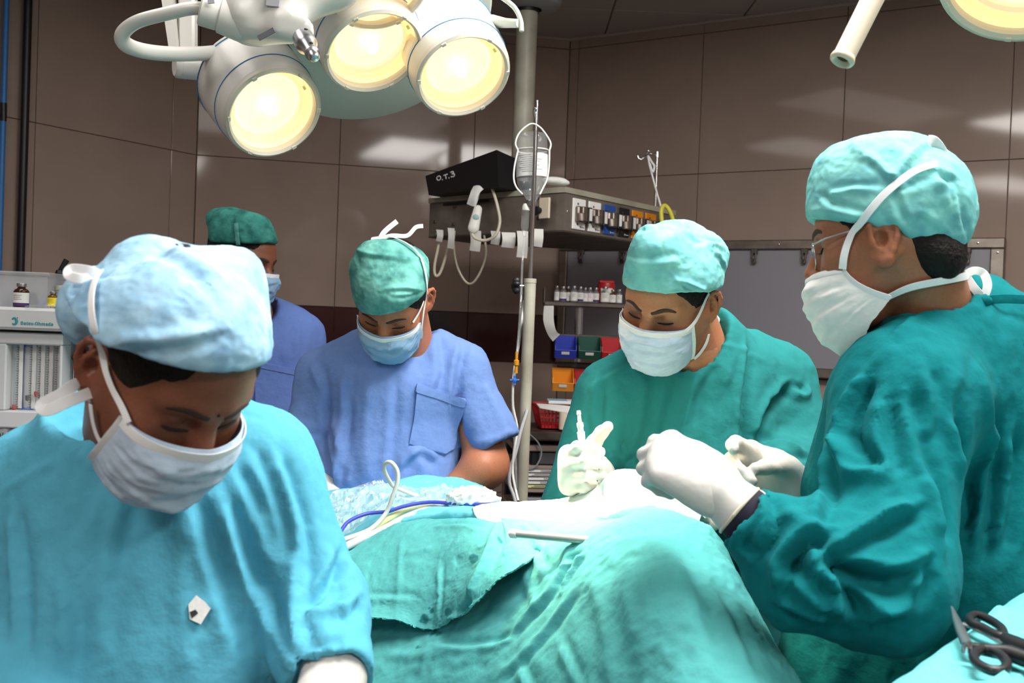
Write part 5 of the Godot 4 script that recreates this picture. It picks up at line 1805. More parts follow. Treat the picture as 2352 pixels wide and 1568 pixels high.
func surgical_lamp() -> void:
	var t := thing("surgical_lamp", "large white surgical lamp with four lit round heads and a loop handle at its left", "surgical lamp", W(860, 0, 2.15))
	var site := W(1400, 1160, 1.66)
	for q in [[628, 258, 2.0, 0.522, -0.643, 0.559, 0.102], [858, 117, 1.97, 0.35, -0.80, 0.49, 0.103], [1063, 172, 2.03, 0.31, -0.75, 0.586, 0.101], [868, -32, 1.88, 0.30, -0.82, 0.48, 0.10]]:
		lamp_head(t, W(q[0], q[1], q[2]), cam_dir(q[3], q[4], q[5]), q[6], 0.165, site, 2.5, 1.6)
	# the dish that carries the heads
	var n := cam_dir(0.33, -0.78, 0.53)
	var x := along(W(862, 62, 2.16), -n)
	var mb := MB.new()
	mb.lathe([[0.0, -0.01], [0.10, -0.008], [0.20, 0.0], [0.265, 0.012], [0.275, 0.022], [0.268, 0.034], [0.2, 0.07], [0.08, 0.10], [0.0, 0.10]], x, 64)
	part("dish", mb, M.lamp_grey, t)
	# hub, collar, stub and silver handle
	var f := Field.new()
	f.cap(W(575, 30, 1.80), W(650, 10, 1.80), 0.052, 0.050, 0.03)
	f.cap(W(565, 55, 1.80), W(570, 85, 1.80), 0.036, 0.018, 0.03)
	f.cap(W(600, 70, 1.79), W(660, 78, 1.77), 0.030, 0.026, 0.03)
	f.cap(W(660, -20, 1.80), W(760, -50, 1.82), 0.06, 0.06, 0.03)
	f.cap(W(660, 60, 1.76), W(690, 72, 1.74), 0.028, 0.027, 0.02)
	f.cap(W(690, 72, 1.74), W(698, 98, 1.71), 0.027, 0.024, 0.02)
	f.half(W(620, 60, 1.745), cam_dir(0.12, -0.35, 1.0), 0.012)
	f.half(W(600, 103, 1.8), cam_dir(-0.1, -1.0, 0.1), 0.012)
	var b := f.bounds()
	part("hub", f.build(b[0], b[1], 0.006), M.lamp_white, t)
	mb = MB.new()
	var ax := W(560, 50, 1.79) - W(470, 22, 1.77)
	mb.lathe([[0.0, 0.0], [0.026, 0.0], [0.029, 0.003], [0.029, 0.030], [0.0285, 0.031], [0.0285, 0.033], [0.032, 0.035], [0.036, 0.07], [0.036, 0.08]], along(W(460, 20, 1.77), ax), 40)
	part("collar", mb, M.lamp_white, t)
	mb = MB.new()
	var c := W(690, 78, 1.72)
	var dir := W(741, 162, 1.60) - c
	mb.lathe([[0.0, 0.02], [0.018, 0.02], [0.0185, 0.030], [0.0185, 0.050], [0.016, 0.056], [0.012, 0.066], [0.0105, 0.085], [0.0125, 0.087], [0.0125, 0.092], [0.009, 0.095], [0.009, 0.108], [0.006, 0.113], [0.0, 0.114]], along(c, dir), 28)
	part("handle_socket", mb, M.alu, t, "silver metal socket for the sterile handle")
	for q in [[0.028, 0.6], [0.074, 1.2]]:
		mb = MB.new()
		var s := along(c, dir)
		mb.lathe([[0.0, 0.0015], [0.003, 0.001], [0.0035, -0.002]], s * Transform3D(Basis(), Vector3(0, 0, 0)) * Transform3D(Basis(Vector3(1, 0, 0), PI / 2), Vector3(0, q[0], 0.0185 if q[0] < 0.05 else 0.0118)), 12)
		part("screw", mb, M.black, t)
	# loop handle
	mb = MB.new()
	mb.tube(curve(path([[468, 20, 1.775], [434, 20, 1.775], [380, 32, 1.78], [323, 47, 1.79], [293, 64, 1.80], [280, 84, 1.81], [292, 104, 1.83], [335, 118, 1.87], [400, 124, 1.92], [475, 122, 1.98], [540, 112, 2.03]]), 6), 0.0145, 16, true, 0.8)
	part("loop_handle", mb, M.lamp_white, t)
	mb = MB.new()
	mb.box(Vector3(0.036, 0.50, 0.030), Transform3D(CAM.basis, W(432, -100, 2.2)), 0.005)
	part("post", mb, M.lamp_white, t)
	mb = MB.new()
	mb.prism(PackedVector2Array([Vector2(-0.06, 0.25), Vector2(-0.03, 0.25), Vector2(0.0, -0.03), Vector2(-0.018, -0.03)]), 0.03, Transform3D(CAM.basis, W(420, 110, 2.2)))
	part("brace", mb, M.lamp_white, t)
	mb = MB.new()
	mb.lathe([[0.0, 0.0], [0.022, 0.0], [0.026, 0.004], [0.027, 0.012], [0.0262, 0.013], [0.027, 0.014], [0.027, 0.08], [0.0, 0.08]], along(W(400, 150, 2.16), cam_dir(1, 0.05, -0.6)), 32)
	part("pivot", mb, M.lamp_white, t)
	mb = MB.new()
	mb.tube(curve(path([[1105, -40, 2.0], [1150, -8, 2.0], [1182, 18, 2.0], [1196, 48, 2.0], [1198, 72, 2.0]]), 6), 0.0062, 10, true, 0.8)
	part("side_bar", mb, M.lamp_grey, t)
	mb = MB.new()
	mb.tube(path([[1130, 48, 2.06], [1160, 53, 2.03], [1194, 54, 2.0]]), [0.016, 0.0125, 0.011], 12, true, 0.8)
	part("bar_bracket", mb, M.lamp_grey, t)
	# rating plates
	for q in [[612, 78, 1.742, 0.5, 0.032, 0.010, M.sticker_dark], [627, 3, 1.742, -0.12, 0.024, 0.018, M.sticker], [485, 2, 1.742, 0.1, 0.012, 0.010, M.sticker]]:
		mb = MB.new()
		var sx := Transform3D(CAM.basis * Basis(Vector3(0, 0, 1), q[3]), W(q[0], q[1], q[2]))
		mb.box(Vector3(q[4], q[5], 0.002), sx, 0.0005)
		part("rating_plate", mb, q[6], t)
	# arm to the ceiling
	mb = MB.new()
	var up := W(640, -330, 2.25)
	mb.tube(path([[690, -60, 1.90], [660, -200, 2.05], [640, -330, 2.25]]), 0.03, 20)
	mb.tube([up, Vector3(up.x, HIGH, up.z)], 0.04, 20)
	part("ceiling_arm", mb, M.lamp_white, t)

func second_lamp() -> void:
	var t := thing("surgical_lamp", "second surgical lamp at the top right corner, with a cream cylinder handle and one head", "surgical lamp", W(2330, -200, 1.5))
	lamp_head(t, W(2360, -62, 1.50), cam_dir(-0.30, -0.82, 0.48), 0.128, 0.15, W(1480, 1180, 1.6), 1.8, 1.3)
	var a := W(1932, 142, 1.30)
	var dir := W(2078, -150, 1.33) - a
	var mb := MB.new()
	mb.lathe([[0.008, 0.006], [0.010, 0.001], [0.0125, -0.001], [0.0155, 0.001], [0.0165, 0.004], [0.0155, 0.008], [0.0142, 0.011], [0.0145, 0.08], [0.0155, 0.16], [0.017, 0.22], [0.0, 0.22]], along(a, dir), 36)
	part("handle", mb, M.cream, t, "cream cylinder handle with a rounded lip")
	mb = MB.new()
	var p := a + dir.normalized() * 0.21
	mb.tube([p, p + dir.normalized() * 0.06, p + Vector3(0.12, 0.25, -0.1), Vector3(p.x + 0.2, HIGH, p.z - 0.15)], 0.03, 16)
	part("ceiling_arm", mb, M.lamp_white, t)

# ---------------------------------------------------------------- operating table and its drapes
func table() -> void:
	var c := W(1330, 1300, 1.85)
	var t := thing("operating_table", "operating table hidden under green drapes, only its place shows between the surgeons", "operating table", Vector3(c.x, 0, c.z))
	var d := (W(1000, 1200, 2.25) - W(1500, 1300, 1.65))
	var turn := atan2(-d.z, d.x)
	var b := Transform3D(Basis(Vector3.UP, turn), Vector3(c.x, 0, c.z))
	var mb := MB.new()
	mb.box(Vector3(1.25, 0.06, 0.40), b * Transform3D(Basis(), Vector3(0, 0.90, -0.06)), 0.02)
	part("tabletop", mb, M.black_matt, t)
	mb = MB.new()
	mb.lathe([[0.0, 0.0], [0.13, 0.0], [0.13, 0.07], [0.10, 0.09], [0.09, 0.86], [0.0, 0.86]], b * Transform3D(Basis(), Vector3(0, 0.0, -0.06)), 32)
	part("pedestal", mb, M.steel, t)
	drapes()
	instrument_tray()

func drapes() -> void:
	var who := self
	later_top("drape", "large green drape falling from the raised knees towards the camera, creased along diagonals", "drape", M.drape_green, func(): return cloth_net([
		[[700, 1450, 2.0], [850, 1430, 1.98], [1000, 1400, 1.94], [1160, 1360, 1.86], [1310, 1290, 1.74], [1480, 1230, 1.66], [1590, 1260, 1.66], [1630, 1300, 1.70], [1640, 1350, 1.76]],
		[[700, 1380, 1.84], [850, 1355, 1.82], [1000, 1322, 1.78], [1160, 1285, 1.70], [1310, 1226, 1.58], [1480, 1168, 1.50], [1590, 1184, 1.50], [1655, 1240, 1.53], [1662, 1310, 1.63]],
		[[690, 1450, 1.74], [850, 1440, 1.72], [1000, 1420, 1.67], [1170, 1370, 1.58], [1330, 1290, 1.48], [1490, 1220, 1.41], [1620, 1250, 1.40], [1694, 1320, 1.44], [1700, 1390, 1.56]],
		[[680, 1560, 1.66], [850, 1550, 1.63], [1000, 1520, 1.58], [1180, 1470, 1.50], [1350, 1390, 1.40], [1510, 1330, 1.31], [1670, 1370, 1.30], [1758, 1440, 1.34], [1765, 1510, 1.46]],
		[[660, 1700, 1.58], [850, 1700, 1.55], [1010, 1670, 1.51], [1200, 1620, 1.42], [1370, 1540, 1.32], [1540, 1480, 1.23], [1720, 1510, 1.21], [1836, 1565, 1.25], [1840, 1640, 1.37]],
		[[640, 1900, 1.54], [850, 1900, 1.51], [1020, 1880, 1.46], [1220, 1820, 1.37], [1400, 1740, 1.26], [1580, 1680, 1.16], [1780, 1700, 1.14], [1910, 1740, 1.18], [1920, 1820, 1.30]],
		[[620, 2400, 1.52], [850, 2400, 1.49], [1030, 2380, 1.44], [1240, 2320, 1.34], [1420, 2240, 1.23], [1620, 2200, 1.12], [1840, 2220, 1.10], [1990, 2240, 1.14], [2000, 2300, 1.26]]], 190, 170, [
		[4, 11, 1, 1313, 1262, 1290, 1330, 1263, 1371, 1204, 1424, 1169, 1465], [5, 8, 1, 1347, 1270, 1312, 1315, 1291, 1354], [-5, 8, 0, 1335, 1268, 1300, 1318, 1280, 1345], [3.5, 10, 1, 1329, 1354, 1256, 1448, 1193, 1525, 1151, 1556], [3, 9, 0, 1106, 1497, 1047, 1528, 1033, 1542], [3.5, 10, 1, 1193, 1521, 1221, 1568, 1230, 1600],
		[5, 8, 1, 1290, 1300, 1340, 1270], [4, 10, 0, 1205, 1305, 1215, 1360, 1240, 1400], [4, 10, 1, 1230, 1265, 1260, 1320], [-4, 12, 0, 1275, 1265, 1285, 1300], [4, 9, 1, 1290, 1470, 1310, 1520, 1330, 1568],
		[5, 16, 0, 1360, 1330, 1390, 1420, 1410, 1568], [4, 20, 1, 1540, 1240, 1600, 1360, 1640, 1500], [3, 14, 0, 1440, 1280, 1450, 1400, 1480, 1540], [4, 9, 1, 1000, 1480, 1090, 1490, 1180, 1460], [4, 10, 0, 880, 1500, 960, 1510, 1030, 1500], [3, 12, 1, 1640, 1340, 1690, 1440, 1740, 1560]], 0.004, 0.0014, 5, 0.0025, 0.0, [[1004, 1453, 10], [961, 1487, 5], [990, 1460, 4]]))
	later_top("towel_drape", "green towel drape with dark damp spots hanging at the table's near side, hem lifted", "drape", M.drape_green, func(): return cloth_net([
		[[690, 1330, 2.02], [790, 1285, 2.0], [900, 1235, 1.98], [1000, 1215, 1.96], [1080, 1212, 1.92], [1140, 1215, 1.88], [1175, 1205, 1.84], [1240, 1200, 1.80]],
		[[680, 1310, 1.90], [790, 1262, 1.89], [900, 1206, 1.88], [1000, 1190, 1.85], [1080, 1189, 1.80], [1145, 1200, 1.75], [1180, 1198, 1.73], [1260, 1215, 1.70]],
		[[680, 1340, 1.81], [790, 1300, 1.80], [900, 1260, 1.79], [1000, 1240, 1.76], [1080, 1235, 1.71], [1140, 1240, 1.66], [1178, 1225, 1.67], [1250, 1245, 1.64]],
		[[685, 1385, 1.76], [800, 1360, 1.74], [900, 1335, 1.72], [1000, 1320, 1.69], [1070, 1305, 1.65], [1120, 1290, 1.61], [1168, 1260, 1.62], [1235, 1268, 1.60]],
		[[690, 1410, 1.73], [805, 1400, 1.71], [900, 1388, 1.69], [990, 1385, 1.66], [1050, 1370, 1.62], [1095, 1345, 1.59], [1150, 1295, 1.59], [1215, 1285, 1.58]],
		[[700, 1432, 1.71], [812, 1418, 1.685], [900, 1420, 1.665], [985, 1444, 1.635], [1050, 1420, 1.60], [1090, 1388, 1.57], [1140, 1332, 1.565], [1200, 1292, 1.56]]], 230, 140, [
		[8, 9, 0, 1152, 1202, 1130, 1250, 1105, 1320, 1080, 1375], [-5, 9, 0, 1165, 1215, 1150, 1260, 1125, 1310], [1.6, 6, 0, 922, 1240, 916, 1300, 912, 1390], [1.6, 7, 1, 1010, 1290, 1014, 1350, 1008, 1410], [2, 7, 1, 1000, 1385, 1012, 1372, 1013, 1360], [2.5, 8, 0, 930, 1270, 960, 1268, 990, 1255],
		[2.5, 9, 1, 1000, 1205, 1060, 1200, 1110, 1215], [4, 8, 1, 1060, 1420, 1080, 1400, 1090, 1380], [4, 7, 0, 1030, 1425, 1045, 1418, 1060, 1425], [2, 9, 1, 830, 1370, 880, 1365, 950, 1375], [3, 9, 0, 1185, 1215, 1175, 1250, 1160, 1280]], 0.003, 0.0007, 15, 0.0028, 0.0012, [[1086, 1281, 12], [991, 1402, 7], [974, 1420, 11], [1032, 1406, 11], [1148, 1239, 5], [985, 1396, 3], [965, 1424, 4]]))
	later_top("head_drape", "bright cyan drape over the patient's head and chest, before the blue-scrubbed nurse", "drape", M.drape_cyan, func(): return cloth_net([
		[[690, 1190, 2.32], [770, 1160, 2.32], [870, 1140, 2.32], [960, 1120, 2.32], [1050, 1128, 2.30], [1115, 1150, 2.24], [1124, 1175, 2.18]],
		[[690, 1150, 2.22], [770, 1126, 2.22], [870, 1110, 2.22], [960, 1090, 2.22], [1050, 1099, 2.20], [1108, 1117, 2.14], [1122, 1150, 2.10]],
		[[690, 1180, 2.12], [770, 1150, 2.12], [870, 1132, 2.12], [960, 1122, 2.12], [1050, 1130, 2.10], [1105, 1145, 2.06], [1140, 1160, 2.02]],
		[[690, 1240, 2.02], [780, 1200, 2.02], [880, 1175, 2.02], [980, 1160, 2.0], [1070, 1158, 1.97], [1140, 1165, 1.92], [1190, 1172, 1.87]],
		[[690, 1290, 1.95], [780, 1240, 1.95], [880, 1200, 1.94], [980, 1180, 1.92], [1070, 1178, 1.88], [1140, 1186, 1.83], [1190, 1188, 1.79]],
		[[690, 1380, 1.94], [780, 1320, 1.94], [880, 1270, 1.94], [980, 1240, 1.93], [1070, 1235, 1.90], [1140, 1240, 1.86], [1190, 1235, 1.82]]], 110, 80, [
		[6, 10, 1, 820, 1122, 900, 1112, 960, 1100], [5, 10, 0, 940, 1110, 1000, 1100, 1060, 1108], [4, 10, 1, 1000, 1120, 1060, 1110, 1100, 1125], [4, 9, 1, 900, 1195, 980, 1178, 1060, 1172], [3, 9, 0, 1060, 1182, 1110, 1178, 1160, 1186]], 0.004, 0.0015, 25, 0.002))
	later_top("white_drape", "white drape over the operating site, glaring under the lamp", "drape", M.drape_pale, func(): return cloth_net([
		[[1080, 1200, 1.98], [1140, 1190, 1.96], [1220, 1190, 1.94], [1300, 1190, 1.92], [1370, 1160, 1.86], [1420, 1110, 1.84], [1500, 1110, 1.82], [1570, 1150, 1.80], [1630, 1230, 1.78]],
		[[1085, 1166, 1.91], [1140, 1154, 1.88], [1210, 1153, 1.86], [1290, 1148, 1.82], [1362, 1122, 1.76], [1405, 1080, 1.74], [1495, 1079, 1.73], [1560, 1110, 1.70], [1612, 1186, 1.66]],
		[[1090, 1180, 1.85], [1140, 1172, 1.82], [1210, 1174, 1.80], [1290, 1170, 1.75], [1368, 1145, 1.69], [1412, 1110, 1.67], [1495, 1105, 1.66], [1560, 1135, 1.63], [1605, 1195, 1.61]],
		[[1100, 1198, 1.81], [1140, 1194, 1.77], [1200, 1198, 1.74], [1280, 1198, 1.69], [1370, 1180, 1.63], [1430, 1160, 1.60], [1500, 1150, 1.59], [1560, 1170, 1.58], [1600, 1205, 1.57]],
		[[1100, 1230, 1.82], [1140, 1230, 1.77], [1190, 1232, 1.74], [1280, 1230, 1.69], [1370, 1220, 1.63], [1440, 1205, 1.60], [1500, 1200, 1.59], [1560, 1215, 1.58], [1600, 1240, 1.57]]], 110, 70, [
		[6, 9, 1, 1370, 1125, 1372, 1150, 1378, 1172], [4, 10, 0, 1220, 1160, 1260, 1170, 1290, 1185], [4, 9, 1, 1160, 1195, 1190, 1182, 1220, 1172]], 0.003, 0.001, 35, 0.002))
	later_top("under_drape", "pale green drape corner beneath the steel bar", "drape", M.drape_green, func(): return cloth_net([
		[[1150, 1188, 1.73], [1200, 1192, 1.71], [1260, 1196, 1.69], [1340, 1192, 1.66], [1420, 1180, 1.63]],
		[[1160, 1215, 1.68], [1210, 1222, 1.66], [1270, 1225, 1.63], [1340, 1222, 1.60], [1420, 1200, 1.57]],
		[[1165, 1250, 1.64], [1210, 1258, 1.62], [1262, 1262, 1.60], [1330, 1262, 1.585], [1420, 1230, 1.56]],
		[[1170, 1300, 1.63], [1210, 1300, 1.61], [1262, 1300, 1.60], [1330, 1300, 1.59], [1420, 1280, 1.56]]], 60, 40, [[4, 8, 1, 1205, 1200, 1235, 1230, 1250, 1262], [-4, 8, 0, 1280, 1225, 1320, 1245, 1340, 1225]], 0.003, 0.001, 45, 0.002))
	# damp spots on the towel drape are stains in thin patches of darker cloth, set by their own points
	# steel bar with a white end
	var bar := thing("retractor_bar", "round steel bar with a white rounded end lying between the drapes", "instrument", W(1240, 1230, 1.56))
	var mb := MB.new()
	mb.tube(path([[1180, 1225, 1.575], [1300, 1236, 1.53], [1400, 1246, 1.50]]), 0.0062, 16)
	part("shaft", mb, M.bar_steel, bar)
	mb = MB.new()
	mb.lathe([[0.0, -0.006], [0.005, -0.0055], [0.0072, -0.003], [0.0075, 0.0], [0.0072, 0.008], [0.0, 0.008]], along(W(1178, 1225, 1.576), W(1300, 1236, 1.53) - W(1180, 1225, 1.575)), 20)
	part("end_cap", mb, M.white, bar, "white end cap")
	# cables and hoses across the head drape
	for q in [["white_cable", "thin white cable standing up in a loop before the nurse in blue scrubs", M.cable_white, 0.0042, [[790, 1238, 1.86], [850, 1215, 1.90], [885, 1180, 1.92], [902, 1140, 1.92], [913, 1105, 1.92], [912, 1080, 1.92], [899, 1062, 1.92], [886, 1064, 1.93], [883, 1080, 1.94], [895, 1105, 1.96], [910, 1120, 1.98], [960, 1140, 2.04]]],
		["blue_cable", "blue cable running from the front nurse's sleeve to the white gauze", M.cable_blue, 0.0035, [[780, 1225, 1.86], [800, 1198, 1.89], [840, 1180, 1.92], [890, 1174, 1.93], [930, 1162, 1.94], [985, 1153, 1.95], [1050, 1156, 1.94], [1105, 1158, 1.93], [1180, 1156, 1.90]]],
		["yellow_hose", "pale yellow hose lying under the blue cable", M.hose_pale, 0.0065, [[840, 1225, 1.90], [885, 1195, 1.93], [930, 1172, 1.955], [990, 1158, 1.975], [1050, 1153, 1.985]]],
		["grey_hose", "thick pale grey hose along the edge of the cyan drape", M.machine, 0.0078, [[780, 1262, 1.84], [830, 1238, 1.88], [880, 1216, 1.915], [930, 1190, 1.935], [990, 1168, 1.955], [1060, 1160, 1.965]]]]:
		mb = MB.new()
		mb.tube(curve(path(q[4]), 6), q[3], 12)
		tag(part(q[0], mb, q[2]), q[1], "cable" if "cable" in q[0] else "hose")
	# clear plastic film and gauze
	later_top("plastic_sheet", "crinkled clear plastic sheet over the cyan drape, glinting", "plastic sheet", M.film, func(): return crinkled())
	var g := Field.new()
	var rng := FastNoiseLite.new()
	for q in [[1052, 1142, 0.022], [1072, 1138, 0.020], [1078, 1130, 0.010], [1095, 1131, 0.011], [1090, 1142, 0.022], [1112, 1140, 0.018], [1122, 1150, 0.018], [1130, 1155, 0.014], [1108, 1152, 0.020], [1060, 1150, 0.018]]:
		g.ell(W(q[0], q[1], 1.955), Vector3(q[2] * 1.1, q[2] * 0.75, q[2]), 0.012)
	later_top("gauze_wad", "crumpled wad of white gauze on the cyan drape beside the blue cable", "gauze", M.mask_white, func():
		var bb := g.bounds()
		var m := g.build(bb[0], bb[1], 0.003)
		rng.frequency = 60.0
		g.fold(m, [], func(p, _n): return rng.get_noise_3dv(p) * 0.009)
		return m)

func crinkled() -> MB:
	var P := net([path([[745, 1150, 2.13], [800, 1128, 2.14], [850, 1116, 2.14], [900, 1117, 2.13], [940, 1128, 2.11], [1000, 1124, 2.09], [1040, 1134, 2.06]]), path([[745, 1180, 2.05], [800, 1158, 2.06], [850, 1142, 2.06], [900, 1142, 2.05], [950, 1146, 2.04], [1000, 1142, 2.03], [1045, 1148, 2.01]]),
		path([[755, 1210, 1.97], [810, 1185, 1.98], [860, 1168, 1.985], [910, 1160, 1.985], [960, 1155, 1.985], [1010, 1154, 1.98], [1050, 1156, 1.975]]), path([[770, 1250, 1.90], [815, 1222, 1.915], [860, 1195, 1.935], [910, 1178, 1.945], [960, 1168, 1.955], [1010, 1163, 1.96], [1050, 1164, 1.955]])], 60, 40)
	var n := FastNoiseLite.new()
	n.frequency = 12.0
	n.fractal_octaves = 1
	n.domain_warp_fractal_type = FastNoiseLite.DOMAIN_WARP_FRACTAL_NONE
	n.domain_warp_enabled = true
	n.domain_warp_amplitude = 0.03
	n.domain_warp_frequency = 20.0
	n.seed = 8
	for i in P.size():
		var q := P[i]
		var a := pow(1.0 - absf(n.get_noise_3d(q.x, q.y, q.z)), 5.0)
		var b := pow(1.0 - absf(n.get_noise_3d(q.x * 2.3 + 5.0, q.y * 2.3, q.z * 2.3)), 4.0)
		P[i] += Vector3(0, 0.004 + a * 0.011 + b * 0.006, 0.004 + b * 0.003)
	var mb := MB.new()
	for j in 39:
		for i in 59:
			var k := j * 60 + i
			if (i + j) % 2:
				mb.tri(P[k], P[k + 1], P[k + 60]); mb.tri(P[k + 1], P[k + 61], P[k + 60])
			else:
				mb.tri(P[k], P[k + 1], P[k + 61]); mb.tri(P[k], P[k + 61], P[k + 60])
	return mb

func later_top(called: String, label: String, category: String, mat: Material, make: Callable) -> void:
	jobs.append({"name": called, "parent": self, "mat": mat, "make": make, "label": label, "category": category, "mb": null})

func instrument_tray() -> void:
	var y := 1.235
	var a := on_height(1960, 1585, y)
	var b := on_height(2326, 1340, y)
	var d := (b - a).normalized()
	var s := Vector3(-d.z, 0, d.x)     # towards the near right
	if s.dot(Vector3(1, 0, 0.3)) < 0: s = -s
	var t := thing("instrument_stand", "instrument stand under a green cloth at the lower right corner", "stand", Vector3((a + b).x / 2, 0, (a + b).z / 2) + s * 0.2)
	var mb := MB.new()
	var mid := (a + b) / 2 + s * 0.26 - d * 0.15
	var bx := Transform3D(Basis(d, Vector3.UP, d.cross(Vector3.UP)), mid)
	mb.box(Vector3(0.78, 0.016, 0.46), bx * Transform3D(Basis(), Vector3(0, -0.012, 0)), 0.006)
	part("tray", mb, M.steel, t)
	mb = MB.new()
	mb.tube([bx * Vector3(0, -0.02, 0), bx * Vector3(0, 0.03 - y, 0)], 0.018, 16)
	part("pole", mb, M.chrome, t)
	for k in [-1, 1]:
		mb = MB.new()
		mb.tube([bx * Vector3(-0.28, 0.025 - y, k * 0.2), bx * Vector3(0, 0.035 - y, 0), bx * Vector3(0.28, 0.025 - y, k * 0.2)], 0.014, 12)
		part("foot", mb, M.chrome, t)
	later_top("tray_cloth", "green cloth spread over the instrument stand, black scissors lying on it", "cloth", M.tray_cloth, func():
		var n := FastNoiseLite.new()
		n.frequency = 5.0
		n.fractal_octaves = 3
		n.domain_warp_enabled = true
		n.domain_warp_amplitude = 0.05
		var P := PackedVector3Array()
		var nu := 90
		var nv := 70
		for j in nv:
			for i in nu:
				var u := (float(i) / (nu - 1) - 0.5) * 1.16
				var v := (float(j) / (nv - 1) - 0.5) * 0.86
				var ou := maxf(absf(u) - 0.395, 0.0)
				var ov := maxf(absf(v) - 0.235, 0.0)
				var q := Vector3(clampf(u, -0.395, 0.395), 0.0, clampf(v, -0.235, 0.235))
				q.x += signf(u) * minf(ou, 0.012) * 0.8
				q.z += signf(v) * minf(ov, 0.012) * 0.8
				q.y -= maxf(ou, ov) + minf(ou, ov) * 0.6 - 0.004
				var w := n.get_noise_2d(u * 1.0, v * 2.2)
				if ou > 0.0 or ov > 0.0:
					q.x += signf(u) * (ou * 0.10 + absf(sin(v * 30.0 + w * 3)) * ou * 0.12)
					q.z += signf(v) * (ov * 0.10 + absf(sin(u * 26.0 + w * 3)) * ov * 0.12)
				q.y += absf(w) * 0.008 * (1.0 if ou + ov == 0.0 else 0.3) + pow(maxf(0, n.get_noise_2d(u * 0.6 + 4.0, v * 4.5)), 2) * 0.03
				P.append(bx * q)
		var m := MB.new()
		var flip := (bx * Vector3(0, 0, 1) - bx.origin).cross(bx * Vector3(1, 0, 0) - bx.origin).y < 0
		if flip:
			var Q := PackedVector3Array()
			for j in nv:
				for i in nu: Q.append(P[j * nu + nu - 1 - i])
			P = Q
		m.sheet(P, nu, nv, 0.0025)
		return m)
	# scissors: steel blades, black handles
	var h := y + 0.014
	var sc := thing("scissors", "pair of scissors with black handles and steel blades lying on the green tray cloth", "scissors", on_height(2250, 1480, h))
	var pt := func(q: Array, up := 0.0) -> Vector3: return on_height(q[0], q[1], h + up)
	mb = MB.new()
	mb.tube([pt.call([2186, 1392], 0.012), pt.call([2196, 1420], 0.010), pt.call([2208, 1450], 0.008), pt.call([2222, 1482], 0.006)], [0.0012, 0.004, 0.0055, 0.006], 10, true, 0.4)
	part("blade", mb, M.alu, sc, "slim steel blade pointing up the picture")
	mb = MB.new()
	mb.tube([pt.call([2212, 1432], 0.002), pt.call([2240, 1440], 0.002), pt.call([2275, 1458], 0.002), pt.call([2312, 1480], 0.003)], [0.005, 0.0065, 0.0065, 0.006], 10, true, 0.4)
	part("blade", mb, M.alu, sc, "broad steel blade lying across")
	mb = MB.new()
	mb.lathe([[0.0, 0.004], [0.004, 0.003], [0.005, 0.0], [0.005, -0.006]], Transform3D(Basis(), pt.call([2222, 1484], 0.010)), 16)
	part("pivot_screw", mb, M.chrome, sc)
	for loop in [[[2228, 1418], [2245, 1412], [2275, 1424], [2300, 1442], [2305, 1462], [2285, 1456], [2255, 1440], [2232, 1430]], [[2240, 1500], [2262, 1490], [2295, 1502], [2312, 1522], [2305, 1538], [2280, 1540], [2252, 1528], [2238, 1514]]]:
		mb = MB.new()
		var ring := []
		for q in loop: ring.append(pt.call(q, 0.006))
		var sm := []
		for i in ring.size():
			for k in 4: sm.append(ring[i].cubic_interpolate(ring[(i + 1) % 8], ring[(i + 7) % 8], ring[(i + 2) % 8], k / 4.0))
		mb.tube(sm, 0.0048, 10, false, 1.0, Vector3.ZERO, true)
		part("finger_loop", mb, M.black, sc, "black finger loop")
	mb = MB.new()
	mb.tube([pt.call([2222, 1484], 0.004), pt.call([2260, 1492], 0.005), pt.call([2320, 1500], 0.006), pt.call([2400, 1530], 0.007)], [0.005, 0.006, 0.008, 0.008], 10)
	mb.tube([pt.call([2300, 1462], 0.004), pt.call([2330, 1480], 0.006), pt.call([2410, 1510], 0.008)], [0.006, 0.009, 0.008], 10)
	part("shank", mb, M.black, sc, "black shanks")

# ---------------------------------------------------------------- ceiling pendant with gas outlets, drip stand
func along_bar(a: Vector3, b: Vector3, up := Vector3.UP) -> Transform3D:
	# x axis from a to b, y up, z towards the viewer's side
	var x := (b - a).normalized()
	var y := (up - x * up.dot(x)).normalized()
	return Transform3D(Basis(x, y, x.cross(y)), a)

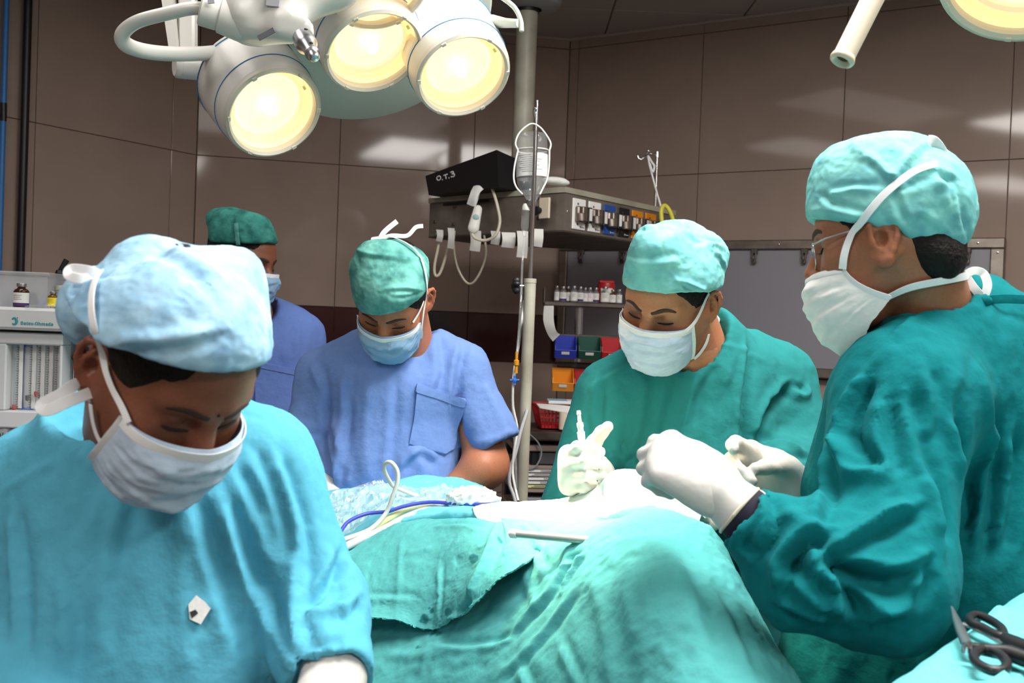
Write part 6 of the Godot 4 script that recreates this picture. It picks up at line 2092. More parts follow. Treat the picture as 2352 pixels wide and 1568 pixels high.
func pendant() -> void:
	var p0 := W(1283, 476, 3.55)                       # the console's near corner, half way up
	var left := Vector3(-0.70, 0, -0.714)
	var right := Vector3(0.64, 0, -0.768)
	var hh := 0.155
	var low := p0.y - hh / 2
	var t := thing("ceiling_pendant", "steel supply console hanging from a grey ceiling column, its right face bearing gas outlets", "pendant", Vector3(p0.x, low, p0.z - 0.4))
	var s := func(q: Vector3) -> Vector2: return Vector2(q.x, q.z)
	var foot := func(grow: float) -> Array:
		var back := p0 + left * 0.70 + right * 0.30
		var o := []
		for q in [p0 + right * 0.03 + left * 0.035, p0 + left * 0.72, p0 + left * 0.72 + right * 0.30, p0 + right * 0.80 + left * 0.34, p0 + right * 0.80, p0 + right * 0.035]: o.append(q)
		if grow > 0:
			var m := Vector3.ZERO
			for q in o: m += q / o.size()
			for i in o.size(): o[i] = o[i] + (o[i] - m).normalized() * grow
		return o
	var slab := func(y0: float, y1: float, grow: float) -> MB:
		var poly := PackedVector2Array()
		for q in foot.call(grow): poly.append(Vector2(q.x, -q.z))
		var mb := MB.new()
		mb.prism(poly, y1 - y0, Transform3D(Basis(Vector3(1, 0, 0), Vector3(0, 0, -1), Vector3(0, 1, 0)), Vector3(0, y0, 0)))
		return mb
	part("console", slab.call(low, low + hh - 0.022, 0.0), M.console, t)
	part("top_plate", slab.call(low + hh - 0.020, low + hh, 0.006), M.ivory, t)
	part("bottom_plate", slab.call(low - 0.006, low, -0.0), M.steel_dark, t)
	# column, its foot on the console and its flange at the ceiling
	var cx := W(1201, 300, 3.95)
	var mb := MB.new()
	mb.tube([Vector3(cx.x, low + hh, cx.z), Vector3(cx.x, HIGH, cx.z)], 0.0415, 32)
	part("column", mb, M.ivory, t)
	mb = MB.new()
	mb.lathe([[0.0, 0.0], [0.094, 0.0], [0.094, 0.07], [0.088, 0.082], [0.05, 0.086], [0.042, 0.09]], Transform3D(Basis(), Vector3(cx.x, low + hh, cx.z)), 40)
	part("column_foot", mb, M.ivory, t)
	mb = MB.new()
	mb.lathe([[0.046, 0.0], [0.055, 0.0], [0.11, 0.012], [0.125, 0.03], [0.125, 0.15], [0.11, 0.17], [0.0, 0.17]], Transform3D(Basis(), Vector3(cx.x + 0.01, W(1205, 24, 3.95).y, cx.z)), 40)
	part("flange", mb, M.machine_dark, t)
	mb = MB.new()
	mb.lathe([[0.043, -0.012], [0.047, -0.012], [0.047, 0.004], [0.043, 0.004]], Transform3D(Basis(), Vector3(cx.x, W(1205, 24, 3.95).y, cx.z)), 32)
	part("seal", mb, M.black, t)
	# left face: screws, slot
	var lf := along_bar(p0 + left * 0.72, p0 + left * 0.035)
	for q in [[0.15, 0.035], [0.15, -0.035], [0.62, 0.04], [0.62, -0.035], [0.035, -0.02]]:
		mb = MB.new()
		mb.lathe([[0.0, 0.003], [0.006, 0.0025], [0.0075, 0.0]], lf * Transform3D(Basis(Vector3(1, 0, 0), PI / 2), Vector3(q[0], q[1], 0.0)), 14)
		part("screw", mb, M.steel_dark, t)
	mb = MB.new()
	mb.box(Vector3(0.27, 0.010, 0.004), lf * Transform3D(Basis(), Vector3(0.22, hh / 2 - 0.030, 0.001)), 0.001)
	part("slot", mb, M.black_matt, t)
	mb = MB.new()
	mb.box(Vector3(0.050, 0.075, 0.010), lf * Transform3D(Basis(), Vector3(0.655, 0.0, 0.004)), 0.002)
	part("switch_plate", mb, M.cream, t, "stained cream switch plate")
	mb = MB.new()
	mb.lathe([[0.0, 0.030], [0.018, 0.028], [0.020, 0.02], [0.012, 0.012], [0.012, 0.0]], lf * Transform3D(Basis(Vector3(1, 0, 0), PI / 2), Vector3(0.635, -0.008, 0.008)), 8)
	part("switch_knob", mb, M.black, t)
	# right face: six outlets
	var rf := along_bar(p0 + right * 0.035, p0 + right * 0.80)
	var cols := [M.white, M.white, plain(Color("1f4f9c"), 0.5), M.black, plain(Color("e08a10"), 0.5), plain(Color("e08a10"), 0.5)]
	var names := ["white", "white", "blue", "black", "orange", "orange"]
	mb = MB.new()
	mb.lathe([[0.0, 0.003], [0.006, 0.0025], [0.0075, 0.0]], rf * Transform3D(Basis(Vector3(1, 0, 0), PI / 2), Vector3(0.022, -0.01, 0.0)), 14)
	part("screw", mb, M.chrome, t)
	for k in 6:
		var u := 0.085 + k * 0.098
		var f := rf * Transform3D(Basis(), Vector3(u, -0.012, 0.0))
		mb = MB.new()
		mb.box(Vector3(0.078, 0.112, 0.006), f * Transform3D(Basis(), Vector3(0, 0, 0.002)), 0.002)
		part("outlet_plate", mb, cols[k], t, names[k] + " outlet plate")
		var plate: Node3D = t.get_child(-1)
		mb = MB.new()
		mb.lathe([[0.0, 0.028], [0.020, 0.028], [0.022, 0.026], [0.022, 0.0]], f * Transform3D(Basis(), Vector3(-0.008, -0.026, 0.018)), 20)
		mb.box(Vector3(0.030, 0.056, 0.022), f * Transform3D(Basis(), Vector3(0.012, 0.0, 0.014)), 0.003)
		mb.box(Vector3(0.044, 0.056, 0.020), f * Transform3D(Basis(), Vector3(-0.006, 0.0, 0.012)), 0.005)
		part("socket", mb, M.steel, plate)
		mb = MB.new()
		mb.box(Vector3(0.022, 0.058, 0.026), f * Transform3D(Basis(), Vector3(0.038, -0.001, 0.016)), 0.002)
		part("latch", mb, M.black, plate)
		mb = MB.new()
		mb.box(Vector3(0.015, 0.044, 0.003), f * Transform3D(Basis(), Vector3(0.038, 0.0, 0.030)), 0.0005)
		part("latch_label", mb, M.paper if k != 2 else M.white, plate)
		for yy in [0.040, -0.040]:
			mb = MB.new()
			mb.lathe([[0.0, 0.003], [0.004, 0.002], [0.005, 0.0]], f * Transform3D(Basis(Vector3(1, 0, 0), PI / 2), Vector3(-0.010, yy * 0.92, 0.004)), 10)
			part("plate_screw", mb, M.steel_dark, plate)
		mb = MB.new()
		mb.prism(PackedVector2Array([Vector2(0, 0), Vector2(0.007, 0.0), Vector2(0.0035, -0.008)]), 0.001, f * Transform3D(Basis(), Vector3(0.004, -0.043, 0.005)))
		mb.box(Vector3(0.020, 0.0022, 0.001), f * Transform3D(Basis(), Vector3(0.023, -0.047, 0.0055)), 0)
		part("printed_mark", mb, M.ink if k < 2 or k > 3 else M.white, plate)
	mb = MB.new()
	var h0 := rf * Vector3(0.085 + 5 * 0.098, -0.012, 0.03)
	mb.lathe([[0.0, 0.0], [0.022, 0.0], [0.020, 0.02], [0.012, 0.035], [0.010, 0.045], [0.0, 0.045]], along(h0, rf.basis * Vector3(0.5, -0.1, 1)), 20)
	part("hose_plug", mb, M.black, t)
	var hose := thing("gas_hose", "yellow gas hose plugged into the orange outlet, its loop tied up with white string", "hose", h0)
	mb = MB.new()
	var e := W(1524, 520, 3.85)
	mb.tube(curve([h0 + rf.basis * Vector3(0.02, -0.004, 0.045), h0 + rf.basis * Vector3(0.07, -0.01, 0.07), h0 + rf.basis * Vector3(0.13, -0.05, 0.08), W(1530, 560, 3.8), W(1522, 520, 3.82), W(1519, 485, 3.83), W(1527, 472, 3.84), W(1540, 488, 3.84), W(1548, 520, 3.84), W(1556, 600, 3.84), W(1560, 760, 3.84)], 6), 0.0085, 14)
	part("tube", mb, M.hose_yellow, hose)
	mb = MB.new()
	mb.tube([e + Vector3(0.045, 0.01, -0.02), e + Vector3(0.075, 0.02, -0.02)], 0.014, 16)
	part("coupling", mb, M.steel, hose)
	# hook rod at the far end
	var rod := thing("hook_rod", "thin steel rod with hooks on the console's far end, white string hanging from it", "rod", W(1506, 460, 4.05))
	mb = MB.new()
	var rt := W(1510, 352, 4.05)
	mb.tube([Vector3(rt.x, low + hh, rt.z), rt], 0.0062, 12)
	part("rod", mb, M.chrome, rod)
	mb = MB.new()
	mb.tube([rt + Vector3(0, 0.005, 0), rt - Vector3(0, 0.018, 0)], 0.011, 14)
	part("collar", mb, M.chrome, rod)
	for q in [[[1510, 355, 4.05], [1495, 354, 4.04], [1480, 361, 4.03], [1474, 366, 4.03], [1467, 364, 4.03], [1465, 357, 4.03]], [[1500, 355, 4.05], [1490, 352, 4.0], [1486, 350, 3.98], [1488, 346, 3.97], [1492, 349, 3.97]]]:
		mb = MB.new()
		mb.tube(curve(path(q), 5), 0.0045, 10)
		part("hook", mb, M.chrome, rod)
	mb = MB.new()
	mb.tube(curve(path([[1488, 358, 3.99], [1492, 380, 4.0], [1500, 410, 4.0], [1508, 440, 3.95], [1518, 475, 3.86], [1519, 488, 3.83]]), 5), 0.004, 8)
	mb.tube(curve(path([[1488, 357, 3.99], [1497, 372, 4.0], [1503, 382, 4.0], [1499, 395, 4.0], [1492, 375, 4.0]]), 5), 0.0045, 8)
	tag(part("string", mb, M.tape_white), "knotted white string between the hook rod and the yellow hose", "string")
	# black box on the console
	var b0 := W(985, 445, 3.98)
	var top := low + hh
	var fl := Vector3(b0.x, top + 0.002, b0.z)
	var fr := W(1146, 424, 3.66)
	fr = Vector3(fr.x, top + 0.002, fr.z)
	var ax := (fr - fl).normalized()
	var dp := ax.cross(Vector3.UP) * -1.0
	var bt := thing("black_box", "long black box with white handwriting, lying aslant on the steel console", "box", fl)
	var hl := W(977, 404, 3.985)
	var hr := W(1141, 344, 3.66)
	var q := [fl, fr, hr, hl]
	var bk := []
	for v in q: bk.append(v + Vector3(0.15, 0, -0.17) * 0.9)
	bk[2].y -= 0.03
	mb = MB.new()
	mb.quad(q[0], q[3], q[2], q[1])
	mb.quad(q[1], q[2], bk[2], bk[1])
	mb.quad(bk[1], bk[2], bk[3], bk[0])
	mb.quad(bk[0], bk[3], q[3], q[0])
	mb.quad(q[3], bk[3], bk[2], q[2])
	mb.quad(q[0], q[1], bk[1], bk[0])
	part("body", mb, M.black, bt)
	var nrm: Vector3 = (q[1] - q[0]).cross(q[3] - q[0]).normalized()
	var tx: Vector3 = (W(1045, 398, 3.86) - W(1003, 411, 3.94)).normalized()
	var o0: Vector3 = q[0]
	var on := func(px: float, py: float) -> Vector3:
		var r := W(px, py, 1.0) - CAM.origin
		return CAM.origin + r * ((o0 - CAM.origin).dot(nrm) / r.dot(nrm))
	# hand-painted letters: O . T . 3
	for st in [[[1009, 404], [1004, 407], [1004, 412], [1008, 414], [1012, 411], [1012, 406], [1008, 404]], [[1016, 412], [1017, 413]], [[1019, 403], [1028, 400]], [[1023.5, 402], [1025, 411]], [[1031, 408], [1032, 409]], [[1035, 396], [1040, 394], [1042, 397], [1038, 399], [1044, 400], [1043, 405], [1036, 406]]]:
		mb = MB.new()
		var pts := []
		for w in st: pts.append(on.call(w[0], w[1]) + nrm * 0.0008)
		mb.tube(curve(pts, 4), 0.0026, 8, true, 0.4, nrm)
		part("painted_letter", mb, M.white, bt)
	# paper, tape flags and the hand control on the left face
	var place := ["first", "second", "third and longest", "fourth", "fifth", "sixth and lowest", "rightmost"]
	var nth := 0
	for w in [[1010, 540, 16, 26], [1036, 546, 17, 46], [1092, 552, 26, 46], [1138, 545, 22, 30], [1168, 550, 32, 34], [1200, 560, 26, 60], [1236, 545, 24, 40], [1005, 532, 8, 10]]:
		var k := clampf((w[0] - 998.0) / 264.0, 0.0, 1.0)
		var d := lerpf(4.02, 3.56, k)
		mb = MB.new()
		var a := path([[w[0] - w[2] / 2, w[1] - w[3] / 2, d - 0.02], [w[0] + w[2] / 2, w[1] - w[3] / 2 + 1, d - 0.025]])
		var b := path([[w[0] - w[2] / 2 + 2, w[1], d - 0.035], [w[0] + w[2] / 2, w[1] + 2, d - 0.04]])
		var c := path([[w[0] - w[2] / 2 - 1, w[1] + w[3] / 2, d - 0.02], [w[0] + w[2] / 2 - 3, w[1] + w[3] / 2 + 3, d - 0.03]])
		mb.sheet(net([a, b, c], 6, 8), 6, 8, 0.0012)
		tag(part("tape_strip", mb, M.paper), place[nth] + " of the white tape strips from the left, hanging under the steel console" if w[3] > 12 else "small square of tape on the console's lower left corner", "tape", "tape strips under the console" if w[3] > 12 else "")
		nth = mini(nth + 1, 6)
	var rc := thing("hand_control", "white hand control with a looped cable hung on the console", "remote control", W(1097, 505, 3.8))
	mb = MB.new()
	var hc := W(1093, 500, 3.74)
	var ha := (W(1101, 468, 3.75) - W(1086, 532, 3.74))
	var hf := Field.new()
	hf.cap(hc - ha * 0.36, hc + ha * 0.30, 0.022, 0.017, 0.01, 0, CAM.basis.z, 0.55)
	var bb := hf.bounds()
	part("housing", hf.build(bb[0], bb[1], 0.004), M.cable_white, rc)
	mb = MB.new()
	mb.lathe([[0.0, 0.003], [0.010, 0.002], [0.012, 0.0]], along(hc + CAM.basis.z * 0.010, CAM.basis.z), 16)
	part("button", mb, plain(Color("8fb0b4"), 0.5), rc)
	mb = MB.new()
	mb.tube(curve(path([[1084, 536, 3.74], [1092, 547, 3.73], [1115, 552, 3.72], [1138, 540, 3.70], [1148, 510, 3.70], [1143, 475, 3.70], [1133, 440, 3.72], [1126, 424, 3.74], [1120, 416, 3.78]]), 6), 0.0058, 10)
	part("cable", mb, M.cable_ivory, rc)
	mb = MB.new()
	mb.sheet(net([path([[1098, 413, 3.80], [1112, 408, 3.78], [1128, 412, 3.76]]), path([[1085, 432, 3.76], [1100, 428, 3.74], [1122, 426, 3.73]]), path([[1078, 450, 3.75], [1092, 455, 3.73], [1104, 440, 3.73]]), path([[1072, 468, 3.76], [1090, 474, 3.74], [1098, 460, 3.74]])], 12, 16), 12, 16, 0.003)
	part("strap", mb, M.mask_white, rc)
	for w in [["thin ivory cable hanging in a narrow loop under the console's left end", 0.006, [[1012, 530, 4.0], [1006, 570, 4.0], [998, 610, 4.0], [1000, 632, 4.0], [1010, 628, 4.0], [1022, 595, 4.0], [1030, 560, 3.98], [1034, 530, 3.97]]], ["thin ivory cable hanging in a wide loop under the console", 0.0045, [[1045, 530, 3.96], [1042, 560, 3.96], [1050, 610, 3.96], [1068, 645, 3.95], [1085, 650, 3.93], [1103, 625, 3.90], [1116, 585, 3.87], [1112, 540, 3.85]]]]:
		mb = MB.new()
		mb.tube(curve(path(w[2]), 6), w[1], 10)
		tag(part("hanging_cable", mb, M.cable_ivory), w[0], "cable")
	mb = MB.new()
	var gz := Field.new()
	for w in [[1262, 415, 0.022], [1280, 416, 0.024], [1294, 420, 0.018]]: gz.ell(W(w[0], w[1], 3.66), Vector3(w[2] * 1.4, w[2] * 0.6, w[2] * 1.2), 0.012)
	bb = gz.bounds()
	tag(part("towel_roll", gz.build(bb[0], bb[1], 0.006), M.mask_white), "folded white towel lying on the console's near corner", "towel")
	drip()

func drip() -> void:
	# drip stand: ivory tube, steel rod with a hook, black clamp knob
	var a := W(1218, 640, 2.62)
	var t := thing("drip_stand", "drip stand with an ivory tube, a thin steel rod and a black knob", "drip stand", Vector3(a.x, 0, a.z))
	var mb := MB.new()
	mb.lathe([[0.0, 0.06], [0.0155, 0.06], [0.0155, a.y - 0.012], [0.0165, a.y - 0.011], [0.0165, a.y - 0.001], [0.0155, a.y], [0.0, a.y]], Transform3D(Basis(), Vector3(a.x, 0, a.z)), 28)
	part("tube", mb, M.ivory, t)
	mb = MB.new()
	var tp := Vector3(a.x, W(1228, 232, 2.62).y, a.z)
	mb.tube([Vector3(a.x, a.y - 0.02, a.z), tp - Vector3(0, 0.035, 0)], 0.0058, 14)
	part("rod", mb, M.chrome, t)
	mb = MB.new()
	mb.tube([tp - Vector3(0, 0.045, 0), tp - Vector3(0, 0.025, 0), tp + Vector3(0.001, -0.012, 0), tp], 0.0048, 12)
	mb.tube(curve([tp - Vector3(0.004, 0.045, -0.002), tp - Vector3(0.007, 0.030, -0.006), tp - Vector3(0.003, 0.022, -0.010)], 5), 0.004, 10)
	part("hook", mb, M.chrome, t)
	mb = MB.new()
	mb.tube([W(1206, 657, 2.62), W(1193, 657, 2.615)], 0.005, 10)
	part("clamp_screw", mb, M.chrome, t)
	mb = MB.new()
	var f := Field.new()
	var k := W(1184, 657, 2.61)
	f.ell(k, Vector3(0.012, 0.014, 0.012), 0.01)
	for i in 5: f.ell(k + CAM.basis * Vector3(0.003, cos(TAU * i / 5) * 0.016, sin(TAU * i / 5) * 0.016), Vector3(0.010, 0.008, 0.008), 0.008)
	var bb := f.bounds()
	part("knob", f.build(bb[0], bb[1], 0.003), M.black, t)
	for i in 5:
		mb = MB.new()
		var d := Vector3(cos(TAU * i / 5), 0, sin(TAU * i / 5))
		mb.tube([Vector3(a.x, 0.075, a.z), Vector3(a.x, 0.05, a.z) + d * 0.16], 0.012, 10)
		mb.lathe([[0.0, 0.0], [0.02, 0.004], [0.024, 0.02], [0.02, 0.036], [0.0, 0.04]], Transform3D(Basis(), Vector3(a.x, 0, a.z) + d * 0.16), 16)
		part("castor_leg", mb, M.steel, t)
	# bottle, upside down
	var c := W(1222, 370, 2.68)
	var b := thing("infusion_bottle", "clear glass infusion bottle hanging upside down with a white label", "bottle", c)
	var y := func(py: float) -> float: return W(1222, py, 2.68).y - c.y
	var at := Transform3D(Basis(CAM.basis.z, deg_to_rad(2.0)), c)
	mb = MB.new()
	mb.lathe([[0.0, y.call(312)], [0.030, y.call(312)], [0.036, y.call(308)], [0.041, y.call(318)], [0.042, y.call(340)], [0.042, y.call(405)], [0.040, y.call(420)], [0.032, y.call(440)], [0.019, y.call(452)], [0.015, y.call(458)], [0.015, y.call(464)], [0.0, y.call(464)]], at, 40)
	part("glass", mb, M.clear, b)
	mb = MB.new()
	mb.lathe([[0.0, y.call(412)], [0.0395, y.call(412)], [0.038, y.call(422)], [0.030, y.call(441)], [0.017, y.call(453)], [0.013, y.call(460)], [0.0, y.call(461)]], at, 40)
	part("liquid", mb, M.clear, b)
	mb = MB.new()
	var P := PackedVector3Array()
	for j in 2:
		for i in 31:
			var g := lerpf(-2.6, 0.5, i / 30.0)
			P.append(at * Vector3(sin(g + 1.0) * 0.0426, y.call(356.0 if j == 0 else 408.0), cos(g + 1.0) * 0.0426))
	mb.sheet(P, 31, 2, 0.0004)
	var lab := part("label_sheet", mb, M.paper, b, "worn white label")
	for i in 9:
		mb = MB.new()
		var g0 := -1.3 + 0.17 * (i % 3)
		var pts := []
		for kk in 8:
			var g := g0 + 1.5 * kk / 7.0 * (0.6 + 0.13 * (i % 4))
			pts.append(at * Vector3(sin(g + 0.3) * 0.0429, y.call(361.0 + i * 4.6), cos(g + 0.3) * 0.0429))
		mb.tube(pts, 0.0007, 4)
		part("print_line", mb, M.sticker, lab)
	mb = MB.new()
	mb.lathe([[0.0, y.call(474)], [0.0165, y.call(474)], [0.0175, y.call(472)], [0.0175, y.call(462)], [0.016, y.call(460)], [0.0, y.call(460)]], at, 28)
	part("cap", mb, M.alu, b)
	mb = MB.new()
	for q in [[[1190, 345], [1184, 330], [1190, 310], [1204, 294], [1222, 284], [1240, 292], [1256, 312], [1265, 330], [1262, 345]], [[1190, 345], [1182, 380], [1180, 410], [1186, 430], [1200, 446]], [[1262, 345], [1261, 380], [1257, 410], [1248, 430], [1240, 446]]]:
		mb.tube(curve(path(q.map(func(w): return [w[0], w[1], 2.585])), 5), 0.0024, 8)
	var ring := []
	for i in 32: ring.append(at * Vector3(cos(TAU * i / 32) * 0.0435, y.call(346.0), sin(TAU * i / 32) * 0.0435))
	mb.tube(ring, 0.0022, 8, false, 1.0, Vector3.ZERO, true)
	part("hanger", mb, M.cable_white, b, "white plastic hanger straps")
	# drip chamber and line
	var dl := thing("drip_line", "clear drip line falling from the bottle, with yellow connector and blue stopcock", "drip line", W(1205, 500, 2.68))
	mb = MB.new()
	mb.lathe([[0.0, 0.0], [0.009, 0.0], [0.0105, -0.008], [0.0105, -0.05], [0.006, -0.062], [0.003, -0.075], [0.0, -0.075]], Transform3D(Basis(), W(1207, 480, 2.68)), 20)
	part("drip_chamber", mb, M.clear, dl)
	mb = MB.new()
	mb.lathe([[0.0, 0.012], [0.007, 0.012], [0.0105, 0.004], [0.0105, -0.006], [0.0, -0.006]], Transform3D(Basis(), W(1208, 478, 2.68)), 20)
	part("spike", mb, M.cable_white, dl)
	mb = MB.new()
	mb.tube(curve(path([[1206, 540, 2.68], [1200, 600, 2.68], [1197, 680, 2.59], [1192, 760, 2.58], [1187, 812, 2.57]]), 6), 0.0034, 10)
	part("tube", mb, M.clear, dl)
	mb = MB.new()
	mb.tube(curve(path([[1204, 690, 2.64], [1198, 740, 2.62], [1190, 800, 2.68], [1180, 860, 2.58], [1178, 930, 2.57], [1188, 985, 2.57], [1180, 1040, 2.56], [1178, 1090, 2.55], [1190, 1150, 2.5]]), 6), 0.0034, 10)
	part("tube", mb, M.cable_white, dl)
	mb = MB.new()
	mb.lathe([[0.0, 0.0], [0.004, 0.0], [0.004, -0.02], [0.007, -0.022], [0.007, -0.034], [0.0045, -0.036], [0.0045, -0.055], [0.0, -0.055]], Transform3D(Basis(), W(1187, 808, 2.57)), 16)
	part("connector", mb, plain(Color("c98a1e"), 0.4), dl, "amber yellow connector")
	mb = MB.new()
	var s := W(1182, 873, 2.565)
	mb.tube([s + CAM.basis * Vector3(-0.012, 0, 0), s + CAM.basis * Vector3(0.012, 0, 0)], 0.0028, 10)
	mb.tube([s + CAM.basis * Vector3(0, -0.012, 0.002), s + CAM.basis * Vector3(0, 0.012, 0.002)], 0.0034, 10)
	mb.lathe([[0.0, 0.008], [0.005, 0.007], [0.006, -0.004]], along(s, CAM.basis.z), 14)
	part("stopcock", mb, plain(Color("2a6fd0"), 0.4), dl, "bright blue stopcock")
	mb = MB.new()
	mb.tube(curve(path([[1184, 855, 2.567], [1180, 873, 2.562], [1177, 920, 2.56], [1180, 985, 2.555], [1184, 1050, 2.55], [1186, 1120, 2.52]]), 6), 0.003, 10)
	part("tube", mb, M.clear, dl)

# ---------------------------------------------------------------- right wall: film viewer, shelf with vials and bins, trolley
func shelf_side() -> void:
	viewer()
	shelf()
	trolley()

func viewer() -> void:
	var off := 0.06
	var tl := on_wall(1286, 548, c2, rd, off)
	var tr := on_wall(2310, 545, c2, rd, off)
	var bl := on_wall(2300, 893, c2, rd, off)
	var top := tr.y
	var low := bl.y
	var len := tl.distance_to(Vector3(tr.x, tl.y, tr.z))
	var bx := Basis(Vector3(rd.x, 0, rd.y), Vector3.UP, Vector3(rd.x, 0, rd.y).cross(Vector3.UP))
	var at := Transform3D(bx, Vector3(tl.x, low, tl.z))
	var t := thing("film_viewer", "wide grey film viewing board in a steel frame with metal clips, on the right wall", "board", at * Vector3(len / 2, 0, -0.03))
	var h := top - low
	var mb := MB.new()
	mb.box(Vector3(len - 0.04, h - 0.04, 0.04), at * Transform3D(Basis(), Vector3(len / 2, h / 2, -0.034)), 0.004)
	part("panel", mb, M.board, t)
	for q in [[len / 2, h - 0.021, len, 0.042], [len / 2, 0.021, len, 0.042], [0.021, h / 2, 0.042, h - 0.086], [len - 0.026, h / 2, 0.052, h - 0.086]]:
		mb = MB.new()
		mb.box(Vector3(q[2], q[3], 0.055), at * Transform3D(Basis(), Vector3(q[0], q[1], -0.026)), 0.004)
		part("frame_bar", mb, M.steel, t)
	for px in [1335, 1430, 1733, 1848, 2222]:
		var p := at.affine_inverse() * on_wall(px, 575, c2, rd, off)
		mb = MB.new()
		var f := at * Transform3D(Basis(), Vector3(p.x, h - 0.05, 0.0))
		mb.box(Vector3(0.030, 0.022, 0.016), f * Transform3D(Basis(), Vector3(0, 0, 0.0)), 0.003)
		mb.tube([f * Vector3(-0.008, -0.008, 0.004), f * Vector3(-0.009, -0.030, 0.010), f * Vector3(0, -0.044, 0.014), f * Vector3(0.009, -0.030, 0.010), f * Vector3(0.008, -0.008, 0.004)], 0.0045, 8)
		mb.lathe([[0.0, 0.004], [0.010, 0.003], [0.012, -0.004]], f * Transform3D(Basis(Vector3(1, 0, 0), PI / 2), Vector3(0, -0.046, 0.008)), 14)
		part("film_clip", mb, M.steel_dark, t)
	for q in [[0.3, 0], [0.7, 0], [1.1, 0], [1.5, 0], [1.9, 0]]:
		mb = MB.new()
		mb.lathe([[0.0, 0.003], [0.004, 0.002], [0.005, 0.0]], at * Transform3D(Basis(Vector3(1, 0, 0), PI / 2), Vector3(q[0], h - 0.021, 0.002)), 10)
		part("screw", mb, M.chrome, t)
	for q in [0.1, 0.4, 0.75]:
		mb = MB.new()
		mb.lathe([[0.0, 0.003], [0.004, 0.002], [0.005, 0.0]], at * Transform3D(Basis(Vector3(1, 0, 0), PI / 2), Vector3(len - 0.026, h * (1.0 - q), 0.002)), 10)
		part("screw", mb, M.chrome, t)
	var kp := at.affine_inverse() * on_wall(1662, 736, c2, rd, off)
	mb = MB.new()
	mb.prism(PackedVector2Array([Vector2(-0.022, -0.04), Vector2(0.004, -0.045), Vector2(0.022, 0.0), Vector2(0.004, 0.042), Vector2(-0.022, 0.035)]), 0.03, at * Transform3D(Basis(), Vector3(kp.x, kp.y, -0.01)))
	part("switch", mb, M.black, t)
	mb = MB.new()
	mb.box(Vector3(0.02, 0.10, 0.012), at * Transform3D(Basis(), Vector3(kp.x - 0.035, kp.y - 0.01, -0.006)), 0.003)
	part("switch_plate", mb, M.chrome, t)

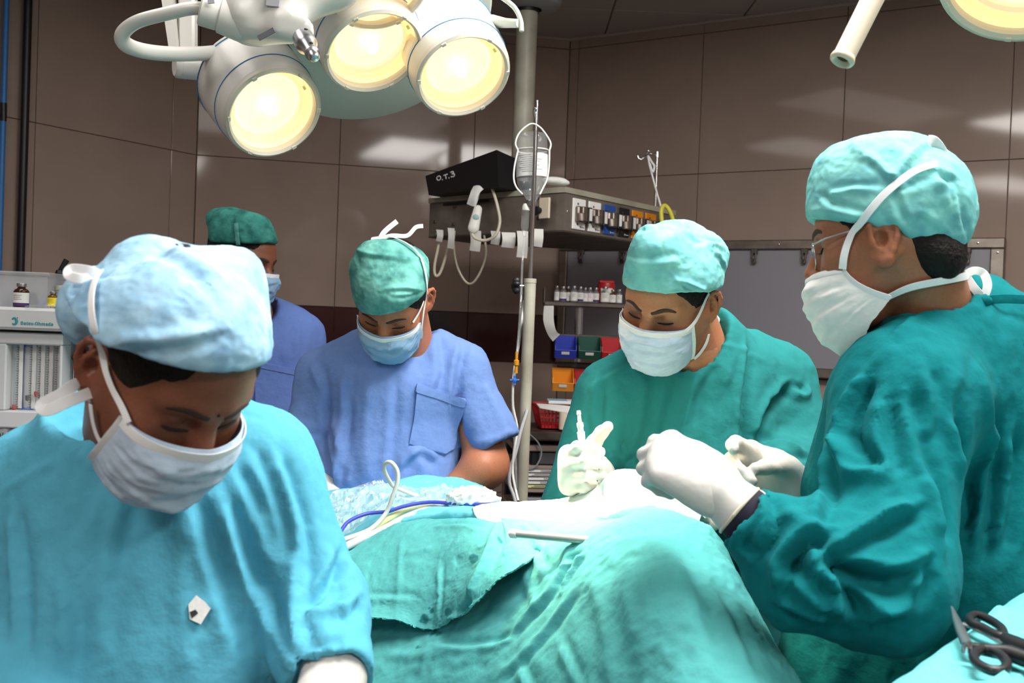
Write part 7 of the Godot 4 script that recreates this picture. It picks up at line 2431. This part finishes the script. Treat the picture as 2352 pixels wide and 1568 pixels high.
func shelf() -> void:
	var d := 3.95
	var a := W(1250, 696, d)
	var b := W(1480, 700, d)
	var at := along_bar(a, Vector3(b.x, a.y, b.z))
	var t := thing("wall_shelf", "steel shelf with two bin rails on an upright tube, behind the surgeon at the middle", "shelf", a)
	var len := a.distance_to(b)
	var k := d / FOCAL
	var mb := MB.new()
	mb.box(Vector3(len, 0.018, 0.15), at * Transform3D(Basis(), Vector3(len / 2, 0.0, -0.075)), 0.003)
	part("shelf_board", mb, M.steel_dark, t)
	mb = MB.new()
	mb.box(Vector3(0.006, 0.065, 0.15), at * Transform3D(Basis(), Vector3(0.0, 0.032, -0.075)), 0.002)
	part("end_plate", mb, M.steel_dark, t)
	mb = MB.new()
	var ux := 85 * k
	mb.tube([at * Vector3(ux, 0.02, -0.10), at * Vector3(ux, 0.01 - a.y + 0.9, -0.10)], 0.0165, 18)
	part("upright", mb, M.chrome, t)
	for y in [[775, 40], [838, 10], [850, 40]]:
		mb = MB.new()
		var yy := (W(1250, y[0], d).y - a.y)
		mb.box(Vector3(len - 0.05, 0.035 if y[1] == 40 else 0.026, 0.02), at * Transform3D(Basis(), Vector3(len / 2 + 0.04, yy, -0.07)), 0.002)
		part("bin_rail", mb, M.steel_dark, t)
	# vials in a row
	var labels := ["first vial from the shelf's left end, white label", "second vial on the shelf, violet band low on its label", "third vial on the shelf, standing a little back", "fourth vial on the shelf, tall white label", "fifth vial on the shelf, violet band on a narrow label", "sixth vial on the shelf, short and slim", "seventh vial on the shelf, pinkish white label", "eighth vial on the shelf, dark band at its foot", "ninth vial on the shelf, the widest and tallest one", "tenth vial on the shelf, amber glass with a silver cap", "last vial on the shelf, partly behind the surgeon"]
	var vx := [1279, 1294, 1306, 1319, 1334, 1345, 1356, 1370, 1391, 1409, 1424]
	var hs := [36, 35, 36, 37, 36, 34, 35, 35, 38, 32, 33]
	for i in vx.size():
		var r: float = [6.0, 8.0, 6.5, 8.5, 7.0, 6.0, 7.5, 7.0, 10.5, 7.5, 6.5][i] * k
		vial("vial", labels[i], at * Vector3((vx[i] - 1250) * k, 0.0095, -0.035 if i != 2 else -0.06), r, hs[i] * k, M.glass_amber if i in [2, 9] else M.clear, M.paper if i != 6 else plain(Color("e6d6dc"), 0.8), M.violet if i in [1, 4, 7] else null, "vials on the steel shelf")
	# red lidded jar
	var rj := thing("red_jar", "red plastic jar with a white label behind the shelf's vials", "jar", at * Vector3(146 * k, 0.0095, -0.10))
	var rp := at * Transform3D(Basis(), Vector3(146 * k, 0.0095, -0.10))
	mb = MB.new()
	mb.lathe([[0.0, 0.0], [0.034, 0.0], [0.036, 0.004], [0.036, 0.075], [0.032, 0.084], [0.0, 0.084]], rp, 28)
	part("body", mb, M.red, rj)
	mb = MB.new()
	mb.box(Vector3(0.062, 0.012, 0.05), rp * Transform3D(Basis(), Vector3(0, 0.088, 0)), 0.004)
	part("lid", mb, M.red, rj)
	mb = MB.new()
	var P := PackedVector3Array()
	for j in 2:
		for i in 13:
			var g := lerpf(-0.7, 0.7, i / 12.0)
			P.append(rp * Vector3(sin(g) * 0.0364, 0.062 - j * 0.03, cos(g) * 0.0364))
	mb.sheet(P, 13, 2, 0.0004)
	part("label_sheet", mb, M.paper, rj)
	# bins
	for q in [[1278, 771, 50, Color("2038a8"), "blue plastic bin, first in the upper row under the vials"], [1332, 773, 52, Color("0f4a3c"), "dark green plastic bin between the blue and the red one"], [1385, 776, 52, Color("b01820"), "red plastic bin, last in the upper row"], [1275, 846, 50, Color("e08a12"), "orange yellow plastic bin at the left of the lower row"], [1326, 849, 52, Color("b01820"), "red plastic bin in the lower row beside the yellow one"]]:
		bin(q[4], at * Vector3((q[0] - 1250) * k, W(q[0], q[1], d).y - a.y, -0.055), at.basis, q[2] * k, 50 * k, plain(q[3], 0.4))
	# paper strip hanging at the left end
	mb = MB.new()
	mb.sheet(net([path([[1250, 702, 3.93], [1272, 702, 3.93]]), path([[1248, 735, 3.94], [1272, 735, 3.93]]), path([[1257, 765, 3.95], [1277, 760, 3.92]]), path([[1270, 784, 3.94], [1286, 768, 3.92]])], 6, 20), 6, 20, 0.0012)
	tag(part("paper_strip", mb, M.paper), "curling strip of white paper hanging from the shelf's left end", "paper")

func vial(called: String, label: String, p: Vector3, r: float, h: float, glass: Material, paper: Material, band: Material, group: String, cap: Material = null) -> void:
	var t := thing(called, label, "vial", p, group)
	var x := Transform3D(Basis(), p)
	var mb := MB.new()
	mb.lathe([[0.0, 0.0], [r * 0.9, 0.0], [r, r * 0.12], [r, h * 0.66], [r * 0.86, h * 0.74], [r * 0.52, h * 0.80], [r * 0.50, h * 0.88], [0.0, h * 0.88]], x, 24)
	part("glass", mb, glass, t)
	mb = MB.new()
	mb.lathe([[0.0, h * 0.86], [r * 0.62, h * 0.86], [r * 0.64, h * 0.87], [r * 0.64, h * 0.985], [r * 0.6, h], [0.0, h]], x, 20)
	part("cap", mb, cap if cap else M.alu, t)
	var face := func(y0: float, y1: float, m: Material, called2: String, g0: float, g1: float, lift: float):
		var P := PackedVector3Array()
		for j in 2:
			for i in 15:
				var g := lerpf(g0, g1, i / 14.0)
				P.append(x * Vector3(sin(g) * r * lift, lerpf(y1, y0, j), cos(g) * r * lift))
		var b := MB.new()
		b.sheet(P, 15, 2, 0.0002)
		part(called2, b, m, t)
	face.call(h * 0.08, h * 0.62, paper, "label_sheet", -1.7, 1.7, 1.012)
	if band: face.call(h * 0.08, h * 0.2, band, "label_band", -1.7, 1.7, 1.02)
	for i in 3: face.call(h * (0.34 + 0.08 * i), h * (0.355 + 0.08 * i), M.sticker_dark, "print_line", -0.7, 0.5 - 0.2 * (i % 2), 1.02)

func bin(label: String, p: Vector3, b: Basis, w: float, h: float, m: Material) -> void:
	# open-fronted picking bin: p is the top left corner of its back
	var t := thing("plastic_bin", label, "bin", p, "picking bins on the rails")
	var x := Transform3D(b, p)
	var side := PackedVector2Array([Vector2(0, 0), Vector2(0.02, 0.0), Vector2(0.085, -0.035), Vector2(0.095, -0.055), Vector2(0.075, -h), Vector2(0, -h)])
	var turned := Basis(Vector3(0, 0, 1), Vector3(0, 1, 0), Vector3(-1, 0, 0))
	for s in [0.003, w - 0.001]:
		var mb := MB.new()
		mb.prism(side, 0.003, x * Transform3D(turned, Vector3(s, 0, 0)))
		part("side", mb, m, t)
	for q in [[0.0, 0.0, 0.0, -h], [0.0, -h, 0.075, -h], [0.075, -h, 0.095, -0.055]]:
		var mb := MB.new()
		var a := Vector3(w / 2, q[1], q[0])
		var c := Vector3(w / 2, q[3], q[2])
		var d := (c - a)
		mb.box(Vector3(w - 0.004, d.length() + 0.003, 0.003), x * Transform3D(Basis(Vector3(1, 0, 0), -d.normalized(), Vector3(1, 0, 0).cross(-d.normalized())), (a + c) / 2), 0.001)
		part("panel", mb, m, t)
	var mb2 := MB.new()
	var n := Vector3(0, -0.033, 0.020)
	var up := Vector3(0, h - 0.055, 0.020).normalized()
	mb2.box(Vector3(w * 0.36, 0.012, 0.002), x * Transform3D(Basis(Vector3(1, 0, 0), up, Vector3(1, 0, 0).cross(up)), Vector3(w * 0.48, -(h + 0.055) / 2 + 0.004, 0.0915)), 0.0005)
	part("name_label", mb2, M.paper, t, "white label strip")

func trolley() -> void:
	var d := 3.75
	var k := d / FOCAL
	var a := W(1175, 1000, d)
	var at := along_bar(a, Vector3(W(1330, 1004, d).x, a.y, W(1330, 1004, d).z - 0.03))
	var t := thing("equipment_trolley", "dark trolley with open shelves of equipment behind the drip stand", "trolley", Vector3(a.x, 0, a.z))
	var mb := MB.new()
	var wd := 0.42
	mb.box(Vector3(wd, 0.035, 0.36), at * Transform3D(Basis(), Vector3(wd / 2 + 0.01, 0.0, -0.18)), 0.006)
	part("top", mb, M.steel_dark, t)
	for y in [1032, 1078, 1128, 1180]:
		mb = MB.new()
		mb.box(Vector3(wd, 0.022, 0.34), at * Transform3D(Basis(), Vector3(wd / 2 + 0.01, W(1240, y, d).y - a.y, -0.18)), 0.004)
		part("shelf_board", mb, M.paint, t)
	for q in [[0.02, -0.02], [wd, -0.02], [0.02, -0.34], [wd, -0.34]]:
		mb = MB.new()
		mb.tube([at * Vector3(q[0], 0.0, q[1]), at * Vector3(q[0], 0.0 - a.y, q[1])], 0.011, 12)
		part("post", mb, M.steel, t)
	mb = MB.new()
	mb.box(Vector3(wd - 0.03, a.y - 0.4, 0.01), at * Transform3D(Basis(), Vector3(wd / 2 + 0.01, -(a.y - 0.4) / 2, -0.34)), 0.002)
	part("back_panel", mb, M.black_matt, t)
	# things on its shelves
	var g := func(px: float, py: float, dz := -0.06) -> Vector3: return at * Vector3((px - 1175) * k, W(px, py, d).y - a.y, dz)
	var dev := thing("monitor_unit", "dark boxy unit with a dull grey screen on the trolley's second shelf", "device", g.call(1272, 1072))
	mb = MB.new()
	mb.box(Vector3(0.16, 0.055, 0.22), Transform3D(at.basis, g.call(1272, 1058, -0.13)), 0.006)
	part("housing", mb, M.black, dev)
	mb = MB.new()
	mb.box(Vector3(0.085, 0.042, 0.004), Transform3D(at.basis, g.call(1268, 1056, -0.018)), 0.002)
	part("screen", mb, M.sticker_dark, dev)
	for i in 5:
		mb = MB.new()
		var p: Vector3 = g.call(1262, 1120.0 - i * 9.0, -0.10)
		mb.box(Vector3(0.165 - 0.006 * (i % 2), 0.0135, 0.19), Transform3D(at.basis.rotated(Vector3.UP, 0.03 * (i % 3)), p), 0.001)
		var names := ["lowest cassette box of the pile on the trolley, brown stained", "second cassette box from below on the trolley", "middle cassette box of the pile on the trolley", "fourth cassette box from below on the trolley", "topmost cassette box of the pile on the trolley"]
		var cb := part("cassette_box", mb, M.black_matt)
		tag(cb, names[i], "box", "cassette boxes on the trolley")
		var lb := MB.new()
		lb.box(Vector3(0.15, 0.010, 0.001), Transform3D(at.basis.rotated(Vector3.UP, 0.03 * (i % 3)), p + at.basis.z * 0.0955), 0.0002)
		part("name_label", lb, M.paper if i else M.hose_pale, cb)
		for n in 2:
			lb = MB.new()
			lb.box(Vector3(0.10 + 0.02 * ((i + n) % 3), 0.0018, 0.0006), Transform3D(at.basis, p + at.basis.z * 0.0965 + Vector3(0, 0.002 - n * 0.004, 0)), 0)
			part("print_line", lb, M.ink, cb)
	mb = MB.new()
	mb.box(Vector3(0.14, 0.045, 0.2), Transform3D(at.basis, g.call(1260, 1162, -0.12)), 0.004)
	tag(part("grey_case", mb, M.board), "dull grey case on the trolley's lowest visible shelf", "case")
	# red basket
	var bk := thing("red_basket", "red plastic basket with slotted sides on the trolley top", "basket", g.call(1290, 990))
	var bx := Transform3D(at.basis, g.call(1296, 990, -0.14))
	var w0 := 0.075
	var w1 := 0.095
	var hb := 0.085
	for s in 4:
		var rb := Basis(Vector3.UP, PI / 2 * s)
		mb = MB.new()
		mb.tube([bx * (rb * Vector3(-w1, hb, w1)), bx * (rb * Vector3(w1, hb, w1))], 0.004, 8)
		mb.box(Vector3(w0 * 2, 0.012, 0.003), bx * Transform3D(rb, Vector3.ZERO) * Transform3D(Basis(), Vector3(0, 0.006, w0)), 0.001)
		mb.box(Vector3(w0 * 2.2, 0.006, 0.003), bx * Transform3D(rb, Vector3.ZERO) * Transform3D(Basis(), Vector3(0, hb * 0.5, (w0 + w1) / 2)), 0.001)
		for i in 12:
			var u := -1.0 + 2.0 * i / 11.0
			mb.tube([bx * (rb * Vector3(u * w0, 0.0, w0)), bx * (rb * Vector3(u * w1, hb, w1))], 0.0026, 6)
		part("side", mb, M.red, bk)
	mb = MB.new()
	mb.box(Vector3(w0 * 2, 0.004, w0 * 2), bx * Transform3D(Basis(), Vector3(0, 0.002, 0)), 0.001)
	part("bottom", mb, M.red, bk)
	mb = MB.new()
	mb.lathe([[0.0, 0.0], [0.0185, 0.0], [0.019, 0.002], [0.019, 0.080], [0.0175, 0.083], [0.012, 0.083], [0.010, 0.06], [0.0, 0.06]], Transform3D(Basis(), g.call(1297, 988, -0.015)), 28)
	tag(part("paper_roll", mb, M.cream), "cream paper roll standing before the red basket", "roll")
	mb = MB.new()
	mb.sheet(net([path([[1232, 926, 3.70], [1290, 930, 3.62], [1345, 938, 3.60]]), path([[1240, 936, 3.60], [1290, 945, 3.55], [1345, 955, 3.52]])], 12, 6), 12, 6, 0.002)
	tag(part("paper_sheet", mb, M.paper), "loose white papers lying across the red basket", "paper")
	mb = MB.new()
	var mbx := Transform3D(at.basis.rotated(Vector3.UP, -0.1), g.call(1300, 930, -0.14))
	mb.box(Vector3(0.10, 0.012, 0.12), mbx, 0.002)
	var mk := part("mask_box", mb, M.white)
	tag(mk, "flat white box with a blue panel lying on the papers", "box")
	mb = MB.new()
	mb.box(Vector3(0.07, 0.001, 0.08), mbx * Transform3D(Basis(), Vector3(-0.01, 0.0065, 0.01)), 0.0003)
	part("printed_panel", mb, plain(Color("7fb6e0"), 0.6), mk)
	mb = MB.new()
	mb.tube(curve([g.call(1215, 996, -0.004), g.call(1235, 1015, 0.02), g.call(1244, 1040, 0.02), g.call(1236, 1066, 0.015), g.call(1222, 1078, 0.004), g.call(1210, 1080, -0.02)], 6), 0.0032, 8)
	tag(part("grey_cable", mb, M.machine_dark), "thin grey cable looping before the trolley's dark unit", "cable")
	mb = MB.new()
	mb.tube(curve(path([[1212, 940, 2.605], [1196, 990, 2.60], [1184, 1040, 2.60], [1172, 1075, 2.60], [1170, 1110, 2.60], [1180, 1140, 2.60], [1192, 1190, 2.60], [1204, 1260, 2.605], [1206, 1400, 2.61]]), 6), 0.0048, 8)
	tag(part("white_hose", mb, M.machine), "white hose bowing out beside the drip stand's ivory tube", "hose")

# ---------------------------------------------------------------- anaesthesia machine at the left
func machine() -> void:
	var d := 2.1
	var k := d / FOCAL
	# its front plane turned a little; x to the right along the front, y up, z to the viewer
	var a := W(2, 706, d)
	var b := W(150, 706, d)
	var at := along_bar(a, Vector3(b.x, a.y, b.z - 0.008))
	var g := func(px: float, py: float, z := 0.0) -> Vector3: return Vector3((px - 2.0) * k, (706.0 - py) * k, z)
	var t := thing("anaesthesia_machine", "pale grey anaesthesia machine with flow meter tubes at the left edge, vials on its top", "machine", at * Vector3(0.05, -a.y, -0.2))
	var mb := MB.new()
	mb.box(Vector3(0.42, 0.048, 0.34), at * Transform3D(Basis(), g.call(2, 730, -0.17) + Vector3(0.06, 0, 0)), 0.006)
	part("top_deck", mb, M.machine, t)
	var body := Vector3(-0.09, 0, 0)
	# column with a window: frame pieces round the flow meters
	for q in [[-170, 762, 134, 790], [-170, 945, 134, 985], [-170, 790, 8, 945], [127, 790, 134, 945]]:
		mb = MB.new()
		var c: Vector3 = (g.call(q[0], q[1]) + g.call(q[2], q[3])) / 2
		mb.box(Vector3((q[2] - q[0]) * k, (q[3] - q[1]) * k, 0.05), at * Transform3D(Basis(), c + Vector3(0, 0, -0.045)), 0.003)
		part("window_frame", mb, M.machine, t)
	mb = MB.new()
	mb.box(Vector3(304 * k, 0.29, 0.20), at * Transform3D(Basis(), g.call(-18, 875, -0.165)), 0.002)
	part("column", mb, M.machine_dark, t)
	mb = MB.new()
	mb.box(Vector3(119 * k, 155 * k, 0.004), at * Transform3D(Basis(), g.call(67.5, 868, -0.062)), 0.0)
	part("back_plate", mb, M.machine, t)
	mb = MB.new()
	mb.box(Vector3(290 * k, 0.62, 0.28), at * Transform3D(Basis(), g.call(-40, 986, -0.17) - Vector3(0, 0.31, 0)), 0.004)
	part("cabinet", mb, M.machine, t)
	mb = MB.new()
	mb.box(Vector3(0.5, 0.03, 0.42), at * Transform3D(Basis(), g.call(-40, 1045, -0.13)), 0.006)
	part("work_shelf", mb, M.machine, t)
	# flow meter tubes with scales and floats
	for i in 5:
		var px: float = [17, 47, 67, 86, 106][i]
		mb = MB.new()
		mb.tube([at * g.call(px, 942, -0.045), at * g.call(px, 792, -0.045)], 0.0052, 14)
		part("flow_tube", mb, M.clear, t)
		var tube: Node3D = t.get_child(-1)
		mb = MB.new()
		mb.box(Vector3(0.0085, 150 * k, 0.003), at * Transform3D(Basis(), g.call(px + 9, 867, -0.055)), 0.0)
		part("scale_strip", mb, M.white, tube)
		mb = MB.new()
		for n in 26: mb.box(Vector3(0.004 if n % 5 else 0.0065, 0.0012, 0.001), at * Transform3D(Basis(), g.call(px + 2, 938 - n * 5.6, -0.0515)), 0)
		var sc := part("scale_marks", mb, M.ink, tube)
		sc.set_meta("kind", "stuff")
		mb = MB.new()
		mb.lathe([[0.0, 0.005], [0.004, 0.0045], [0.0045, 0.0], [0.003, -0.007], [0.0, -0.008]], at * Transform3D(Basis(), g.call(px, [938, 915, 905, 930, 918][i], -0.045)), 12)
		part("float", mb, M.red if i in [0, 2, 4] else M.steel_dark, tube)
	for q in [[29, 790, 31, 945], [29, 790, 62, 796], [29, 940, 62, 945]]:
		mb = MB.new()
		var c2_: Vector3 = (g.call(q[0], q[1]) + g.call(q[2], q[3])) / 2
		mb.box(Vector3((q[2] - q[0]) * k, (q[3] - q[1]) * k, 0.002), at * Transform3D(Basis(), c2_ + Vector3(0, 0, -0.056)), 0)
		part("blue_line", mb, plain(Color("2f6fc0"), 0.5), t)
	for n in 14:
		mb = MB.new()
		mb.box(Vector3(0.0016, 0.006, 0.001), at * Transform3D(Basis(), g.call(24, 795 + n * 11.0, -0.058)), 0)
		part("black_dash", mb, M.ink, t)
	# knobs
	for i in 3:
		var px: float = [12, 54, 92][i]
		var f := at * Transform3D(Basis(Vector3(1, 0, 0), PI / 2), g.call(px, 1000, -0.03))
		mb = MB.new()
		mb.lathe([[0.0, 0.030], [0.011, 0.030], [0.0125, 0.027], [0.0128, 0.012], [0.0145, 0.008], [0.0145, 0.0]], f, 28)
		part("knob", mb, M.alu, t)
		var kn: Node3D = t.get_child(-1)
		mb = MB.new()
		mb.lathe([[0.0, 0.0315], [0.0105, 0.0312], [0.0105, 0.029]], f, 24)
		part("knob_face", mb, [M.machine_dark, plain(Color("2f86d6"), 0.4), M.machine][i], kn, ["silver face", "blue face", "silver face"][i])
		mb = MB.new()
		mb.box(Vector3(0.022, 0.008, 0.014), at * Transform3D(Basis(), g.call(px - 1, 1019, -0.024)), 0.003)
		part("knob_guard", mb, M.machine, kn)
		if i == 0: text("Air", 0.014, 0.0006, M.ink, at * Transform3D(Basis(), g.call(14, 1000, 0.0022)), kn, true)
	# maker's lettering and round emblem on the deck's front
	text("Datex-Ohmeda", 0.0094, 0.0008, M.teal_ink, at * Transform3D(Basis(), g.call(84, 740, 0.0004)), t, true)
	mb = MB.new()
	var ring := []
	var rr := []
	for n in 20:
		var q := -2.4 + 5.0 * n / 19.0
		ring.append(at * (g.call(33, 736, 0.0008) + Vector3(cos(q) * 0.0052, sin(q) * 0.0066, 0)))
		rr.append(0.0012 + 0.0016 * sin(PI * n / 19.0))
	mb.tube(ring, rr, 8, true, 0.3, at.basis.z)
	part("emblem", mb, M.teal_ink, t)
	mb = MB.new()
	mb.lathe([[0.0, 0.0008], [0.0013, 0.0]], at * Transform3D(Basis(Vector3(1, 0, 0), PI / 2), g.call(40, 728, 0.0)), 10)
	part("emblem_dot", mb, M.red_ink, t)
	# dark monitor behind
	var mt := thing("patient_monitor", "dark monitor with a black screen between the machine and the front nurse", "monitor", at * g.call(190, 990, -0.1))
	mb = MB.new()
	mb.box(Vector3(0.15, 0.17, 0.10), at * Transform3D(Basis(), g.call(218, 896, -0.14)), 0.006)
	part("housing", mb, M.black_matt, mt)
	mb = MB.new()
	mb.box(Vector3(0.10, 0.075, 0.004), at * Transform3D(Basis(), g.call(205, 905, -0.088)), 0.001)
	part("screen", mb, plain(Color("0a0a10"), 0.15), mt)
	for q in [[148, 862, 0.004], [172, 886, 0.003], [182, 905, 0.006], [186, 915, 0.006], [172, 915, 0.004]]:
		mb = MB.new()
		mb.box(Vector3(q[2] * 2, 0.003, 0.001), at * Transform3D(Basis(), g.call(q[0] + 10, q[1], -0.0855)), 0)
		part("readout", mb, light_mat(Color(0.8, 0.85, 0.9), 0.35), mt)
	mb = MB.new()
	mb.box(Vector3(0.12, 0.012, 0.06), at * Transform3D(Basis(), g.call(200, 818, -0.10)), 0.003)
	part("ledge", mb, M.black, mt)
	for n in 4:
		mb = MB.new()
		mb.box(Vector3(0.003, 0.010, 0.003), at * Transform3D(Basis(), g.call(140 + n * 5, 828, -0.085)), 0.0005)
		part("light_bar", mb, M.machine, mt)
	mb = MB.new()
	mb.tube([at * g.call(137, 845, -0.08), at * g.call(137, 985, -0.08)], 0.0022, 10)
	part("rail", mb, M.chrome, mt)
	on_machine(at, g, k)

func on_machine(at: Transform3D, g, k: float) -> void:
	var brown := plain(Color("3a1f10"), 0.12)
	var amber := plain(Color("6a4a18"), 0.15)
	vial("medicine_bottle", "brown bottle with a white and violet label, standing before the clear box on the machine", at * g.call(31, 705, -0.035), 0.0158, 57 * k, brown, M.paper, M.violet, "")
	vial("medicine_vial", "small amber vial with a yellow and white label, leftmost of four on the machine", at * g.call(97, 702, -0.05), 0.0112, 38 * k, amber, plain(Color("e8d428"), 0.7), null, "")
	vial("medicine_vial", "small amber vial with a plain white label beside the yellow labelled one", at * g.call(120, 702, -0.05), 0.0112, 37 * k, amber, M.paper, null, "")
	vial("medicine_vial", "small amber vial with a pinkish label nearest the front nurse's cap", at * g.call(141, 702, -0.04), 0.0112, 36 * k, amber, plain(Color("e4a8a0"), 0.7), null, "")
	vial("medicine_vial", "small amber vial standing behind the other three", at * g.call(138, 700, -0.08), 0.0112, 42 * k, amber, M.paper, null, "")
	var bx := thing("plastic_box", "clear plastic storage box with a lid on the machine's top", "box", at * g.call(20, 705, -0.13))
	var mb := MB.new()
	var c: Vector3 = g.call(-10, 668, -0.15)
	for q in [[0, 0.075, 0.15, 0.070, 0.0015], [0, -0.075, 0.15, 0.070, 0.0015]]:
		mb = MB.new()
		mb.box(Vector3(q[2], q[3], q[4]), at * Transform3D(Basis(), c + Vector3(0, 0, q[1])), 0.0005)
		part("wall", mb, M.cloudy, bx)
	for s in [-1, 1]:
		mb = MB.new()
		mb.box(Vector3(0.0015, 0.070, 0.15), at * Transform3D(Basis(), c + Vector3(s * 0.075, 0, 0)), 0.0005)
		part("wall", mb, M.cloudy, bx)
	mb = MB.new()
	mb.box(Vector3(0.165, 0.010, 0.165), at * Transform3D(Basis(), c + Vector3(0, 0.040, 0)), 0.003)
	part("lid", mb, M.cloudy, bx)
	for q in [[60, 697, Color("7f9fd8"), "pale blue plastic clip inside the clear box"], [52, 700, Color("9fb8e0"), "second pale blue clip inside the clear box, lying lower"], [2, 665, Color("d86a78"), "pink cap inside the clear box at the frame's edge"]]:
		var f := Field.new()
		var p: Vector3 = at * g.call(q[0], q[1] - 4, -0.09)
		f.ell(p, Vector3(0.010, 0.007, 0.008), 0.006)
		f.ell(p + Vector3(0.006, 0.005, 0.002), Vector3(0.006, 0.006, 0.006), 0.004)
		f.ell(p - Vector3(0.008, 0.002, 0), Vector3(0.005, 0.006, 0.006), 0.004)
		var bb := f.bounds()
		tag(part("plastic_clip", f.build(bb[0], bb[1], 0.0015), plain(q[2], 0.5)), q[3], "clip")
	for i in 4:
		var ct := thing("medicine_carton", ["first pink and white carton behind the amber vials", "second pink and white carton from the left behind the vials", "third pink and white carton behind the vials", "fourth pink and white carton, half behind the nurse's cap"][i], "carton", at * g.call(115 + i * 18, 702, -0.13), "pink and white cartons")
		mb = MB.new()
		mb.box(Vector3(17 * k, 54 * k, 0.05), at * Transform3D(Basis(), g.call(115 + i * 18, 675, -0.14)), 0.001)
		part("box", mb, plain(Color("e6cfd2"), 0.7), ct)
		mb = MB.new()
		mb.box(Vector3(17.2 * k, 6 * k, 0.0505), at * Transform3D(Basis(), g.call(115 + i * 18, 649, -0.14)), 0.001)
		part("top_stripe", mb, plain(Color("a04a58"), 0.7), ct)
	var jar := thing("clear_jar", "clear jar with a pale lid between the storage box and the cartons", "jar", at * g.call(88, 702, -0.12))
	mb = MB.new()
	mb.lathe([[0.0, 0.0], [0.013, 0.0], [0.014, 0.003], [0.014, 0.040], [0.0, 0.040]], at * Transform3D(Basis(), g.call(88, 702, -0.12)), 24)
	part("glass", mb, M.cloudy, jar)
	mb = MB.new()
	mb.lathe([[0.0, 0.040], [0.0145, 0.040], [0.0145, 0.048], [0.013, 0.05], [0.0, 0.05]], at * Transform3D(Basis(), g.call(88, 702, -0.12)), 24)
	part("lid", mb, plain(Color("b8bfae"), 0.5), jar)
	mb = MB.new()
	mb.tube(path([[60, 707, 2.04], [90, 704, 2.03], [125, 703, 2.04]]), 0.0045, 10)
	tag(part("syringe", mb, M.clear), "clear syringe lying on the machine's front edge", "syringe")
	# black jointed stalk at the far left
	var st := thing("black_stalk", "short black jointed stalk rising at the frame's left edge", "stalk", at * g.call(2, 630, -0.3))
	mb = MB.new()
	mb.tube([at * g.call(2, 705, -0.3), at * g.call(3, 620, -0.3)], 0.006, 12)
	part("post", mb, M.black_matt, st)
	mb = MB.new()
	mb.lathe([[0.0, 0.010], [0.007, 0.008], [0.010, 0.0], [0.007, -0.008], [0.0, -0.010]], at * Transform3D(Basis(), g.call(4, 612, -0.3)), 16)
	part("joint", mb, M.black, st)
	mb = MB.new()
	mb.tube([at * g.call(4, 608, -0.3), at * g.call(13, 592, -0.3), at * g.call(22, 576, -0.3)], [0.005, 0.006, 0.007], 12)
	part("lever", mb, M.black, st)
